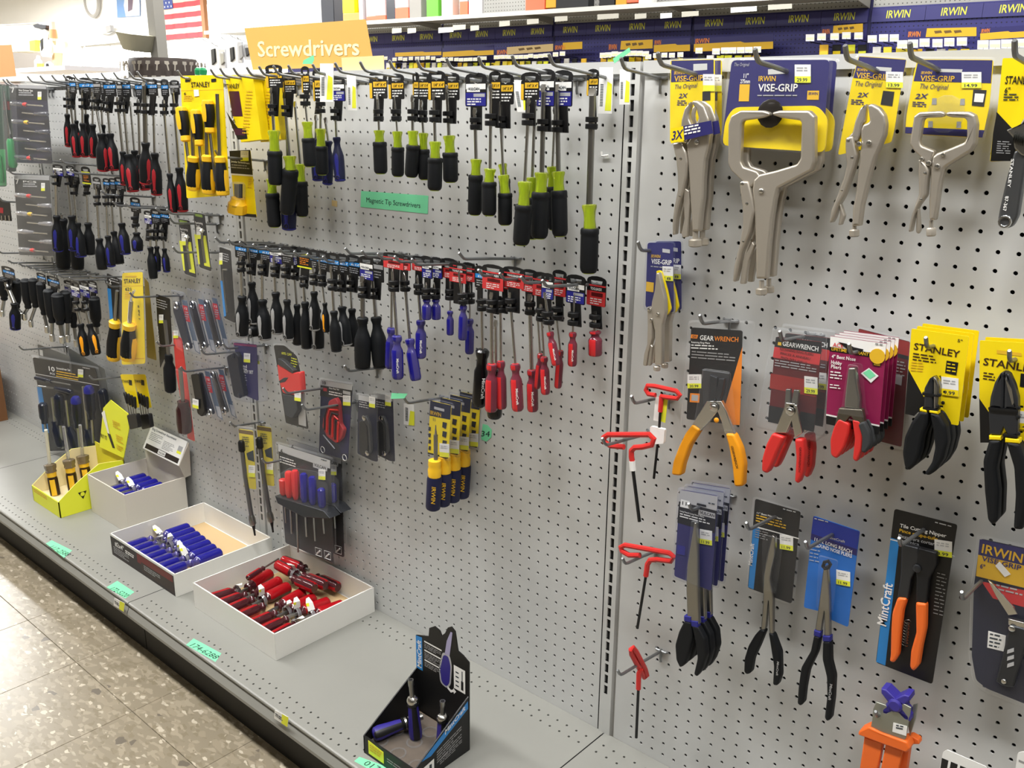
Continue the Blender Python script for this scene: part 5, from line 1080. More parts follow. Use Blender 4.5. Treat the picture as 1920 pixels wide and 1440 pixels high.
for bt, nk, tp, hw in (((339, 200), (349, 266), (357, 330), 22), ((366, 205), (374, 274), (380, 345), 20), ((389, 187), (394, 250), (404, 340), 22), ((362, 357), (362, 292), (360, 215), 24), ((391, 364), (388, 290), (386, 215), 24), ((418, 367), (412, 292), (407, 176), 24)): yd(t, bt, nk, tp, hw, d+.55)
for i, (tp, L) in enumerate((((333, 136), 6.0), ((395, 135), 6.0))): hook(tp, 7, 'grey peg hook holding the six piece yellow set, %s' % ('outer corner one', 'inner corner one')[i], L=L)
# yellow precision set boxes, two
d = 4.6
def ybox(label, dx, y0):
    t = thing('precision_set', label, 'tool set', P(455+dx, 150, d)); b = MB()
    b.prism(pp([(421+dx, 141), (474+dx, 141), (490+dx, 262), (452+dx, 267), (438+dx, 225)], d), IN*.9, YEL, bev=.03)
    e = d+.02; decal(b, [(429+dx, 171), (448+dx, 171), (455+dx, 218), (436+dx, 218)], e, mat('plum_print', '4a1f36', .3)); decal(b, [(424+dx, 208), (433+dx, 222), (446+dx, 240), (461+dx, 241), (464+dx, 260), (446+dx, 262), (436+dx, 240)], e, BLKP)
    decal(b, [(438+dx, 241), (457+dx, 242), (460+dx, 254), (441+dx, 253)], e+.01, mat('plum_print', ''))
    ptext(b, 'STANLEY', 423+dx, 166, 449+dx, 165, e+.02, BLKP, 8); ptext(b, '6', 437+dx, 230, 441+dx, 230, e+.02, BLKP, 7); plines(b, 462+dx, 172, 12, 14, e+.02, GOLD, 2, 4, .05); b.build('carton', t); return t
ybox('yellow precision screwdriver set box, nearer the yellow six piece card', 0, 0); y2 = ybox('yellow precision screwdriver set box, nearer the lime screwdrivers', 19, 0); y2.location.y += 1.0*I
for i, tp in enumerate(((412, 122), (437, 122), (462, 120))): hook(tp, 7, 'grey peg hook above the yellow precision boxes, %s from the yellow six piece card' % ORD[i], L=6.2)
# jeweler screwdriver card
d = 2.6
t, b = carded('jeweler_set', 'jeweler screwdriver set in a clear tub on a black and yellow card', 'tool set', (450, 290), d, [([(430, 283), (469, 281), (481, 408), (441, 404)], YEL, 3), ([(430, 283), (469, 281), (474, 328), (433, 325)], BLKP), ([(433, 325), (474, 328), (474, 331), (433, 328)], WHITE), ([(441, 399), (480, 402), (481, 408), (441, 404)], BLKP)])
ptext(b, 'Jeweler Screwdrivers', 433, 304, 468, 308, d+.04, WHITE, 3.4); plines(b, 434, 310, 34, 2, d+.04, GRYP, 2, 2.6, .08); plines(b, 466, 337, 7, 5, d+.04, GOLD, 1.6, 2, .1); b.build('printed_card', t); price(t, 451, 283, 15, 19, d+.05)
b = MB(); b.lathe(P(446, 343, d+.7), P(446, 372, d+.7), [(0, .6), (.1, .7), (1, .7)], FILMG, 14); b.build('clear_tub', t)
b = MB()
for k in range(5): b.tube([P(441+k*3, 345, d+.7), P(441+k*3, 371, d+.7)], .1, DSTEEL if k < 3 else BLKSTEEL, 6)
b.build('small_drivers', t)
b = MB(); b.lathe(P(446, 371, d+.7), P(444, 398, d+.7), [(0, .6), (.3, .75), (.4, .9), (1, .95)], YELP, 8); ptext(b, 'STANLEY', 435, 389, 444, 390, d+1.75, BLKP, 3); b.build('stand', t)
hook((403, 277), 1, 'grey peg hook over the jeweler screwdriver card', L=5.0)
# two slim black and yellow cards
for i, (x, y) in enumerate(((343, 410), (371, 398))):
    d = 3.0; lb = 'slim black card with yellow strips and chrome tool, %s' % ('the lower and farther of two', 'the upper and nearer of two')[i]
    t, b = carded('extractor_card', lb, 'tool', (x, y), d, [([(x-9, y), (x+12, y+4), (x+25, y+111), (x+3, y+103)], BLKP, 3), ([(x-7, y+41), (x+15, y+44), (x+23, y+103), (x+1, y+97)], LYEL), ([(x-1, y+44), (x+5, y+45), (x+12, y+100), (x+4, y+98)], BLKP)])
    decal(b, [(x-7, y+2), (x+8, y+5), (x+9, y+10), (x-6, y+7)], d+.04, mat('moss_print', '7f9a3a', .5)); ptext(b, 'Retrieving', x-5, y+21, x+9, y+23, d+.04, WHITE, 4); ptext(b, 'Tool', x-4, y+27, x+3, y+28, d+.04, WHITE, 4); b.build('printed_card', t); price(t, x-3, y+28, 8, 22, d+.06)
    b = MB(); tube_px(b, [(x+8, y+32), (x+8, y+50), (x+14, y+95)], d+.35, 2.6, STEEL, 8); b.lathe(P(x+8, y+30, d+.35), P(x+8, y+38, d+.35), [(0, .12), (.5, .32), (1, .2)], STEEL, 10); b.build('chrome_tool', t)
    blister(t, [(x-11, y-3), (x+15, y+2), (x+29, y+116), (x+1, y+107)], d+.02, .3, FILM, r=5)
    hook(((317, 402), (324, 460))[i], -7, 'grey peg hook beside the slim yellow strip cards, %s' % ('upper', 'lower')[i], L=5.0)
# clamshells with seven horizontal drivers, two
def seven(label, x0, y0, x1, y1, lean, d, title, hc):
    t = thing('driver_set', label, 'tool set', P(x0, y0, d)); W_, H_ = x1-x0, y1-y0
    def m(u, v): return (x0+u*W_+v*lean, y0+v*H_+u*2)
    b = MB(); sheet(b, [m(0, 0), m(1, 0), m(1, 1), m(0, 1)], d, mat('slate_print', '2b2c3f', .4) if hc else mat('charcoal_print', '3a3a38', .45), .05, 3); decal(b, [m(0, .0), m(1, .0), m(1, .2), m(0, .2)], d+.012, BLKP if hc else mat('charcoal_print', ''))
    decal(b, [m(0, 0), m(1, 0), m(1, .055), m(0, .05)], d+.016, SILV)
    p, q = m(.04, .11), m(.14, .11); ptext(b, '7', *p, *q, d+.03, WHITE, 9); p = m(.25, .09); ptext(b, title, *p, p[0]+W_*.38, p[1]+1, d+.03, WHITE, 3.4); plines(b, p[0], p[1]+4, W_*.4, 2, d+.03, SILV, 2, 2, .02)
    b.build('printed_card', t); p = m(.76, .09); price(t, p[0], p[1], 7, 15, d+.06)
    for k in range(7):
        v = .25+k*.113; fl = k % 2; a, c, e = m(.02+.3*fl, v), m(.45+.3*fl if not fl else .62, v+.01), m(.86, v+.02)
        if fl: a, e = m(.98, v+.01), m(.3, v)
        A, C, E = P(*a, d+.6), P(*c, d+.6), P(*e, d+.6); R = 4.4/ppi(A); dr = MB()
        dr.lathe(A, C, [(0, .7*R), (.05, R), (.6, R), (.75, .65*R), (.9, .8*R), (1, .5*R)], mat('smoke_acrylic', '6b6d78', .1, 0, .5) if hc else CLEAR, 10); hb = dr.build('driver_handle', t)
        dr = MB(); dr.tube([C, E], R*.35, STEEL, 8); dr.build('driver_shaft', t)
        if k in (0, 2, 6): dr = MB(); dr.lathe(C+(A-C)*.22, C+(A-C)*.02, [(0, .75*R), (.5, .9*R), (1, .6*R)], REDP if k != 2 else GOLD, 10); dr.build('color_collar', t)
    blister(t, [m(-.04, -.01), m(1.06, -.01), m(1.04, 1.02), m(-.03, 1.02)], d+.02, .9, FILM, r=4); return t
seven('navy clamshell of seven nut drivers lying crosswise, the upper of two', 17, 157, 86, 305, 12, 4.2, 'Nut Driver Set', True)
seven('charcoal clamshell of seven clear drivers lying crosswise, the lower of two', 26, 328, 92, 478, 10, 4.0, 'PCS', False)
for i, (tp, L) in enumerate((((12, 147), 5), ((16, 324), 5.5), ((55, 287), 5.0))): hook(tp, 7, ('grey peg hook over the navy seven driver clamshell', 'pale grey peg hook over the charcoal seven driver clamshell', 'grey peg hook crossing the navy seven driver clamshell')[i], L=L)
# green blister packs at the far edge
GRN = mat('deep_green_print', '17402f', .4)
for i, (x0, x1, y0, y1) in enumerate(((-22, 12, 158, 350), (3, 30, 160, 322))):
    d = 5.0-i; t, b = carded('green_blister_pack', 'dark green blister pack with a long driver, %s' % ('nearest the picture edge', 'beside the navy clamshell')[i], 'tool', (x0, y0), d, [([(x0, y0), (x1-8, y0), (x1, y1), (x0+10, y1)], GRN, 4), ([(x0+2, y1-70), (x1-2, y1-70), (x1, y1-2), (x0+8, y1-2)], mat('leaf_green', '2f8f52', .4) if i == 0 else GRN)]); decal(b, [(x0, y0+30), (x0+14, y0+30), (x0+15, y0+46), (x0+1, y0+46)], d+.05, REDP); b.build('printed_card', t)
    b = MB(); tube_px(b, [(x0+4, y0+10), (x0+16, y1-60)], d+.5, 2.5, STEEL, 8); b.build('shaft', t); b = MB(); b.lathe(P(x0+16, y1-62, d+.5), P(x0+22, y1-8, d+.5), [(0, .3), (.1, .5), (.9, .55), (1, .4)], mat('leaf_green', '2f8f52'), 10); b.build('handle', t)
    blister(t, [(x0-3, y0-4), (x1, y0-4), (x1+6, y1+5), (x0+6, y1+5)], d+.02, 1.1, FILM, r=4)
    hook((x0+2, y0-14), 7, 'grey peg hook over the dark green pack %s' % ('nearest the picture edge', 'beside the navy clamshell')[i], L=6.2 if i == 0 else 5.0)
t, b = carded('bit_card', 'small black bit card at the picture edge above the nut drivers', 'tool', (8, 380), 3.5, [([(-8, 372), (18, 378), (22, 415), (-6, 412)], BLKP, 2), ([(-6, 388), (6, 390), (6, 400), (-6, 398)], RED)]); b.build('printed_card', t)
b = MB()
for k in range(3): tube_px(b, [(3+k*7, 404), (4+k*7, 414)], 3.7, 1.6, STEEL, 6)
b.build('bits', t); hook((-2, 368), -5, 'grey peg hook over the small black bit card', L=4.4)
# ten piece set
d = 0.0; SWING = (300, -.0185)
t, b = carded('screwdriver_set', 'ten piece screwdriver set on a black card standing behind the yellow box', 'tool set', (120, 690), d, [([(61, 670), (178, 690), (214, 842), (92, 846)], BLKP, 4), ([(66, 700), (186, 722), (186, 723), (66, 701)], WHITE), ([(69, 725), (78, 727), (92, 812), (80, 810)], BLUP)])
ptext(b, '10', 92, 695, 103, 697, d+.04, WHITE, 9); ptext(b, 'PCS', 94, 702, 103, 703.5, d+.04, WHITE, 4); ptext(b, 'Screwdriver Set', 106, 692, 132, 696, d+.04, WHITE, 4); plines(b, 106, 697, 42, 3, d+.04, GOLD, 2, 2.4, .18); plines(b, 155, 690, 16, 1, d+.04, SILV, 2, 2, .18); b.build('printed_card', t); price(t, 146, 692, 10, 15, d+.06, tilt=1)
for i, (a, c, e, w_) in enumerate((((66, 708), (96, 715), (133, 722), 9), ((135, 735), (104, 728), (72, 724), 11), ((110, 740), (113, 795), (118, 840), 19), ((142, 745), (146, 800), (150, 840), 19), ((166, 725), (172, 785), (176, 830), 19), ((192, 730), (198, 780), (203, 830), 18), ((80, 756), (84, 793), (88, 825), 17), ((116, 838), (103, 790), (98, 745), 20), ((142, 840), (130, 800), (124, 750), 18), ((172, 842), (164, 805), (156, 725), 18))):
    A, C, E = P(*a, d+.7), P(*c, d+.7), P(*e, d+.7); R = w_/2/ppi(A); b = MB()
    b.lathe(A, C, [(0, .6*R), (.05, .9*R), (.15, R), (.7, R), (.85, .7*R), (1, .7*R)], mat('smoke_navy', '1d2230', .2), 12); b.build('driver_handle', t)
    if i in (3, 4): b = MB(); b.lathe(A+(A-C)*.02, C+(A-C)*.82, [(0, .6*R), (.4, .96*R), (1, 1.02*R)], BLUE, 12); b.build('blue_butt', t)
    b = MB(); b.tube([C, E], R*.3, DSTEEL, 8); b.build('driver_shaft', t)
blister(t, [(57, 664), (186, 688), (222, 846), (90, 850)], d+.02, .9, FILM, r=6)
SWING = None
for i, (q, dd) in enumerate((([(70, 645), (130, 668), (134, 700), (76, 690)], 2.6), ([(128, 652), (196, 692), (206, 760), (136, 740)], 1.6))):
    t = thing('clamshell', 'clear plastic clamshell top poking up behind the ten piece set, %s' % ('farther one', 'nearer one')[i], 'package', P(*q[0], dd)); b = MB(); sheet(b, q, dd, mat('grey_haze_print', '70726e', .4), .04, 3)
    if i == 0: decal(b, [(74, 655), (80, 657), (81, 668), (75, 666)], dd+.03, WHITE)
    b.build('card', t); blister(t, [(x+(3 if k in (1, 2) else -3), y+(-4 if k < 2 else 4)) for k, (x, y) in enumerate(q)], dd+.02, .5, FILMG, r=4)
hook((36, 654), -26, 'grey peg hook reaching over the ten piece set, far one', L=6.0); hook((168, 708), -26, 'grey peg hook across the ten piece set toward the small yellow cards', L=6.0)
# yellow carded driver and its neighbours
d = 4.0
t, b = carded('multi_bit_driver', 'yellow carded driver with ratchet shaft in a tall clamshell', 'screwdriver', (250, 520), d, [([(229, 512), (267, 510), (272, 682), (228, 684)], YEL, 4), ([(231, 536), (268, 535), (268, 536), (231, 537)], GOLD), ([(228, 672), (271, 671), (271, 672.5), (228, 673.5)], GOLD)])
ptext(b, 'STANLEY', 233, 531, 264, 530, d+.04, BLKP, 8); ptext(b, '621', 235, 545, 246, 545, d+.04, BLKP, 6); decal(b, [(235, 517), (256, 517), (256, 519), (235, 519)], d+.03, GOLD); plines(b, 235, 549, 12, 4, d+.04, GOLD, 1.6, 2, 0); ptext(b, '6 IN 1', 258, 572, 260, 598, d+.04, BLKP, 6, up=Vector((1, 0, 0))); b.build('printed_card', t)
yd(t, (240, 675), (243, 605), (246, 565), 28, d+.6)
b = MB(); ptext(b, 'STANLEY', 233, 640, 236, 668, d+1.25, BLKP, 5, up=Vector((1, 0, 0))); b.build('printed_mark', t); b = MB(); b.lathe(P(243, 604, d+.6), P(245, 566, d+.6), [(0, .25), (1, .22)], WHITE, 10); tube_px(b, [(245, 566), (248, 552), (252, 545)], d+.6, 2.5, STEEL, 8); b.build('bit_holder', t)
blister(t, [(224, 508), (272, 505), (277, 688), (224, 690)], d+.02, .9, FILM, r=6)
t, b = carded('multi_bit_driver', 'yellow and black stubby driver peeking out behind the yellow carded driver', 'screwdriver', (212, 520), 2.8, [([(200, 512), (236, 530), (240, 610), (206, 600)], BLKP, 3), ([(201, 540), (208, 542), (212, 600), (206, 598)], BLUP)]); ptext(b, '2', 205, 532, 209, 533, 2.85, WHITE, 9); plines(b, 206, 522, 18, 2, 2.85, SILV, 2, 2.5, .3); b.build('printed_card', t); yd(t, (213, 675), (216, 600), (220, 545), 26, 3.3)
t, b = carded('clamshell', 'amber tinted clamshell edge directly behind the yellow carded driver', 'package', (280, 600), 2.4, [([(270, 520), (278, 530), (293, 676), (276, 670)], mat('amber_haze', '8c7a35', .4), 2)]); b.build('card', t)
hook((201, 530), -14, 'grey peg hook through the dark card next to the yellow carded driver', L=4.0); hook((244, 556), -15, 'grey peg hook over the black carded driver beyond the yellow one', L=5.6)
d = 2.8
t, b = carded('screwdriver_pack', 'black handled driver hanging from a tilted black card near the wrenches', 'screwdriver', (300, 560), d, [([(292, 551), (318, 560), (322, 640), (300, 690)], BLKP, 3), ([(296, 590), (304, 592), (310, 650), (302, 660)], BLKP)]); plines(b, 294, 562, 20, 4, d+.04, SILV, 1.8, 2.6, .3); ptext(b, 'MintCraft', 300, 650, 296, 612, d+.05, WHITE, 6, up=Vector((-1, 0, 0))); b.build('printed_card', t); price(t, 298, 590, 8, 16, d+.07)
A, C, E = P(320, 735, d+.6), P(316, 665, d+.6), P(309, 600, d+.6); b = MB(); R = 11.5/ppi(A); b.lathe(A, C, [(0, .6*R), (.05, .9*R), (.3, R), (.65, .95*R), (.8, .6*R), (.9, .7*R), (1, .6*R)], RUB, 14); b.build('handle', t); b = MB(); b.tube([C, E], R*.3, DSTEEL, 8); b.build('shaft', t)
hook((293, 633), -20, 'grey peg hook reaching past the black carded driver', L=5.0)
d = 3.4
t, b = carded('screwdriver_pack', 'dark handled driver on a long red card above the beige box', 'screwdriver', (330, 630), d, [([(324, 622), (341, 636), (365, 828), (352, 822), (330, 700)], REDP, 2), ([(326, 630), (340, 640), (343, 660), (330, 652)], mat('pale_red_print', 'e05a55', .4))]); b.build('printed_card', t); price(t, 325, 620, 9, 14, d+.05); price(t, 332, 778, 5, 14, d+.8)
A, C, E = P(347, 812, d+.6), P(343, 752, d+.6), P(338, 690, d+.6); b = MB(); R = 14/ppi(A); b.lathe(A, C, [(0, .6*R), (.05, .9*R), (.3, R), (.75, .95*R), (.88, .7*R), (1, .75*R)], mat('maroon_acrylic', '3a1c1e', .15, 0, .2), 12); b.build('handle', t); b = MB(); b.tube([C, E], R*.28, DSTEEL, 8); b.build('shaft', t)
blister(t, [(328, 690), (352, 700), (370, 832), (336, 818)], d+.02, 1.2, FILM, r=4); hook((338, 680), -22, 'grey peg hook over the clear pouch with two wrenches', L=5.0)
# open-end wrench blades in clear pouches
def wrench(label, x, y, h, d, dk):
    t = thing('ratchet_wrench', label, 'wrench', P(x, y, d)); b = MB()
    sheet(b, [(x+13, y-2), (x+22, y), (x+47, y+h+8), (x+38, y+h+2)], d, mat('steel_print', '6b7a8c', .3, .3), .04); decal(b, [(x+14, y+8), (x+23, y+10), (x+29, y+40), (x+20, y+38)], d+.02, REDPR); decal(b, [(x+34, y+h-18), (x+42, y+h-16), (x+46, y+h+6), (x+39, y+h+1)], d+.02, SILV)
    ptext(b, '12', x+18, y+16, x+23, y+17, d+.04, WHITE, 4); plines(b, x+19, y+22, 7, 4, d+.04, SILV, 2, 2, .2); b.build('printed_card', t)
    plate(t, 'wrench_body', [(x-4, y+2), (x+7, y+2), (x+12, y+20), (x+27, y+h-14), (x+30, y+h-2), (x+20, y+h), (x+12, y+h-20), (x-4, y+18)], d+.3, .25, BLKSTEEL if dk else DSTEEL, .07, r=4)
    for q in ((x+2, y+9), (x+24, y+h-6)):
        p = P(*q, d+.32); b = MB(); r = 6/ppi(p); b.tube([p+Vector((math.cos(a)*r, 0, math.sin(a)*r)) for a in [k*math.pi/6 for k in range(12)]], r*.35, STEEL, 6, closed=True); b.lathe(p, p+OUT*.02, [(0, r*.8), (1, r*.8)], BLKP, 12); b.build('ring_end', t)
    blister(t, [(x-8, y-22), (x+18, y-16), (x+30, y+4), (x+50, y+h+12), (x+36, y+h+8), (x+4, y+h-6)], d+.02, .45, FILMB, r=3); return t
for i, (x, y, d) in enumerate(((328, 564, 4.2), (358, 562, 3.1), (384, 560, 2.0))): wrench('ratcheting wrench in a clear pouch, upper trio, %s from the yellow carded driver' % ORD[i], x, y, 92, d, i == 0)
for i, (x, y, d) in enumerate(((370, 697, 3.6), (396, 694, 2.3))): wrench('ratcheting wrench in a clear pouch, lower pair, %s from the red card' % ORD[i], x, y, 82, d, i == 0)
t = thing('hex_key_case', 'black folding hex key case in front of the lower wrench pair', 'tool', P(362, 700, 4.4)); plate(t, 'case', [(357, 702), (372, 700), (384, 770), (378, 782), (370, 776)], 4.4, .5, BLACK, .08, r=3); price(t, 361, 747, 11, 17, 4.55, tilt=3)
hook((376, 648), -19, 'grey peg hook between the two groups of pouched wrenches', L=5.6)
# hex key set in a pouch, red utility knife, hex key fan, two dark sets
d = 3.4
t, b = carded('hex_key_set', 'black hex key set in a purple and clear pouch', 'tool set', (455, 650), d, [([(438, 642), (481, 646), (484, 752), (456, 740)], mat('purple_navy_print', '2a2555', .35), 3), ([(438, 643), (481, 647), (481, 651), (438, 647)], mat('berry_print', '7c2a55', .4))])
ptext(b, 'Eklind', 446, 688, 463, 690, d+.04, WHITE, 6); decal(b, [(446, 689), (463, 692), (463, 693.5), (446, 690.5)], d+.04, WHITE); ptext(b, 'HEX KEY SET', 447, 698, 475, 701, d+.04, WHITE, 6); plines(b, 448, 703, 16, 5, d+.04, SILV, 1.8, 2.6, .15); b.build('printed_card', t); price(t, 457, 662, 12, 17, d+.05, tilt=1); price(t, 478, 665, 9, 17, d-.4, tilt=1)
plate(t, 'folding_case', [(424, 668), (440, 660), (446, 668), (448, 690), (458, 742), (448, 747), (438, 744)], d+.5, .5, BLACK, .1, r=4)
for x, y in ((436, 668), (449, 742)): rivet(t, x, y, d+.55, 5, 'pivot_bolt', BLKSTEEL)
blister(t, [(434, 636), (490, 642), (504, 752), (470, 756), (440, 750), (422, 668)], d+.02, .6, FILMB, r=4); hook((418, 647), -19, 'grey peg hook through the hex key pouch', L=4.6)
d = 3.4
t, b = carded('utility_knife', 'red and black knife on a black card with curved top', 'knife', (540, 650), d, [([(513, 647), (533, 648), (556, 668), (563, 700), (578, 805), (536, 793), (525, 720)], BLKP, 4), ([(558, 733), (572, 737), (574, 800), (560, 796)], SILV)]); ptext(b, '60% OFF', 528, 664, 547, 668, d+.04, LYEL, 5); plines(b, 546, 672, 12, 4, d+.04, LYEL, 2, 2.6, .3); b.build('printed_card', t)
plate(t, 'knife_body', [(519, 682), (530, 688), (548, 700), (562, 697), (565, 735), (556, 742), (530, 738), (522, 712)], d+.6, .55, REDP, .12, r=4); plate(t, 'black_trim', [(521, 672), (530, 676), (550, 695), (548, 700), (535, 692), (521, 684)], d+.65, .45, BLKSTEEL, .06); plate(t, 'black_trim', [(522, 715), (532, 708), (540, 708), (534, 716), (524, 718)], d+.64, .3, BLKSTEEL, .04)
plate(t, 'holster', [(529, 738), (555, 742), (558, 770), (548, 786), (535, 780)], d+.55, .5, RUBG, .1, r=4); price(t, 552, 733, 12, 18, d+.7, tilt=2); blister(t, [(510, 643), (536, 644), (560, 664), (570, 700), (582, 810), (533, 797), (520, 720)], d+.02, .7, FILM, r=6)
hook((531, 728), -18, 'long grey peg hook crossing the red and black knife', L=6.0); hook((566, 757), -20, 'grey peg hook reaching over the red hex key fan', L=6.0)
d = 2.0
t, b = carded('hex_key_set', 'red hex key fan on a navy card', 'tool set', (630, 715), d, [([(602, 712), (661, 722), (652, 863), (598, 848)], NAVY, 4), ([(602, 712), (661, 722), (660, 732), (601, 722)], SILV), ([(601, 722), (660, 732), (658, 752), (600, 742)], BLKP), ([(612, 770), (657, 778), (653, 850), (640, 850)], mat('ink_blue_print', '191b52', .4))])
ptext(b, '10', 605, 720, 611, 721, d+.04, BLKP, 6); ptext(b, 'Hex Key Set', 617, 729, 636, 732, d+.04, WHITE, 3.4); plines(b, 617, 735, 28, 2, d+.04, WHITE, 2, 2.4, .2); decal(b, [(643, 732), (657, 735), (657, 741), (643, 738)], d+.04, SILV); decal(b, [(606, 727), (613, 728), (613, 734), (606, 733)], d+.04, RED)
for x, y in ((605, 843), (646, 858)): p = P(x, y, d+.04); b.tube([p+Vector((math.cos(a)*.32, 0, math.sin(a)*.32)) for a in [k*math.pi/4 for k in range(8)]], .03, WHITE, 4, closed=True)
b.build('printed_card', t); price(t, 643, 741, 14, 19, d+.06, tilt=1)
plate(t, 'key_holder', [(616, 752), (628, 746), (634, 756), (637, 795), (644, 806), (640, 822), (630, 832), (612, 818), (604, 800), (606, 782), (613, 770)], d+.5, .4, RED, .08, r=3)
for k in range(6):
    b = MB(); tube_px(b, [(608+k*5, 806+k*4.5), (609+k*5, 780+k*2), (614+k*4.2, 762+k*6), (634, 760+k*9)], d+.62, 1.5, REDP if k % 2 else BLKSTEEL, 6); b.build('hex_key_arm', t)
b = MB(); tube_px(b, [(606, 816), (628, 842)], d+.4, 1.8, BLKSTEEL, 6); b.build('hex_key_arm', t)
blister(t, [(598, 707), (665, 718), (656, 868), (593, 852)], d+.02, .6, FILM, r=6); hook((600, 728), -18, 'grey peg hook entering the card of the red hex key fan', L=3.4, X=-38.6)
for i, (x, d) in enumerate(((672, 3.0), (704, 1.8))):
    t, b = carded('hex_key_set', 'dark folding hex key set in a clear sleeve, %s' % ('nearer the red hex key fan', 'nearer the green tape')[i], 'tool set', (x, 745), d, [([(x, 740-i*3), (x+32, 746-i*3), (x+36, 866), (x+26, 864), (x-2, 850)], mat('deep_navy', ''), 3), ([(x, 740-i*3), (x+32, 746-i*3), (x+32, 756-i*3), (x, 750-i*3)], SILV)]); plines(b, x+2, 754, 18, 3, d+.04, SILV, 1.8, 2.4, .2); b.build('printed_card', t); price(t, x+20-i*2, 743-i*3, 11, 20, d+.06, tilt=2)
    plate(t, 'folding_case', [(x, 790), (x+10, 788), (x+16, 800), (x+18, 850), (x+8, 858), (x+1, 848)], d+.5, .5, BLACK, .1, r=4); plate(t, 'hex_key_arm', [(x+4, 782), (x+14, 780), (x+20, 795), (x+24, 845), (x+20, 852), (x+17, 800)], d+.55, .25, BLKSTEEL, .06, r=3)
    for q in ((x+10, 784), (x+16, 850)): rivet(t, *q, d+.6, 5, 'pivot_bolt')
    blister(t, [(x-4, 736-i*3), (x+36, 742-i*3), (x+40, 872), (x+24, 868), (x-4, 854)], d+.02, .6, FILM, r=4)
# pick-up tools on narrow yellow cards
for i, (x, y, d) in enumerate(((448, 800, 3.2), (482, 794, 1.9))):
    t, b = carded('pickup_tool', 'flexible pick-up tool on a narrow yellow card, %s' % ('nearer the red card', 'nearer the six piece set')[i], 'tool', (x, y), d, [([(x-1, y+4), (x+26, y+8), (x+32, y+118), (x+10, y+114)], mat('mustard_print', 'd8c63a', .45), 3), ([(x-1, y+5), (x+26, y+9), (x+27, y+16), (x, y+12)], mat('brown_print', '6a5433', .5)), ([(x+14, y+50), (x+27, y+44), (x+29, y+66), (x+17, y+62)], INK)]); plines(b, x+6, y+20, 14, 5, d+.04, INK, 1.6, 2.4, .1); b.build('printed_card', t); price(t, x+18, y+72, 12, 22, d+.06, tilt=1)
    b = MB(); tube_px(b, [(x+6, y+44), (x+12, y+95), (x+24, y+170)], d+.55, 4.2, mat('flex_steel', '77787a', .35, .8, bump=.6, bscale=900), 10); b.build('flexible_shaft', t)
    b = MB(); b.lathe(P(x+4, y+26, d+.55), P(x+6, y+47, d+.55), [(0, .25), (.15, .36), (.9, .36), (1, .25)], BLACK, 12); b.build('plunger_knob', t)
    b = MB(); b.lathe(P(x+23, y+166, d+.55), P(x+27, y+186, d+.55), [(0, .28), (.3, .36), (.8, .36), (1, .2)], DSTEEL, 12); b.build('collar', t); b = MB(); b.lathe(P(x+27, y+184, d+.55), P(x+30, y+204, d+.55), [(0, .22), (.5, .12), (1, .1)], BLACK, 8); b.build('claw_tip', t)
    blister(t, [(x-4, y-2), (x+28, y+2), (x+36, y+122), (x+8, y+118)], d+.02, .4, FILM, r=3)
hook((432, 797), -28, 'bare grey peg hook above the flexible pick-up tools', L=3.4)
# six piece set at shelf level, two
def sixset(label):
    d = 2.6
    t, b = carded('screwdriver_set', label, 'tool set', (570, 840), d, [([(521, 832), (619, 863), (625, 1056), (535, 1018)], mat('graphite_print', '26272a', .4), 4), ([(521, 832), (619, 863), (619, 879), (522, 846)], SILV), ([(523, 848), (526, 849), (530, 900), (526, 898)], BLKP)])
    ptext(b, '6', 526, 850, 531, 852, d+.04, BLKP, 10); ptext(b, 'PC', 532, 852, 538, 854, d+.04, BLKP, 4); plines(b, 525, 857, 30, 3, d+.04, WHITE, 2, 2.6, .32); decal(b, [(587, 868), (614, 876), (613, 884), (587, 876)], d+.03, SILV); ptext(b, 'VULCAN', 589, 874, 611, 881, d+.04, BLKP, 6); plines(b, 602, 862, 12, 1, d+.04, INK, 1.6, 2, .3)
    for k in range(2):
        q = [(591+k*17, 1026+k*6), (603+k*17, 1030+k*6), (603+k*17, 1044+k*6), (592+k*17, 1040+k*6)]; ps = pp(q, d+.03); b.tube(ps, .035, WHITE, 4, closed=True); b.tube([ps[3]+(ps[1]-ps[3])*.2, ps[3]+(ps[1]-ps[3])*.75], .09, WHITE, 5)
    b.build('printed_card', t); price(t, 597, 880, 13, 19, d+.06, tilt=1)
    for k, (x, y0, y1, ys, m) in enumerate(((530, 898, 928, 980, REDP), (541, 884, 934, 1000, REDP), (553, 882, 936, 1035, ARED), (569, 888, 942, 1006, ABLUE), (585, 894, 946, 1014, ABLUE), (602, 916, 952, 1000, ABLUE))):
        A, C, E = P(x, y0, d+.8), P(x+2, y1, d+.8), P(x+6, ys, d+.6); b = MB(); R = 7.5/ppi(A); b.lathe(A, C, [(0, .7*R), (.06, R), (.85, R), (1, .6*R)], m, 8); b.build('driver_handle', t); b = MB(); b.tube([C, E], R*.25, DSTEEL, 6); b.build('driver_shaft', t)
    b = MB(); q = [(515, 930), (560, 944), (606, 958), (618, 972), (606, 973), (570, 970), (545, 958), (520, 944)]; b.prism(pp(q, d+1.4), IN*1.3, BLKSTEEL, bev=.08); b.build('rack_tray', t)
    blister(t, [(516, 826), (626, 858), (632, 1062), (530, 1022)], d+.02, .3, FILM, r=6); blister(t, [(520, 890), (545, 876), (596, 884), (616, 912), (616, 966), (518, 936)], d+.05, 1.3, FILM, r=4); return t
s1_ = sixset('six piece red and blue screwdriver set on a graphite card behind the trays')
dup(s1_, (0, 1.35, .1), 'six piece screwdriver set hidden behind the front graphite card'); hook((491, 858), -31, 'grey peg hook holding the graphite six piece sets', L=4.6)
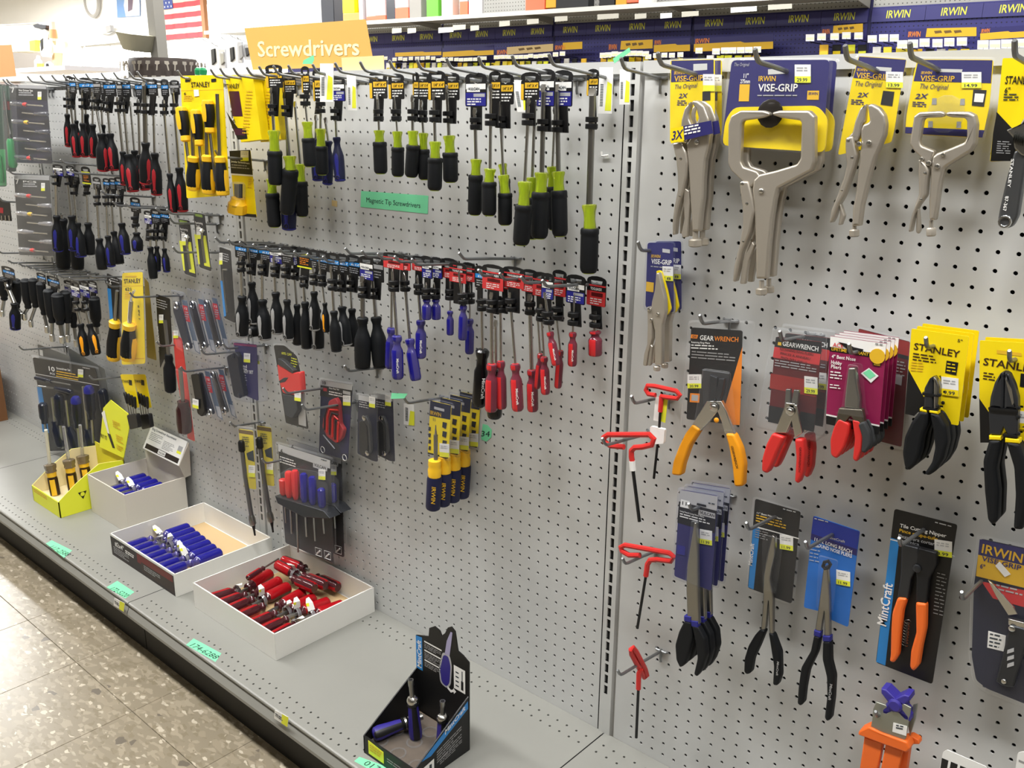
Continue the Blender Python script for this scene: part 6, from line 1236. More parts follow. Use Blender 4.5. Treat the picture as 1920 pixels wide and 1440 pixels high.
# dark card with blue edge beside the middle row
d = 3.0
t, b = carded('utility_card', 'black card with blue edge and chrome clip, beside the middle row of screwdrivers', 'tool', (425, 465), d, [([(411, 463), (432, 470), (441, 606), (420, 596)], BLKP, 3), ([(413, 526), (417, 527), (424, 592), (420, 594)], BLUP)]); plines(b, 418, 476, 12, 4, d+.04, SILV, 1.8, 2.4, .3); b.build('printed_card', t); price(t, 411, 474, 6, 22, d+.06)
b = MB(); tube_px(b, [(426, 506), (418, 506), (418, 515), (426, 586)], d+.3, 1.8, DSTEEL, 6); b.build('chrome_clip', t); blister(t, [(408, 459), (436, 467), (446, 612), (417, 600)], d+.02, .4, FILM, r=4)
# small four packs of mini drivers, two, and yellow handled blue screwdrivers, four
for i, (x, d) in enumerate(((225, 4.0), (248, 2.9))):
    t, b = carded('mini_driver_set', 'small yellow card of mini black drivers, %s' % ('overlapping in front', 'overlapped behind')[i], 'tool set', (x, 705), d, [([(x, 702), (x+24, 702), (x+36, 765), (x+18, 762)], YEL, 3), ([(x+16, 712), (x+22, 713), (x+23, 723), (x+17, 722)], BLKP)]); ptext(b, 'STANLEY', x+3, 717, x+22, 718, d+.04, BLKP, 5); b.build('printed_card', t)
    for k in range(4):
        b = MB(); A, C, E = P(x+9+k*6, 735+k*3, d+.4), P(x+14+k*5, 757+k*3, d+.4), P(x+19+k*4, 788, d+.4); R = 3.4/ppi(A); b.lathe(A, C, [(0, .7*R), (.1, R), (.9, .8*R), (1, .5*R)], BLACK, 8); b.build('mini_handle', t); b = MB(); b.tube([C, E], R*.3, DSTEEL, 6); b.build('mini_shaft', t)
    plate(t, 'holder', [(x+12, 778), (x+30, 776), (x+34, 802), (x+18, 806)], d+.5, .5, BLACK, .08, r=3)
def irw(label):
    d = 3.6
    t, b = carded('multi_bit_driver', label, 'screwdriver', (826, 755), d, [([(807, 751), (846, 760), (840, 860), (802, 850)], YEL, 4), ([(807, 751), (846, 760), (844, 787), (805, 779)], mat('deep_navy', '')), ([(802, 848), (840, 857), (840, 860), (802, 851)], BLKP)])
    ptext(b, 'IRWIN', 807, 777, 827, 782, d+.04, GOLD, 8); ptext(b, '11', 812, 789, 816, 790, d+.04, INK, 6); decal(b, [(814, 762), (833, 767), (833, 772), (814, 767)], d+.03, SILV)
    for k in range(3): decal(b, [(830, 791+k*17), (838, 793+k*17), (836, 804+k*17), (829, 801+k*17)], d+.03, BLKSTEEL)
    for k in range(4): decal(b, [(804, 800+k*12), (808, 801+k*12), (807, 808+k*12), (803, 807+k*12)], d+.03, BLKSTEEL)
    b.build('printed_card', t); price(t, 824, 831, 18, 25, d+.06, tilt=2)
    A, C, E = P(815, 861, d+.75), P(815, 893, d+.75), P(812, 955, d+.75); R = 14.5/ppi(A); b = MB(); b.tube([P(817, 865, d+.75), P(817, 815, d+.75)], 4/ppi(A), DSTEEL, 8); b.tube([P(817, 816, d+.75), P(817, 797, d+.75)], [2.6/ppi(A), .8/ppi(A)], STEEL, 8); b.build('bit_shaft', t)
    b = MB(); b.lathe(A, C, [(0, .5*R), (.06, .84*R), (.3, .88*R), (.45, .8*R), (.6, .92*R), (1, .86*R)], YELP, 12); b.build('yellow_collar', t); b = MB(); b.lathe(C, E, [(0, .9*R), (.06, R), (.9, R), (.96, .94*R), (1, .7*R)], NAVY, 14); b.build('handle', t)
    ax = (E-C).normalized(); o = facing(C, ax, -.3); b = MB(); L = (E-C).length; p0 = C+ax*L*.22+o*R*1.02; b.text('IRWIN', p0, p0+ax*L*.5, GOLD, h=R*.55, up=ax.cross(o)*-1); b.build('printed_mark', t); blister(t, [(804, 745), (851, 756), (844, 866), (800, 855)], d+.02, .5, FILMB, r=5); return t
i1 = irw('blue handled bit driver with yellow collar on its own low hook, frontmost of four')
for i in range(3): dup(i1, (0, 1.15*(i+1), .0), 'blue handled bit driver with yellow collar, %s behind the frontmost' % ORD[i])
hook((757, 745), -19, 'grey peg hook with green tape on its tip over the yellow collared drivers', L=4.2)
# small things stuck to the board and shelf
def tape(pts, d, label, txt=None, z=None, m=GREEN):
    q = pp(pts, d) if z is None else [PZ(x, y, z) for x, y in pts]; n = OUT if z is None else Vector((0, 0, 1))
    t = thing('paper_label', label, 'label', q[0]); b = MB(); b.prism(q, n*-.012, m)
    if txt:
        for st, a, c, h in txt:
            A, C = (P(*a, d), P(*c, d)) if z is None else (PZ(*a, z), PZ(*c, z)); up = Vector((0, 0, 1)) if z is None else n.cross(C-A)
            b.text(st, A+n*.012, C+n*.012, INK, h=h/ppi(A), bold=False, up=up, shear=.1)
    b.build('tape_strip', t); return t
tape([(677, 358), (803, 367), (802, 401), (676, 388)], .03, 'green tape note reading Magnetic Tip Screwdrivers on the pegboard', [('Magnetic Tip Screwdrivers', (687, 379), (788, 390), 9)])
t = tape([(622, 375), (632, 377), (632, 388), (622, 386)], .03, 'tiny yellowed tape scrap on the bare pegboard', m=mat('aged_tape', 'd9c08a', .6))
tape([(757, 756), (776, 759), (777, 799), (757, 796)], .03, 'white and yellow barcode label stuck on the pegboard below green tape', m=WHITE)
b = MB(); decal(b, [(769, 770), (777, 772), (777, 798), (766, 797)], .05, LYEL)
for k in range(10): decal(b, [(760, 764+k*2.6), (765, 765+k*2.6), (765, 766.2+k*2.6), (760, 765.2+k*2.6)], .05, INK)
o_ = [o for o in COL.objects if o.get('label', '').startswith('white and yellow barcode label stuck')][0]; b.build('barcode_print', o_)
tape([(734, 737), (764, 738), (758, 747), (733, 748)], 4.8, 'torn green tape flag on the tip of the low hook')
tape([(905, 795), (914, 797), (922, 806), (921, 820), (912, 828), (902, 824)], .03, 'round green sticker with handwritten 34 on the pegboard', [('34', (902, 818), (918, 819), 11)])
tape([(1149, 110), (1180, 89), (1182, 97), (1152, 119)], 4.6, 'green tape flag on the hook at the slotted upright'); tape([(569, 113), (588, 103), (589, 112), (585, 120), (567, 120)], 6.6, 'green tape flag on a hook in front of the orange sign')
t = thing('plastic_hook', 'tiny white plastic hook stub on the pegboard beside the upright', 'hook', P(1130, 290, 0)); b = MB(); tube_px(b, [(1128, 284), (1128, 292), (1132, 292), (1141, 291)], .2, 2, WHITE, 6); b.build('hook_stub', t)
# ------------------------------------------------ boxes and trays on the base shelf
def wallp(b, p, q, z0, z1, th, m, inn):          # upright sheet from p to q (plan points)
    p, q = Vector((p[0], p[1], 0)), Vector((q[0], q[1], 0)); n = Vector((inn[0], inn[1], 0))*th
    zz = (z1, z1) if not isinstance(z1, tuple) else z1
    b.prism([p+Vector((0, 0, z0)), q+Vector((0, 0, z0)), q+Vector((0, 0, zz[1])), p+Vector((0, 0, zz[0]))], n, m)
def tray(label, x0, x1, y0, y1, h, m, name='tray', cat='box', liner=None, skew=0):
    z = ZS+.02; t = thing(name, label, cat, ((x0+x1)/2, (y0+y1)/2, z)); g = .05
    for nm, p, q, inn in (('front_panel', (x0, y0), (x1-g, y0), (0, 1)), ('side_panel', (x1, y0+g), (x1, y1), (-1, 0)), ('back_panel', (x1-g, y1), (x0+g, y1), (0, -1)), ('side_panel', (x0, y1), (x0, y0+g), (1, 0))):
        b = MB(); wallp(b, p, q, z, z+h, .14, m, inn); b.build(nm, t)
    b = MB(); b.box((x0+.16, y0+.16, z), (x1-.16, y1-.16, z+.1), m); b.build('bottom', t)
    if liner: b = MB(); b.box((x0+.3, y0+.3, z+.1), (x1-.3, y1-.35, z+.17), liner); b.build('liner', t)
    return t
KRAFT = mat('kraft_card', 'cdb184', .7)
tray('white open tray of red screwdrivers on the base shelf', -54.0, -39.85, -12.2, -.45, 2.75, CARD, liner=KRAFT)
bt = tray('white open tray of blue screwdrivers with dark printed front', -71.35, -57.15, -12.45, -.75, 2.6, CARD, liner=KRAFT)
b = MB(); z = ZS+.02; y = -12.47
def qd(x0, x1, z0, z1, m, e=0): b.quad([Vector((x0, y-e, z+z0)), Vector((x1, y-e, z+z0)), Vector((x1, y-e, z+z1)), Vector((x0, y-e, z+z1))], m)
qd(-71.3, -57.4, .0, 2.35, mat('dark_carton_print', '2d2523', .5)); qd(-65.2, -57.6, 1.2, 2.3, mat('carton_red', '6e2320', .5), .005); qd(-64.4, -57.5, .3, 1.5, mat('carton_brown', '3a2b24', .5), .008)
b.text('#2x4"', Vector((-70.3, y-.02, z+1.45)), Vector((-68.2, y-.02, z+1.45)), WHITE, h=.6); greek(b, Vector((-70.8, y-.01, z+1.1)), 3.6, 4, GRYP, .12, .1); greek(b, Vector((-63.8, y-.02, z+1.2)), 3.5, 3, GRYP, .12, .1); greek(b, Vector((-67.9, y-.01, z+1.6)), 2, 2, WHITE, .14, .1); b.build('printed_front', bt)
def loose(c1, butt, neck, R, label, z=None, tagm=None, word=None, ln=3.4, tagang=0):
    A = Vector(butt); C = Vector(neck); ax = (C-A).normalized(); t = thing('screwdriver', label, 'screwdriver', A)
    cc, cl = (ABLUE, ABLUEC) if c1 == 'b' else (mat('dark_red_acrylic', 'a3131b', .12), mat('dark_clear_red', '5b2a30', .08, 0, .35))
    b = MB(); sel = {0, 1, 2, 4, 5, 8, 9} if c1 == 'b' else {0, 1, 2, 6, 7}
    b.lathe(A, C, [(0, .75*R), (.03, .94*R), (.08, R), (.72, R), (.78, .9*R), (.84, .64*R), (.9, .62*R), (.96, .82*R), (1, .7*R)], cc, 10, pick=lambda j, i: cc if j % 10 in sel and i < 4 else cl); b.build('acrylic_handle', t)
    b = MB(); b.tube([C, C+ax*ln], R*.3, DSTEEL, 8); b.build('shaft', t)
    if tagm:
        b = MB(); p = C-ax*.1; s = ax.cross(Vector((0, 0, 1))).normalized(); u = Vector((0, 0, 1)); q = R*.9
        b.tube([p+(s*math.cos(a)+u*math.sin(a))*q for a in [k*math.pi/5 for k in range(10)]], .09, CLEAR, 4, closed=True, flat=2.2, fdir=ax)
        w_ = (s*math.cos(tagang)+u*abs(math.sin(tagang))+u*.5).normalized(); f = ax*.6
        b.add([p+u*q-f*.6, p+u*q+f*.6, p+u*q+f*.7+w_*.8, p+u*q-f*.5+w_*.75, p+u*q+w_*1.0+f*.2+s*.5, p+u*q+w_*1.1-f*.3+s*.45], [(0, 1, 2, 3), (3, 2, 4, 5)], WHITE); b.add([p+u*q+f*.2+w_*.45+s*-.02+u*.01, p+u*q+f*.68+w_*.5+u*.01, p+u*q+f*.7+w_*.8+u*.015, p+u*q+f*.2+w_*.78+u*.015], [(0, 1, 2, 3)], LYEL)
        b.build('price_tag', t)
    return t
zb = ZS+.3
BB = 'blue handled screwdriver in the dark-fronted tray, %s from far end, butt toward %s'
for i in range(7):
    loose('b', (-69.6+i*1.42, -3.9-.16*i, zb+.62), (-69.6+i*1.42, -7.6-.16*i, zb+.62), .64, BB % (ORD[i], 'pegboard'), tagm=i in (0, 2, 4, 5), ln=2.9, tagang=i*1.1)
for i in range(7):
    loose('b', (-69.9+i*1.44, -11.95-.02*i, zb+.62), (-69.9+i*1.44, -8.35, zb+.62), .6, BB % (ORD[i], 'aisle'), ln=.25, tagm=i in (1,), tagang=.4)
RR = 'red handled screwdriver in the white tray, '
reds = [((-52.9, -3.9), (-51.9, -7.4), 0), ((-50.7, -4.2), (-50.3, -7.7), 0), ((-49.0, -4.3), (-48.7, -7.8), 1), ((-46.9, -4.0), (-46.4, -7.5), 0), ((-45.2, -3.9), (-45.0, -7.4), 1), ((-43.4, -3.4), (-44.0, -6.9), 1), ((-41.9, -2.8), (-42.6, -6.2), 1)]
for i, (a, c, tg) in enumerate(reds): loose('r', (*a, zb+.62), (*c, zb+.62), .66, RR+'butt to pegboard, %s from far end' % ORD[i], tagm=tg, ln=1.2, tagang=i*.9)
redf = [((-53.0, -11.6), (-52.4, -8.2)), ((-51.3, -11.5), (-51.0, -8.1)), ((-49.6, -11.6), (-49.6, -8.2)), ((-47.7, -11.6), (-47.7, -8.2)), ((-45.7, -11.6), (-45.6, -8.2)), ((-43.9, -11.5), (-43.9, -8.1)), ((-42.2, -11.5), (-42.5, -8.0)), ((-40.7, -11.4), (-41.2, -7.9))]
for i, (a, c) in enumerate(redf): loose('r', (*a, zb+.55), (*c, zb+.55), .6, RR+'butt to aisle, %s from far end' % ORD[i], tagm=i in (0, 6), ln=.3, tagang=.3)
redx = [((-53.0, -2.2), (-49.6, -1.7), 1.5, 0), ((-52.2, -3.4), (-48.9, -3.4), 1.75, 1), ((-45.0, -2.5), (-48.4, -2.9), 1.55, 0), ((-45.0, -3.9), (-48.2, -4.2), 1.8, 0), ((-44.6, -1.3), (-48.0, -1.5), 1.0, 0)]
for i, (a, c, dz, tg) in enumerate(redx): loose('r', (*a, zb+dz), (*c, zb+dz), .6, RR+'crosswise on top, %s from the back corner' % ORD[i], ln=.5 if i != 1 else 1.0, tagm=tg, tagang=1)
d_ = loose('r', (-51.5, -7.5, zb+2.0), (-52.0, -5.2, zb+2.1), .34, RR+'thin one lying askew across the others', ln=2.2)
# beige box with printed header flap
BEI = mat('beige_carton', 'd8d2c6', .65)
z = ZS+.02; t = thing('display_box', 'beige display box of blue screwdrivers with a printed header flap', 'box', (-79.6, -5, z))
x0, x1, y0, y1, h = -84.45, -74.85, -8.75, -1.0, 5.0
for nm, p, q, inn in (('front_panel', (x0, y0), (x1-.05, y0), (0, 1)), ('side_panel', (x1, y0+.05), (x1, y1), (-1, 0)), ('back_panel', (x1-.05, y1), (x0+.05, y1), (0, -1)), ('side_panel', (x0, y1), (x0, y0+.05), (1, 0))): b = MB(); wallp(b, p, q, z, z+(h if nm != 'back_panel' else h+1.4), .14, BEI, inn); b.build(nm, t)
b = MB(); b.box((x0+.16, y0+.16, z), (x1-.16, y1-.16, z+2.4), BEI); b.build('raised_bottom', t)
c = [Vector((-83.2, -2.0, z+6.9)), Vector((-74.2, -2.0, z+6.9)), Vector((-73.9, -.6, z+9.6)), Vector((-83.0, -.6, z+9.75))]
b = MB(); b.prism(c, Vector((0, .1, -.06)), BEI); n = (c[1]-c[0]).cross(c[3]-c[0]).normalized()
def hm(u, v, e=.015): return c[0]+(c[1]-c[0])*u+(c[3]-c[0])*v+n*e
b.quad([hm(.01, .01, .008), hm(.99, .01, .008), hm(.99, .99, .008), hm(.01, .99, .008)], WHITE); b.quad([hm(.05, .06), hm(.95, .06), hm(.95, .26), hm(.05, .26)], mat('dark_carton_print', '')); b.quad([hm(.4, .08, .02), hm(.6, .08, .02), hm(.6, .24, .02), hm(.4, .24, .02)], WHITE)
b.text('VULCAN', hm(.42, .12, .03), hm(.58, .12, .03), BLKP, up=c[3]-c[0], h=.22); b.text('Ring Screwdriver Assortment', hm(.06, .84), hm(.72, .84), INK, up=c[3]-c[0], h=.3)
up = (c[3]-c[0]).normalized(); greek(b, hm(.06, .72), 3.0, 5, GRYP, .09, .12, up); greek(b, hm(.45, .62), 2.6, 6, GRYP, .08, .1, up); b.quad([hm(.83, .42), hm(.94, .42), hm(.94, .72), hm(.83, .72)], SILV); b.quad([hm(.83, .42, .02), hm(.94, .42, .02), hm(.94, .52, .02), hm(.83, .52, .02)], LYEL); b.build('header_flap', t)
b = MB(); b.prism([Vector((-74.86, -1.05, z+4.9)), Vector((-74.2, -1.95, z+6.9)), Vector((-73.9, -.55, z+9.5)), Vector((-74.86, -.2, z+5))], (-.08, 0, 0), BEI); b.prism([Vector((-84.4, -1.0, z+6.3)), Vector((-74.9, -1.0, z+6.3)), Vector((-74.2, -1.95, z+6.9)), Vector((-83.2, -1.95, z+6.9))], (0, .1, -.02), BEI); b.build('folded_gusset', t)
for i, (a, c_, tg) in enumerate((((-82.9, -2.2), (-82.9, -5.4), 1), ((-81.5, -2.2), (-81.5, -5.6), 0), ((-80.1, -2.1), (-80.1, -5.4), 1), ((-78.6, -2.2), (-78.6, -5.4), 0))): loose('b', (*a, z+3.1), (*c_, z+3.1), .62, 'blue handled screwdriver in the beige box, butt to header, %s from yellow box' % ORD[i], tagm=tg, ln=2.6, tagang=.5)
for i in range(4): loose('b', (-82.2+i*1.5, -8.0, z+2.95), (-82.2+i*1.5, -4.9, z+2.95), .5, 'blue handled screwdriver in the beige box, butt to aisle, %s from yellow box' % ORD[i], ln=.2)
for i in range(2): loose('b', (-76.9+i*1.2, -2.0, z+3.0), (-76.9+i*1.2, -2.9, z+3.0), .42, 'steel shafted screwdriver along the near side of the beige box, %s one' % ('inner', 'outer')[i], ln=5.0)
# yellow display box with sloping sides
z = ZS+.02; t = thing('display_box', 'yellow display box with a printed header card and sloping sides', 'box', (-89, -8, z)); x0, x1, y0, y1 = -93.2, -85.3, -12.3, -3.6
CREAM = mat('cream_card', 'e6d8ae', .7)
b = MB(); wallp(b, (x0, y0), (x1, y0), z, z+2.1, .12, LYEL, (0, 1)); greek(b, Vector((x0+.5, y0-.02, z+1.7)), 4, 2, GOLD, .15, .12); b.build('front_panel', t)
for nm, x, inn in (('side_panel', x1, -1), ('side_panel', x0, 1)):
    b = MB(); pts = [Vector((x, y0, z)), Vector((x, y1, z)), Vector((x, y1, z+5.2)), Vector((x, -6.8, z+5.6)), Vector((x, -9.7, z+4.0)), Vector((x, y0, z+2.1))]; b.prism(pts, (inn*.06, 0, 0), LYEL); b.prism([p+Vector((inn*.07, 0, 0)) for p in pts], (inn*.05, 0, 0), CREAM)
    if x == x1: p = Vector((x+.02, -9.3, z+2.2)); b.add([p+Vector((0, -.55, .4)), p+Vector((0, .55, .4)), p+Vector((0, 0, -.6))], [(0, 1, 2)], BLKP); b.lathe(p+Vector((.005, 0, .08)), p+Vector((.02, 0, .08)), [(0, .28), (1, .28)], LYEL, 10)
    b.build(nm, t)
b = MB(); b.box((x0+.15, y0+.15, z+.05), (x1-.15, y1-.1, z+.95), CREAM); b.build('raised_floor', t); b = MB(); wallp(b, (x1, y1), (x0, y1), z, z+5.8, .1, mat('olive_yellow', 'd6cf2e', .5), (0, -1)); b.build('back_panel', t)
c = [Vector((-91.2, -4.0, z+5.6)), Vector((-84.5, -4.0, z+5.8)), Vector((-81.0, -4.0, z+12.2)), Vector((-86.2, -4.0, z+13.2)), Vector((-88.6, -4.0, z+11.6))]
b = MB(); b.prism(c, (0, .08, 0), LYEL); e = -4.05
b.add([Vector((-89.2, e, z+10.8)), Vector((-88.2, e, z+11.4)), Vector((-87.6, e, z+8.3)), Vector((-88.1, e, z+8.3))], [(0, 1, 2, 3)], WHITE); b.prism([Vector((-88.2, e, z+8.3)), Vector((-87.4, e, z+8.3)), Vector((-86.6, e, z+6.6)), Vector((-87.2, e, z+6.5))], (0, .03, 0), BLKP)
b.text('TRY IT', Vector((-90.7, e, z+7.2)), Vector((-88.5, e, z+7.2)), mat('brown_ink', ''), h=.55); greek(b, Vector((-86.3, e, z+10.4)), 2, 4, GOLD, .12, .14); greek(b, Vector((-85.8, e, z+8.6)), 1.8, 4, GOLD, .12, .14); greek(b, Vector((-86, e, z+7.2)), 1.8, 3, GOLD, .12, .14); b.build('header_card', t)
for i, (bs, cl, tp) in enumerate((((104, 927), (96, 885), (86, 806)), ((138, 920), (131, 876), (119, 800)), ((163, 902), (157, 868), (150, 797)))):
    B = PZ(*bs, z+1.0); Y = -B.y; A = P(*cl, Y); T = P(*tp, Y+.2); ax = (B-A).normalized(); R = .62+.02*i; k = (B-A).length
    t = thing('screwdriver', 'yellow and black striped screwdriver standing in the yellow box, %s from the aisle' % ORD[i], 'screwdriver', B)
    b = MB(); b.lathe(A, B, [(0, R*.95), (.2, R*.9), (.3, R), (1, R)], BLKP, 12, pick=lambda j, i_: GOLD if i_ < 1 or (i_ >= 2 and j % 4 in (0, 1)) else mat('dark_brown_plastic', '2a1712', .3)); b.build('striped_handle', t)
    b = MB(); b.lathe(A-ax*1.1, A, [(0, R*.6), (.1, R*1.2), (.5, R*1.15), (.7, R), (1, R*1.1)], mat('smoke_ring', '8a7c66', .15, 0, .4), 12, lobes=.12); b.build('ring_collar', t)
    b = MB(); b.tube([A-ax*.9, T], R*.34, CLEAR if i else mat('milk_plastic', 'd9d6c8', .3), 8); b.build('shaft', t)
# brown carton at the far end
b = MB(); b.box((-142, -12, ZS+.02), (-129.2, -1.9, ZS+11.5), mat('brown_carton', '7a5231', .7, cvar=.1, bscale=3)); o = b.build('carton'); tag(o, 'plain brown carton at the far end of the base shelf', 'box'); b = MB(); b.box((-135.8, -12.02, ZS+.1), (-135.2, -1.85, ZS+11.54), mat('packing_tape', '9a7446', .3)); b.build('packing_tape', o)
# black counter display with bit drivers
z = ZS+.02; t = thing('display_box', 'black counter display with cut-out header and a few bit drivers left', 'box', (-21.1, -12, z)); x0, x1, y0, y1 = -24.1, -18.15, -14.85, -9.1
BC = mat('black_carton', '121213', .45); BI = mat('black_carton_inside', '0c0c0d', .7)
b = MB(); wallp(b, (x0, y0), (x1, y0), z, z+1.6, .1, BC, (0, 1)); b.prism([Vector((-23.5, y0-.02, z+.25)), Vector((-21.7, y0-.02, z+.25)), Vector((-21.7, y0-.02, z+1.3)), Vector((-23.5, y0-.02, z+1.45))], (0, .02, 0), LYEL); greek(b, Vector((-23.3, y0-.04, z+1.1)), 1.4, 3, GOLD, .1, .12); greek(b, Vector((-21.3, y0-.02, z+.9)), 2.5, 2, GRYP, .1, .12); b.build('front_panel', t)
for nm, x, inn in (('side_panel', x1, -1), ('side_panel', x0, 1)):
    b = MB(); b.prism([Vector((x, y0, z)), Vector((x, y1, z)), Vector((x, y1, z+4.95)), Vector((x, y0, z+1.6))], (inn*.1, 0, 0), BC)
    if x == x1:
        e = x+.015; b.add([Vector((e, -14.2, z+1.95)), Vector((e, -9.2, z+4.6)), Vector((e, -9.2, z+3.9)), Vector((e, -13.2, z+1.9))], [(0, 1, 2, 3)], BLUP); b.text('MintCraft', Vector((e+.01, -11.7, z+2.95)), Vector((e+.01, -9.5, z+4.02)), WHITE, h=.42); greek(b, Vector((e, -12.6, z+1.8)), 2.8, 5, GRYP, .1, .13, rt=Vector((0, .95, .3))); greek(b, Vector((e, -12.3, z+.95)), 2.4, 3, GRYP, .08, .1, rt=Vector((0, 1, .2)))
        b.quad([Vector((e, -14.0, z+.1)), Vector((e, -12.9, z+.1)), Vector((e, -12.9, z+1.5)), Vector((e, -14.0, z+1.3))], WHITE); b.quad([Vector((e+.01, -13.4, z+.2)), Vector((e+.01, -13.15, z+.2)), Vector((e+.01, -13.15, z+1.2)), Vector((e+.01, -13.4, z+1.2))], INK)
    b.build(nm, t)
yb = y1
pts = [(x0, 0), (x1, 0), (x1+.05, 8.0), (-18.75, 8.35), (-19.3, 8.5), (-19.5, 9.6), (-19.6, 10.1), (-20.0, 10.35), (-20.4, 10.1), (-20.7, 9.5), (-21.1, 9.1), (-21.3, 9.45), (-21.9, 9.6), (-22.5, 9.2), (-22.6, 8.4), (x0, 7.9)]
b = MB(); b.prism([Vector((x, yb, z+h)) for x, h in pts], (0, .1, 0), BC); e = yb-.02
def hq(p, m, k=0): b.quad([Vector((x, e-k, z+h)) for x, h in p], m)
hq([(x0, 4.9), (x0+.75, 4.9), (x0+.75, 8.0), (x0, 7.9)], BLUP); b.text('MintCraft', Vector((x0+.62, e-.01, z+5.1)), Vector((x0+.62, e-.01, z+7.6)), WHITE, h=.5, up=Vector((-1, 0, 0)))
for k, (zz, n_) in enumerate(((7.7, 3), (6.9, 4), (6.0, 3))): b.quad([Vector((x0+1, e, z+zz)), Vector((x0+3.0, e, z+zz)), Vector((x0+3.0, e, z+zz+.13)), Vector((x0+1, e, z+zz+.13))], WHITE); greek(b, Vector((x0+1, e, z+zz-.2)), 1.9, n_, GRYP, .07, .08)
body = rnd([(-21.15, 4.9), (-20.6, 4.7), (-20.25, 5.2), (-20.1, 6.8), (-20.35, 7.6), (-20.9, 7.5), (-21.3, 6.0)], .3)
hq([(x*1.0, h) for x, h in rnd([(-21.3, 4.75), (-20.55, 4.55), (-20.1, 5.1), (-19.95, 6.9), (-20.2, 7.8), (-21.0, 7.7), (-21.45, 6.0)], .3)], SILV); hq(body, mat('print_purple', '332b86', .4), .006); hq([(-20.75, 7.6), (-20.2, 7.7), (-20.0, 8.9), (-19.85, 9.9), (-20.05, 9.9), (-20.5, 8.9)], mat('print_lilac', 'a9a4c8', .4), .006)
hq([(-19.75, 5.0), (-18.5, 5.0), (-18.5, 7.1), (-19.75, 7.1)], WHITE, .004); hq([(-18.95, 5.2), (-18.7, 5.2), (-18.7, 6.0), (-18.95, 6.0)], BLKP, .01); hq([(-18.87, 6.0), (-18.78, 6.0), (-18.78, 6.9), (-18.87, 6.9)], INK, .01)
for k in range(4): hq([(-19.55, 5.3+k*.4), (-19.2, 5.3+k*.4), (-19.2, 5.42+k*.4), (-19.55, 5.42+k*.4)], INK, .01)
hq([(-20.5, 4.6), (-20.1, 4.4), (-19.8, 4.6), (-19.75, 4.45), (-19.5, 4.75), (-19.8, 4.95), (-19.85, 4.8), (-20.1, 4.65), (-20.45, 4.85)], WHITE, .004); b.build('header_panel', t)
b = MB(); b.box((x0+.12, y0+.12, z), (x1-.12, y1-.05, z+.9), mat('insert_card', '6b5a48', .8, cvar=.25, bscale=40)); b.build('card_insert', t)
b = MB(); q = MB(); b.box((x0+.2, y0+.2, z+.9), (x1-.2, y1-.2, z+1.0), FILMG)
for i in range(3):
    for j in range(3):
        p = Vector((-23.2+i*2.1, -13.9+j*1.7, z+1.0)); b.tube([p+Vector((math.cos(a)*.6, math.sin(a)*.6, 0)) for a in [k*math.pi/6 for k in range(12)]], .07, FILMG, 5, closed=True)
b.build('clear_tray', t)
def bitd(label, A, T, R=.55):   # butt A, bit end T
    A, T = Vector(A), Vector(T); ax = (T-A).normalized(); L = (T-A).length; t = thing('bit_driver', label, 'screwdriver', A)
    b = MB(); b.lathe(A, A+ax*L*.58, [(0, .6*R), (.05, .9*R), (.2, R), (.6, .85*R), (.8, .8*R), (1, .7*R)], mat('navy_smoke', '20203a', .2), 12, pick=lambda j, i: mat('print_purple', '') if j % 4 < 2 else BLKP); b.build('handle', t)
    b = MB(); b.lathe(A+ax*L*.56, A+ax*L*.62, [(0, .7*R), (.3, .85*R), (1, .8*R)], BLACK, 12); b.build('black_collar', t); b = MB(); b.lathe(A+ax*L*.62, A+ax*L*.72, [(0, .85*R), (.4, .88*R), (.8, .7*R), (1, .45*R)], STEEL, 14); b.build('steel_collar', t)
    b = MB(); b.lathe(A+ax*L*.7, T, [(0, .36*R), (.6, .36*R), (.7, .42*R), (1, .42*R)], DSTEEL, 12); b.lathe(T-ax*.01, T+ax*.01, [(0, .27*R), (1, .27*R)], BLKP, 10); b.build('bit_socket', t)
bitd('bit driver standing against the header inside the black display', (-21.45, -11.7, z+.9), (-21.7, -11.9, z+6.25)); bitd('bit driver standing in the near back corner of the black display', (-19.15, -11.0, z+.9), (-19.1, -11.0, z+5.1)); bitd('bit driver lying on its side along the black display front', (-23.55, -14.3, z+1.6), (-22.1, -10.4, z+1.9), .6)
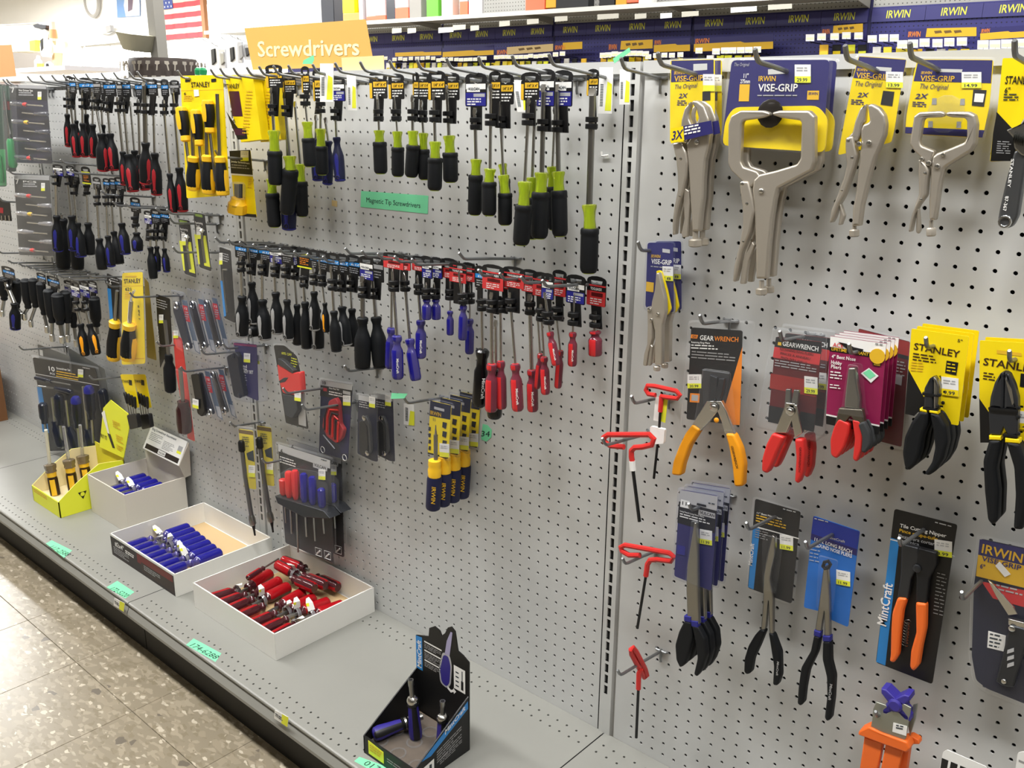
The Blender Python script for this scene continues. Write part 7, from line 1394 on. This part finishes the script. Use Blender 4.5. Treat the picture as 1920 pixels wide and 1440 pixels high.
# green shelf labels and rail tags
Z0 = ZS+.01
tape([(86, 1019), (97, 1013), (135, 1032), (120, 1046)], 0, 'green handwritten shelf label 117-2588, beyond the dark-fronted tray', [('117-2588', (90, 1027), (124, 1043), 11)], z=Z0)
tape([(200, 1101), (220, 1089), (252, 1110), (235, 1122)], 0, 'green handwritten shelf label 172-5220 at the shelf joint', [('172-5220', (205, 1105), (234, 1120), 11)], z=Z0)
tape([(349, 1209), (363, 1197), (415, 1225), (404, 1241)], 0, 'green handwritten shelf label 174-6288 below the red screwdriver tray', [('174-6288', (355, 1211), (402, 1236), 12)], z=Z0)
tape([(664, 1427), (674, 1419), (732, 1440), (720, 1458)], 0, 'green handwritten shelf label 017 beside the black display', [('017', (680, 1433), (706, 1446), 13)], z=Z0)
for i, (x, y) in enumerate(((214, 1121), (515, 1331))):
    t = thing('rail_tag', 'small white and yellow price tag clipped on the shelf rail, %s' % ('by the shelf joint', 'below the bare shelf')[i], 'price tag', P(x, y, 16.7)); b = MB(); c = pp([(x, y), (x+20+6*i, y+10+4*i), (x+18+6*i, y+26+6*i), (x-1, y+14+2*i)], 16.72); b.prism(c, IN*.03, WHITE); e = OUT*.02; b.quad([c[0]+(c[1]-c[0])*.55+e, c[1]+e, c[2]+e, c[3]+(c[2]-c[3])*.55+e], LYEL); greek(b, c[0]+(c[3]-c[0])*.4+(c[1]-c[0])*.08+e, 1.0, 2, INK, .1, .1); b.build('tag_sheet', t)
# ------------------------------------------------ sign on the gondola, far aisle, back wall
t = thing('aisle_sign', 'orange-tan paper sign reading Screwdrivers standing on the gondola top', 'sign', P(570, 100, -.5)); d = -.5
TAN = mat('tan_paper', 'dfae5c', .6); b = MB(); sheet(b, [(458, 53), (685, 36), (701, 124), (474, 131)], d, TAN, .06)
ptext(b, 'Screwdrivers', 484, 106, 674, 103, d+.03, mat('cream_print', 'fbf0bd', .6), 27); b.build('sign_sheet', t); b = MB(); sheet(b, [(640, 108), (719, 104), (720, 131), (642, 134)], d+.12, mat('buff_paper', 'ecd49a', .6), .05); b.build('sign_foot', t)
t = thing('price_sign', 'peach-orange paper sign at the far left corner above the gondola', 'sign', P(10, 110, 1)); b = MB(); sheet(b, [(-14, 85), (21, 84), (30, 143), (-14, 146)], 1, mat('peach_paper', 'f6ae78', .6), .05); b.build('sign_sheet', t)
# far fixture: blue perforated boards with header
e_ = Vector((-.9938, -.1115, 0)); n_ = Vector((.1115, -.9938, 0)); F0 = Vector((-53, 176, 0))
def PF(px, py, out=0.0):
    v = ray(px, py); o = F0+n_*out; return EYE+v*((o-EYE).dot(n_)/v.dot(n_))
def FX(s, z, out=0.0): return F0+e_*s+n_*out+Vector((0, 0, z))
def holes_mat(name, col, dark):
    m = bpy.data.materials.new(name); m.use_nodes = True; nt = m.node_tree; bs = nt.nodes['Principled BSDF']; bs.inputs['Roughness'].default_value = .45
    tc = nt.nodes.new('ShaderNodeTexCoord'); sp = nt.nodes.new('ShaderNodeSeparateXYZ'); nt.links.new(tc.outputs['Object'], sp.inputs[0]); sq = []
    for ax in (0, 2):
        mu = nt.nodes.new('ShaderNodeMath'); mu.operation = 'MULTIPLY'; mu.inputs[1].default_value = 1/I; nt.links.new(sp.outputs[ax], mu.inputs[0])
        fr = nt.nodes.new('ShaderNodeMath'); fr.operation = 'PINGPONG'; fr.inputs[1].default_value = .5; nt.links.new(mu.outputs[0], fr.inputs[0])
        pw = nt.nodes.new('ShaderNodeMath'); pw.operation = 'MULTIPLY'; nt.links.new(fr.outputs[0], pw.inputs[0]); nt.links.new(fr.outputs[0], pw.inputs[1]); sq.append(pw)
    ad = nt.nodes.new('ShaderNodeMath'); ad.operation = 'ADD'; nt.links.new(sq[0].outputs[0], ad.inputs[0]); nt.links.new(sq[1].outputs[0], ad.inputs[1])
    lt = nt.nodes.new('ShaderNodeMath'); lt.operation = 'LESS_THAN'; lt.inputs[1].default_value = .024; nt.links.new(ad.outputs[0], lt.inputs[0])
    mx = nt.nodes.new('ShaderNodeMixRGB'); mx.inputs[1].default_value = rgb(col); mx.inputs[2].default_value = rgb(dark); nt.links.new(lt.outputs[0], mx.inputs[0]); nt.links.new(mx.outputs[0], bs.inputs['Base Color']); return m
BLB = holes_mat('blue_pegboard', '35347a', '15142e'); GRB = holes_mat('grey_far_pegboard', 'a9aaa6', '5c5c5a'); BLH = mat('header_blue', '45447f', .4)
SEAM = [PF(x, y).x for x, y in ((1632, 30), (1300, 50), (1039, 62), (830, 70))]
S = [(F0.x-x)/.9938 for x in SEAM]; S = [S[0]-96, S[0]-48] + S + [S[-1]+48, S[-1]+72]
ZB, ZH = 25.6, 28.5
def slab(name, s0, s1, z0, z1, out, th, m, **k):
    b = MB(); b.prism([FX(s0, z0, out), FX(s0, z1, out), FX(s1, z1, out), FX(s1, z0, out)], n_*-th, m); return b.build(name, **k)
fx = []
for i in range(len(S)-1):
    o = slab('blue_pegboard', S[i]+.4, S[i+1]-.4, -20, 28.9, 0, .3, BLB); tag(o, 'blue perforated back board across the far aisle, %s from the far corner' % ORD[len(S)-2-i], 'pegboard'); fx.append(o)
    b = MB(); b.prism([FX(S[i]+.4, 28.9, 0), FX(S[i]+.4, 52, 0), FX(S[i+1]-.4, 52, 0), FX(S[i+1]-.4, 28.9, 0)], n_*-.3, GRB); o2 = b.build('grey_pegboard'); tag(o2, 'grey perforated board above the blue header, %s from the far corner' % ORD[len(S)-2-i], 'pegboard')
    o3 = slab('fixture_upright', S[i]-.35, S[i]+.35, -50, 52, .05, .5, mat('far_upright', '2a2a58', .5)); tag(o3, 'slim dark upright between the far blue boards, %s from the far corner' % ORD[len(S)-2-i], 'upright')
    L = (S[i+1]-S[i]-.8)/4 if S[i+1]-S[i] > 30 else (S[i+1]-S[i]-.8)/2; k = 4 if S[i+1]-S[i] > 30 else 2
    for j in range(k):
        s0 = S[i]+.4+L*j; b = MB(); b.prism([FX(s0+.04, ZB, .5), FX(s0+.04, ZH, .5), FX(s0+L-.04, ZH, .5), FX(s0+L-.04, ZB, .5)], n_*-.4, BLH)
        b.text('IRWIN', FX(s0+L*.72, ZB+.75, .53), FX(s0+L*.28, ZB+.75, .53), mat('header_yellow', 'e8ea58', .5), h=1.65, shear=.08); b.build('header_panel', o)
# upper shelf with goods
SL, SR = S[-1]+24, S[2]
o = MB(); o.prism([FX(SR, 30.0, 16), FX(SL, 30.0, 16), FX(SL, 31.1, 16), FX(SR, 31.1, 16)], n_*-.4, mat('shelf_rail', 'd6d5cc', .4)); o.prism([FX(SR, 30.9, 15.6), FX(SL, 30.9, 15.6), FX(SL, 30.9, .4), FX(SR, 30.9, .4)], Vector((0, 0, -.3)), mat('shelf_grey', 'a5a398', .5))
ob = o.build('upper_shelf'); tag(ob, 'long grey upper shelf with white label rail over the far blue boards', 'shelf')
for i in (2, 3, 4, 5): b = MB(); b.prism([FX(S[i]+.2, 30.6, 15), FX(S[i]+.2, 30.6, .5), FX(S[i]+.2, 28.7, .5), FX(S[i]+.2, 29.9, 15)], e_*.2, mat('shelf_grey', '')); b.build('bracket', ob)
for k, (x, y, w_) in enumerate(((822, 52, 28), (849, 47, 24), (882, 48, 16), (735, 53, 18), (764, 53, 16), (936, 40, 20), (988, 36, 22), (1040, 31, 24), (1120, 27, 40), (1190, 26, 22), (1238, 25, 22), (1370, 14, 49), (1440, 9, 45), (1278, 22, 32))):
    b = MB(); b.quad([PF(x, y, 15.7), PF(x+w_, y-w_*.05, 15.7), PF(x+w_, y+9-w_*.05, 15.7), PF(x, y+10, 15.7)], WHITE if k in (0, 10, 11) else mat('frost_tag', 'b9b7ab', .5)); b.build('label_holder', ob)
def pack(label, x0, x1, yb, parts, dep=3.0, cat='package', name='package', yt=-30):
    A, B = PF(x0, yb, 12), PF(x1, yb, 12); zb = 31.0; w_ = A.x-B.x; t = thing(name, label, cat, (A.x, A.y, zb)); h = 9
    for nm, u0, u1, v0, v1, m in parts:
        p0, p1 = A+(B-A)*u0, A+(B-A)*u1; q = [Vector((p0.x, p0.y, zb+h*v0)), Vector((p1.x, p1.y, zb+h*v0)), Vector((p1.x, p1.y, zb+h*v1)), Vector((p0.x, p0.y, zb+h*v1))]
        b = MB(); b.prism(q, n_*-dep, m, bev=.12); b.build(nm, t)
SK = mat('smoke_pack', '4a4c52', .2); PK = mat('pale_pack', 'd9b9b6', .25); CRL = mat('coral_pack', 'ef6f50', .4); AMB2 = mat('ochre_pack', 'd29a2c', .4)
pack('dark grey blister pack on the upper shelf, at its far end', 603, 626, 39, (('body', 0, 1, 0, 1, SK),)); pack('black and silver pack on the upper shelf, second from its far end', 627, 644, 39, (('body', 0, 1, 0, 1, mat('graphite_pack', '303036', .3)),))
pack('yellow eyewear pack on the upper shelf', 643, 681, 38, (('lower', 0, .8, 0, .35, mat('sand_pack', 'b99a52', .5)), ('upper', 0, .6, .35, 1, YEL), ('side', .8, 1, 0, 1, SILV)))
pack('pink and coral pack with white burst on the upper shelf', 687, 723, 43, (('base', 0, 1, 0, .2, CRL), ('window', 0, 1, .2, 1, PK), ('burst', .15, .5, .2, .7, WHITE))); pack('clear pack with coral base on the upper shelf, middle one', 740, 766, 41, (('base', 0, 1, 0, .4, CRL), ('window', 0, 1, .4, 1, PK)))
pack('black gloves pack behind the clear coral pack', 725, 742, 32, (('body', 0, 1, 0, 1, SK),)); pack('green labelled jar pack on the upper shelf', 800, 822, 38, (('label', 0, 1, 0, .7, mat('grass_green_pack', '62b83c', .4)), ('lid', -.05, 1.05, .7, .85, BLACK), ('window', 0, 1, .85, 1.2, SILV))); pack('grey flat pack beside the green jar', 768, 790, 38, (('body', 0, 1, 0, 1, mat('flat_grey_pack', '8f8d88', .4)),))
pack('beige earmuff pack on the upper shelf', 828, 849, 34, (('body', 0, 1, 0, 1, mat('blush_pack', 'd8c3b4', .3)),)); pack('clear pack with small coral label', 862, 877, 34, (('base', 0, 1, 0, .45, CRL), ('window', 0, 1, .45, 1, SILV))); pack('pale blister card by the small coral label', 879, 904, 30, (('card', 0, 1, 0, 1, mat('pale_grey_pack', 'c9ccd0', .4)),), dep=.8)
pack('clear pack with wide coral base next to the black case', 985, 1021, 24, (('base', 0, 1, 0, .5, CRL), ('window', 0, 1, .5, 1, PK))); pack('ochre box leaning by the black case', 1023, 1042, 18, (('body', 0, 1, .1, 1, AMB2),)); pack('wide black plastic case on the upper shelf', 1042, 1103, 19, (('body', 0, 1, 0, 1, mat('case_black', '26282a', .35)),)); pack('small black round-cornered case on the upper shelf', 1123, 1152, 13, (('body', 0, 1, 0, 1, BLACK),)); pack('ochre and coral box on the upper shelf', 1154, 1195, 12, (('body', 0, .5, 0, 1, AMB2), ('label', .5, 1, .1, 1, CRL))); pack('white printed box near the end of the row on the upper shelf', 1197, 1221, 9, (('body', 0, 1, 0, 1, WHITE),))
# yellow promotional strips, price flips and small packs on the blue boards
for k, (x0, y0, x1, y1, h, tp, wd) in enumerate(((697, 96, 738, 93, 12, 0, None), (741, 93, 828, 90, 13, 1, None), (830, 90, 926, 85, 17, 1, None), (930, 90, 1037, 82, 14, 2, 'IRWIN'), (1040, 81, 1092, 78, 14, 3, 'IRWIN'), (1140, 78, 1224, 74, 17, 4, 'IRWIN'), (1226, 74, 1294, 71, 24, 1, 'IRWIN'), (1301, 71, 1450, 64, 26, 1, 'IRWIN'), (1540, 50, 1618, 44, 16, 4, 'IRWIN'), (1700, 54, 1831, 51, 17, 4, 'IRWIN'), (1838, 53, 1926, 47, 22, 1, 'IRWIN'))):
    t = thing('promo_strip', 'yellow and navy promotional strip on the far blue boards, %s from the far corner' % ORD[k], 'sign', PF(x0, y0, 6)); o6 = 6
    c = [PF(x0, y0, o6), PF(x1, y1, o6), PF(x1, y1+h, o6), PF(x0, y0+h, o6)]; b = MB(); b.prism(c, n_*-.15, NAVP if tp != 2 else mat('wood_tan_print', 'd8bd84', .5))
    def m_(u, v, e=.03): return c[0]+(c[1]-c[0])*u+(c[3]-c[0])*v+n_*e
    if tp in (1,): b.quad([m_(0, .45), m_(.6, .4), m_(.65, .5), m_(1, .5)] + [m_(1, 1), m_(0, 1)], GOLD)
    if tp in (2, 4, 3): b.quad([m_(.3 if tp != 2 else .2, 0), m_(1, 0), m_(1, .95), m_(.28 if tp != 2 else .2, .95)], GOLD if tp != 2 else mat('wood_tan_print', '')); b.quad([m_(0, 0), m_(.2, 0), m_(.2, 1), m_(0, 1)], NAVP) if tp == 2 else None
    if tp in (2, 4): 
        for q in range(3): b.quad([m_(.4+q*.14, .3, .05), m_(.5+q*.14, .25, .05), m_(.52+q*.14, .5, .05), m_(.42+q*.14, .6, .05)], mat('bronze_print', '6e5426', .5))
    if wd: b.text(wd, m_(.02, .9 if tp != 1 else .42, .06), m_(.2 if tp != 3 else .38, .9 if tp != 1 else .4, .06), ORG, h=h*(.55 if tp != 1 else .32)/ppi(c[0]))
    b.build('strip', t)
rn = random.Random(3)
FR = [0, 0]
def flips(x0, x1, y, n, w_):
    FR[0] += 1
    for i in range(n):
        x = x0+(x1-x0)*i/max(1, n-1)+rn.uniform(-1, 1); yy = y-(x-x0)*.035+rn.uniform(-1, 1); A = PF(x, yy, 9); hh = w_*.8
        t = thing('price_flip', 'white price flip, %s along in the %s cluster from the far corner' % (ORD[i], ORD[FR[0]-1]), 'price tag', A, 'price flips on the far blue boards'); b = MB(); b.prism([PF(x, yy, 9), PF(x+w_, yy-.4, 9), PF(x+w_-.3, yy+hh, 9), PF(x-.3, yy+hh, 9)], n_*-.1, WHITE); c = A; b.quad([PF(x+1.2, yy+hh*.45, 9.03), PF(x+w_-1.2, yy+hh*.42, 9.03), PF(x+w_-1.4, yy+hh*.8, 9.03), PF(x+1, yy+hh*.8, 9.03)], mat('flip_yellow', 'eef0c0', .5)); b.build('flip_label', t)
        b = MB(); q = PF(x+w_*.5, yy+hh*1.1, 8.9); b.tube([q, q+n_*-8.2], .13, BLACK, 5); b.tube([q, q+Vector((0, 0, .7))], .12, BLACK, 5); b.build('hook_rod', t)
for a in ((719, 722, 106, 1, 8), (736, 808, 108, 8, 8), (818, 826, 109, 2, 8), (833, 905, 109, 9, 8), (925, 1018, 104, 11, 9), (1036, 1050, 98, 2, 10), (1124, 1204, 98, 8, 12), (1210, 1270, 101, 5, 11), (1305, 1310, 89, 1, 13), (1336, 1412, 90, 6, 14), (1511, 1512, 64, 1, 16), (1533, 1602, 63, 4, 16), (1628, 1668, 66, 3, 17), (1682, 1690, 76, 1, 19), (1702, 1794, 74, 5, 19), (1833, 1900, 76, 4, 21)): flips(*a)
CN = ['golden', 'yellow', 'white', 'black', 'mustard', 'black', 'lemon']
PC = [GOLD, YEL, WHITE, BLACK, mat('mustard_print', 'd8c63a'), BLKP, LYEL]
def packs(x0, x1, y, n, w_, h):
    FR[1] += 1
    for i in range(n):
        x = x0+(x1-x0)*i/max(1, n-1)+rn.uniform(-1.5, 1.5); o5 = rn.uniform(4, 8); m = rn.choice(PC)
        t = thing('accessory_card', '%s accessory card, %s along under the %s run of far price flips' % (CN[PC.index(m)], ORD[i], ORD[FR[1]-1]), 'package', PF(x, y, o5), 'accessory cards on the far blue boards'); b = MB(); b.prism([PF(x, y, o5), PF(x+w_, y-.5, o5), PF(x+w_-1, y+h, o5), PF(x-1, y+h, o5)], n_*-.4, m); b.tube([PF(x+w_*.5, y+2, o5-.2), PF(x+w_*.5, y+2, o5-.2)+n_*-(o5-.6)], .12, BLACK, 5); b.quad([PF(x+1, y+h*.5, o5+.04), PF(x+w_-1, y+h*.48, o5+.04), PF(x+w_-2, y+h*.9, o5+.04), PF(x, y+h*.9, o5+.04)], rn.choice(PC)); b.build('card', t)
packs(724, 830, 118, 11, 7, 18); packs(836, 920, 118, 9, 7, 18); packs(930, 1020, 115, 9, 8, 18); packs(1040, 1090, 110, 4, 9, 18); packs(1128, 1205, 107, 7, 10, 18); packs(1212, 1270, 108, 5, 10, 18); packs(1308, 1412, 104, 7, 13, 18); packs(1538, 1610, 84, 4, 16, 24); packs(1636, 1680, 88, 3, 15, 24); packs(1690, 1800, 92, 6, 16, 20); packs(1836, 1905, 96, 4, 18, 20)
# back wall pieces
def PB(px, py, d=-199.6): return P(px, py, d)
c = [PB(130, 92), PB(262, 84), PB(262, 150), PB(130, 150)]
def wall_quad(b, q, d, m, th=.3): b.prism(pp(q, d), IN*th, m)
b = MB(); wall_quad(b, [(126, 80), (270, 72), (272, 160), (126, 160)], -199.0, mat('window_frame', 'd9d8d3', .5), .8); wf = b.build('window_1', kind='structure')
GLOW = mat('daylight_pane', 'ffffff', .5, emit='ffffff', es=5.0)
for x0, x1 in ((131, 153), (156, 205), (208, 250), (253, 268)): b = MB(); wall_quad(b, [(x0, 91-(x0-131)*.06), (x1, 91-(x1-131)*.06), (x1+1, 156), (x0+1, 156)], -198.9, GLOW, .05); b.build('pane', wf)
b = MB(); q = pp([(131, 78), (252, 67), (252, 74), (131, 86)], -193); b.prism(q, IN*5, mat('blind_grey', 'b9b8b2', .5), bev=.2); o = b.build('window_blind'); tag(o, 'grey rolled blind housing across the top of the bright window', 'blind'); b = MB(); tube_px(b, [(158, 84), (161, 137)], -192.8, 1.2, GRYP, 6); b.build('pull_rod', o)
t = thing('wall_clock', 'white wall clock with grey rim, mostly cut off by the frame', 'clock', PB(180, 2)); p = PB(176, 2); b = MB(); r = 27/ppi(p); b.lathe(p+IN*.3, p+OUT*1.2, [(0, r*.98), (.6, r), (1, r*.9)], WHITE, 24); b.build('face', t); b = MB(); b.tube([p+OUT*1.1+Vector((math.cos(a)*r, 0, math.sin(a)*r)) for a in [k*math.pi/14 for k in range(28)]], 1.0, mat('rim_grey', 'a8a6a2', .4), 6, closed=True); b.build('rim', t)
t = thing('wall_speaker', 'small pale gadget on the wall under the clock', 'device', PB(188, 55)); b = MB(); b.prism(pp(rnd([(173, 50), (198, 47), (204, 58), (194, 64), (178, 62)], 3), -196), IN*3, WHITE, bev=.3); b.build('body', t); b = MB(); b.prism(pp([(197, 50), (206, 47), (208, 58), (200, 61)], -195.5), IN*2, GRYP); b.build('bracket', t)
t = thing('poster', 'blue poster with pale bird shape on the back wall', 'poster', PB(240, 10)); b = MB(); wall_quad(b, [(217, -30), (261, -30), (262, 30), (220, 33)], -199.2, mat('sky_blue_print', '6f95c8', .5)); b.quad(pp([(236, -20), (261, -20), (262, 29), (236, 31), (232, 10)], -199.1), mat('feather_print', 'd9d3d3', .5)); b.quad(pp([(240, -5), (250, -8), (248, 18), (240, 22)], -199.05), mat('plum_grey', '6a5a6a', .5)); b.build('print', t)
# flag in a frame
t = thing('flag', 'American flag in a thin wooden frame on the back wall', 'flag', PB(340, 40)); x0, x1 = PB(294, 40).x, PB(384, 40).x; zt, zb_ = 68.5, 37.8; y = 199.2; FRD = mat('flag_red', 'a5343c', .6); FWH = mat('flag_white', 'cfb3a0', .6); FBL = mat('flag_blue', '31427f', .6)
b = MB()
for k in range(13):
    z1 = zt-(zt-zb_)*k/13; z0_ = zt-(zt-zb_)*(k+1)/13; n = 12
    for j in range(n):
        xa, xb = x0+(x1-x0)*j/n, x0+(x1-x0)*(j+1)/n; fa, fb = .35*math.sin(j*2.1), .35*math.sin((j+1)*2.1); b.quad([Vector((xa, y+fa, z0_)), Vector((xb, y+fb, z0_)), Vector((xb, y+fb, z1)), Vector((xa, y+fa, z1))], FWH if k % 2 else FRD)
b.build('stripes', t); b = MB(); xc = x0+(x1-x0)*.41; zc = zt-(zt-zb_)*7/13; b.quad([Vector((x0, y-.5, zc)), Vector((xc, y-.5, zc)), Vector((xc, y-.5, zt)), Vector((x0, y-.5, zt))], FBL); b.build('canton', t); b = MB()
for r_ in range(9):
    for c_ in range(6 if r_ % 2 == 0 else 5):
        cx_ = x0+(xc-x0)*(c_+.5+(.5 if r_ % 2 else 0))/6; cz = zc+(zt-zc)*(r_+.6)/9.2; b.add([Vector((cx_+math.cos(math.pi/2+k*math.pi/5)*(.62 if k % 2 == 0 else .26), y-.55, cz+math.sin(math.pi/2+k*math.pi/5)*(.62 if k % 2 == 0 else .26))) for k in range(10)], [tuple(range(10))], WHITE)
b.build('stars', t); b = MB(); b.box((x1-.2, y-1.2, zb_-.6), (x1+2.6, y+.6, zt+.5), mat('flag_frame_wood', '8a5a32', .5)); b.box((x0-1.2, y-.9, zb_-.6), (x0-.2, y+.6, zt+.5), mat('flag_frame_wood', '')); b.build('frame', t)
# beadboard stretch of the back wall
b = MB(); xa, xb = PB(392, 40, -198).x, -238; b.box((xa, 197.5, FLZ), (xb, 200, 51.5), mat('beadboard_white', 'dfe0e0', .6)); tw = b.build('trim_1', kind='structure'); b = MB(); x = xa+1
while x < xb-1: b.box((x, 197.2, FLZ), (x+1.1, 197.5, 51.4), mat('beadboard_white', '')); x += 2.2
b.build('bead', tw, kind='stuff')
# key blank rack with pole and planter
p0 = P(306, 120, -60); cx_, cy_ = p0.x, 60; R = 8.6; t = thing('key_rack', 'round rotating rack hung with rows of key blanks beyond the gondola', 'rack', (cx_, cy_, 5))
b = MB(); b.lathe(Vector((cx_, cy_, -40)), Vector((cx_, cy_, 15.6)), [(0, R*.9), (.98, R*.9), (1, R*.85)], mat('rack_brown', '2f2520', .6), 24); b.build('drum', t); KEY = mat('key_nickel', 'd6d0c4', .3, .8)
for r_ in range(4):
    b = MB()
    for k in range(30):
        a = k*2*math.pi/30+r_*.1; u = Vector((math.cos(a), math.sin(a), 0)); s_ = Vector((-math.sin(a), math.cos(a), 0)); q = Vector((cx_, cy_, 14.8-r_*3.1))+u*(R*1.02+rn.uniform(0, .5)); ln = rn.uniform(-.5, .5); dn = Vector((0, 0, -2))+s_*ln
        b.prism([q+s_*-.45, q+s_*.45, q+s_*.5+dn*.3, q+s_*.14+dn*.4, q+s_*.14+dn, q+s_*-.14+dn, q+s_*-.14+dn*.4, q+s_*-.5+dn*.3], u*.15, KEY)
    b.build('key_row', t, kind='stuff')
b = MB(); q = P(293, 60, -60); b.box((q.x-1.6, 59, 14), (q.x+1.6, 61.5, 36.5), mat('post_grey', '8b8982', .5)); o = b.build('grey_post'); tag(o, 'square grey post standing at the key blank rack', 'post'); b = MB(); b.box((q.x-1.9, 58.7, 36.4), (q.x+1.9, 61.8, 36.9), mat('post_cap', 'a3a199', .5)); b.build('cap', o)
t = thing('planter', 'grey-green ribbed bucket on top of the key blank rack', 'bucket', P(266, 92, -58)); a, c = P(263, 95, -58), P(262, 63, -58); b = MB(); b.lathe(a, c, [(0, 3.6), (.05, 3.9), (.95, 5.2), (1, 5.4)], mat('bucket_sage', 'bab8a2', .6), 14, lobes=.06); b.build('pail', t)
# hanging packs and goods seen over the gondola
for i, (x0, y0, x1, y1, m) in enumerate(((392, 85, 406, 128, WHITE), (409, 92, 421, 128, SILV), (427, 82, 441, 122, WHITE), (444, 78, 452, 118, SILV), (456, 82, 472, 112, SILV))):
    t = thing('blister_pack', 'pale hanging blister pack between flag and orange-tan sign, %s from the flag' % ORD[i], 'package', P(x0, y0, -100)); b = MB(); b.prism(pp([(x0, y0), (x1, y0), (x1+2, y1), (x0+2, y1)], -100), IN*.6, m, bev=.1); b.build('card', t); b = MB(); b.prism(pp([(x0+3, y0+8), (x0+9, y0+6), (x0+11, y1-12), (x0+5, y1-6)], -99.5), IN*.5, (BLACK, DSTEEL, BLACK, GRYP, BLKSTEEL)[i], bev=.1); b.build('tool_part', t)
    b = MB(); tube_px(b, [(x0-12, y0-12), (x0-7, y0-8), (x0+5, y0-4)], -100, .9, HOOK, 5); b.build('hook_wire', t)
for i, x in enumerate((372, 381)): t = thing('capped_bottle', 'small green cap peeking over the gondola, %s the hanging packs' % ('farther from', 'nearer')[i], 'cap', P(x, 130, -40)); b = MB(); b.lathe(P(x, 140, -40), P(x, 127, -40), [(0, .65), (.7, .7), (1, .4)], mat('cap_green', '2d9b62', .4), 10); b.build('cap', t); b = MB(); b.lathe(P(x, 170, -40), P(x, 140, -40), [(0, .6), (1, .6)], WHITE, 10); b.build('bottle_body', t)
# white counter with cleaning goods at the far left
t = thing('counter_shelf', 'white shelf edge with cleaning goods above the far end of the gondola', 'shelf', P(75, 135, -70)); b = MB(); a, c = P(20, 137, -66), P(122, 131, -66); b.prism([a, c, c+Vector((0, 0, 1.2)), a+Vector((0, 0, 1.2))], IN*16, mat('shelf_white', 'dedce0', .5)); b.build('board', t); b = MB(); q = pp([(18, 92), (100, 86), (100, 134), (24, 136)], -84); b.prism(q, IN*1, mat('taupe_back', '8d8780', .6)); b.build('back_board', t)
t = thing('storage_box', 'long pale box with yellow end on the rack above the cleaning goods', 'box', P(40, 85, -72)); b = MB(); b.prism(pp([(20, 80), (56, 77), (56, 95), (21, 98)], -72), IN*6, mat('ivory_box', 'dcd8c8', .5), bev=.1); b.build('carton', t); b = MB(); b.prism(pp([(55, 77), (66, 75), (65, 96), (56, 95)], -72), IN*6, LYEL); b.build('yellow_end', t)
t = thing('spray_bottle', 'white and black spray bottle with dark trigger above the gondola end', 'bottle', P(82, 90, -70)); b = MB(); b.prism(pp(rnd([(75, 73), (88, 72), (92, 84), (92, 104), (77, 107), (74, 90)], 4), -70), IN*3, mat('bottle_ivory', 'f2efdc', .4), bev=.3); b.build('body', t); b = MB(); b.prism(pp([(61, 47), (70, 44), (86, 47), (86, 53), (78, 55), (65, 52)], -70), IN*2, BLKSTEEL, bev=.1); b.build('trigger', t); b = MB(); b.prism(pp([(74, 54), (84, 54), (91, 64), (90, 73), (75, 73)], -70.2), IN*2, mat('neck_grey', 'b0aea6', .4)); b.build('neck', t); b = MB(); b.prism(pp([(75, 76), (80, 72), (81, 90), (77, 96)], -69.9), IN*.2, BLKP); b.build('label', t)
t = thing('caulk_bottle', 'cream bottle with tall orange tipped tube above the gondola end', 'bottle', P(104, 90, -71)); b = MB(); b.prism(pp(rnd([(93, 76), (118, 74), (122, 86), (122, 100), (94, 100)], 4), -71), IN*1, mat('bottle_cream', 'efe7c2', .4), bev=.3); b.build('body', t); a, c = P(101, 77, -71), P(98, 40, -71); b = MB(); b.lathe(a, c, [(0, 1.2), (.3, 1.15), (.55, .95), (1, .85)], mat('tube_ivory', 'e5dcc8', .5), 12); b.lathe(a+(c-a)*.15, a+(c-a)*.6, [(0, 1.22), (.5, 1.15), (1, 1.0)], mat('tube_orange', 'e9a574', .5), 12); b.build('tube', t); b = MB(); b.prism(pp([(97, 100), (116, 100), (114, 130), (99, 130)], -71.2), IN*.3, mat('tan_board', 'b79a72', .6)); b.build('card_back', t)
t = thing('wasp_can', 'small white and yellow container on the white shelf edge', 'bottle', P(74, 120, -69)); b = MB(); b.lathe(P(72, 129, -69), P(72, 105, -69), [(0, 1.1), (.6, 1.1), (.75, .6), (1, .5)], WHITE, 12); b.build('body', t); b = MB(); b.prism(pp([(69, 119), (80, 119), (80, 129), (69, 129)], -68), IN*.3, LYEL); b.build('label', t)
t = thing('jug', 'small white jug with dark label on the white shelf edge', 'bottle', P(92, 120, -69)); b = MB(); b.lathe(P(93, 129, -69), P(93, 116, -69), [(0, 1.2), (.7, 1.2), (1, .5)], WHITE, 12); b.build('body', t); b = MB(); b.prism(pp([(86, 119), (90, 119), (90, 128), (86, 128)], -67.7), IN*.2, BLKP); b.build('label', t)
b = MB(); b.prism(pp([(-60, 49), (92, 41), (92, 150), (-60, 150)], -130), IN*2, mat('panel_offwhite', 'd9d5cf', .6)); o = b.build('divider_panel'); tag(o, 'off-white divider panel rising behind the cleaning goods', 'panel'); b = MB(); b.prism(pp([(-60, 49), (92, 41), (92, 43), (-60, 51)], -129.8), IN*2.3, mat('panel_trim', 'c4c0b8', .6)); b.build('top_trim', o)
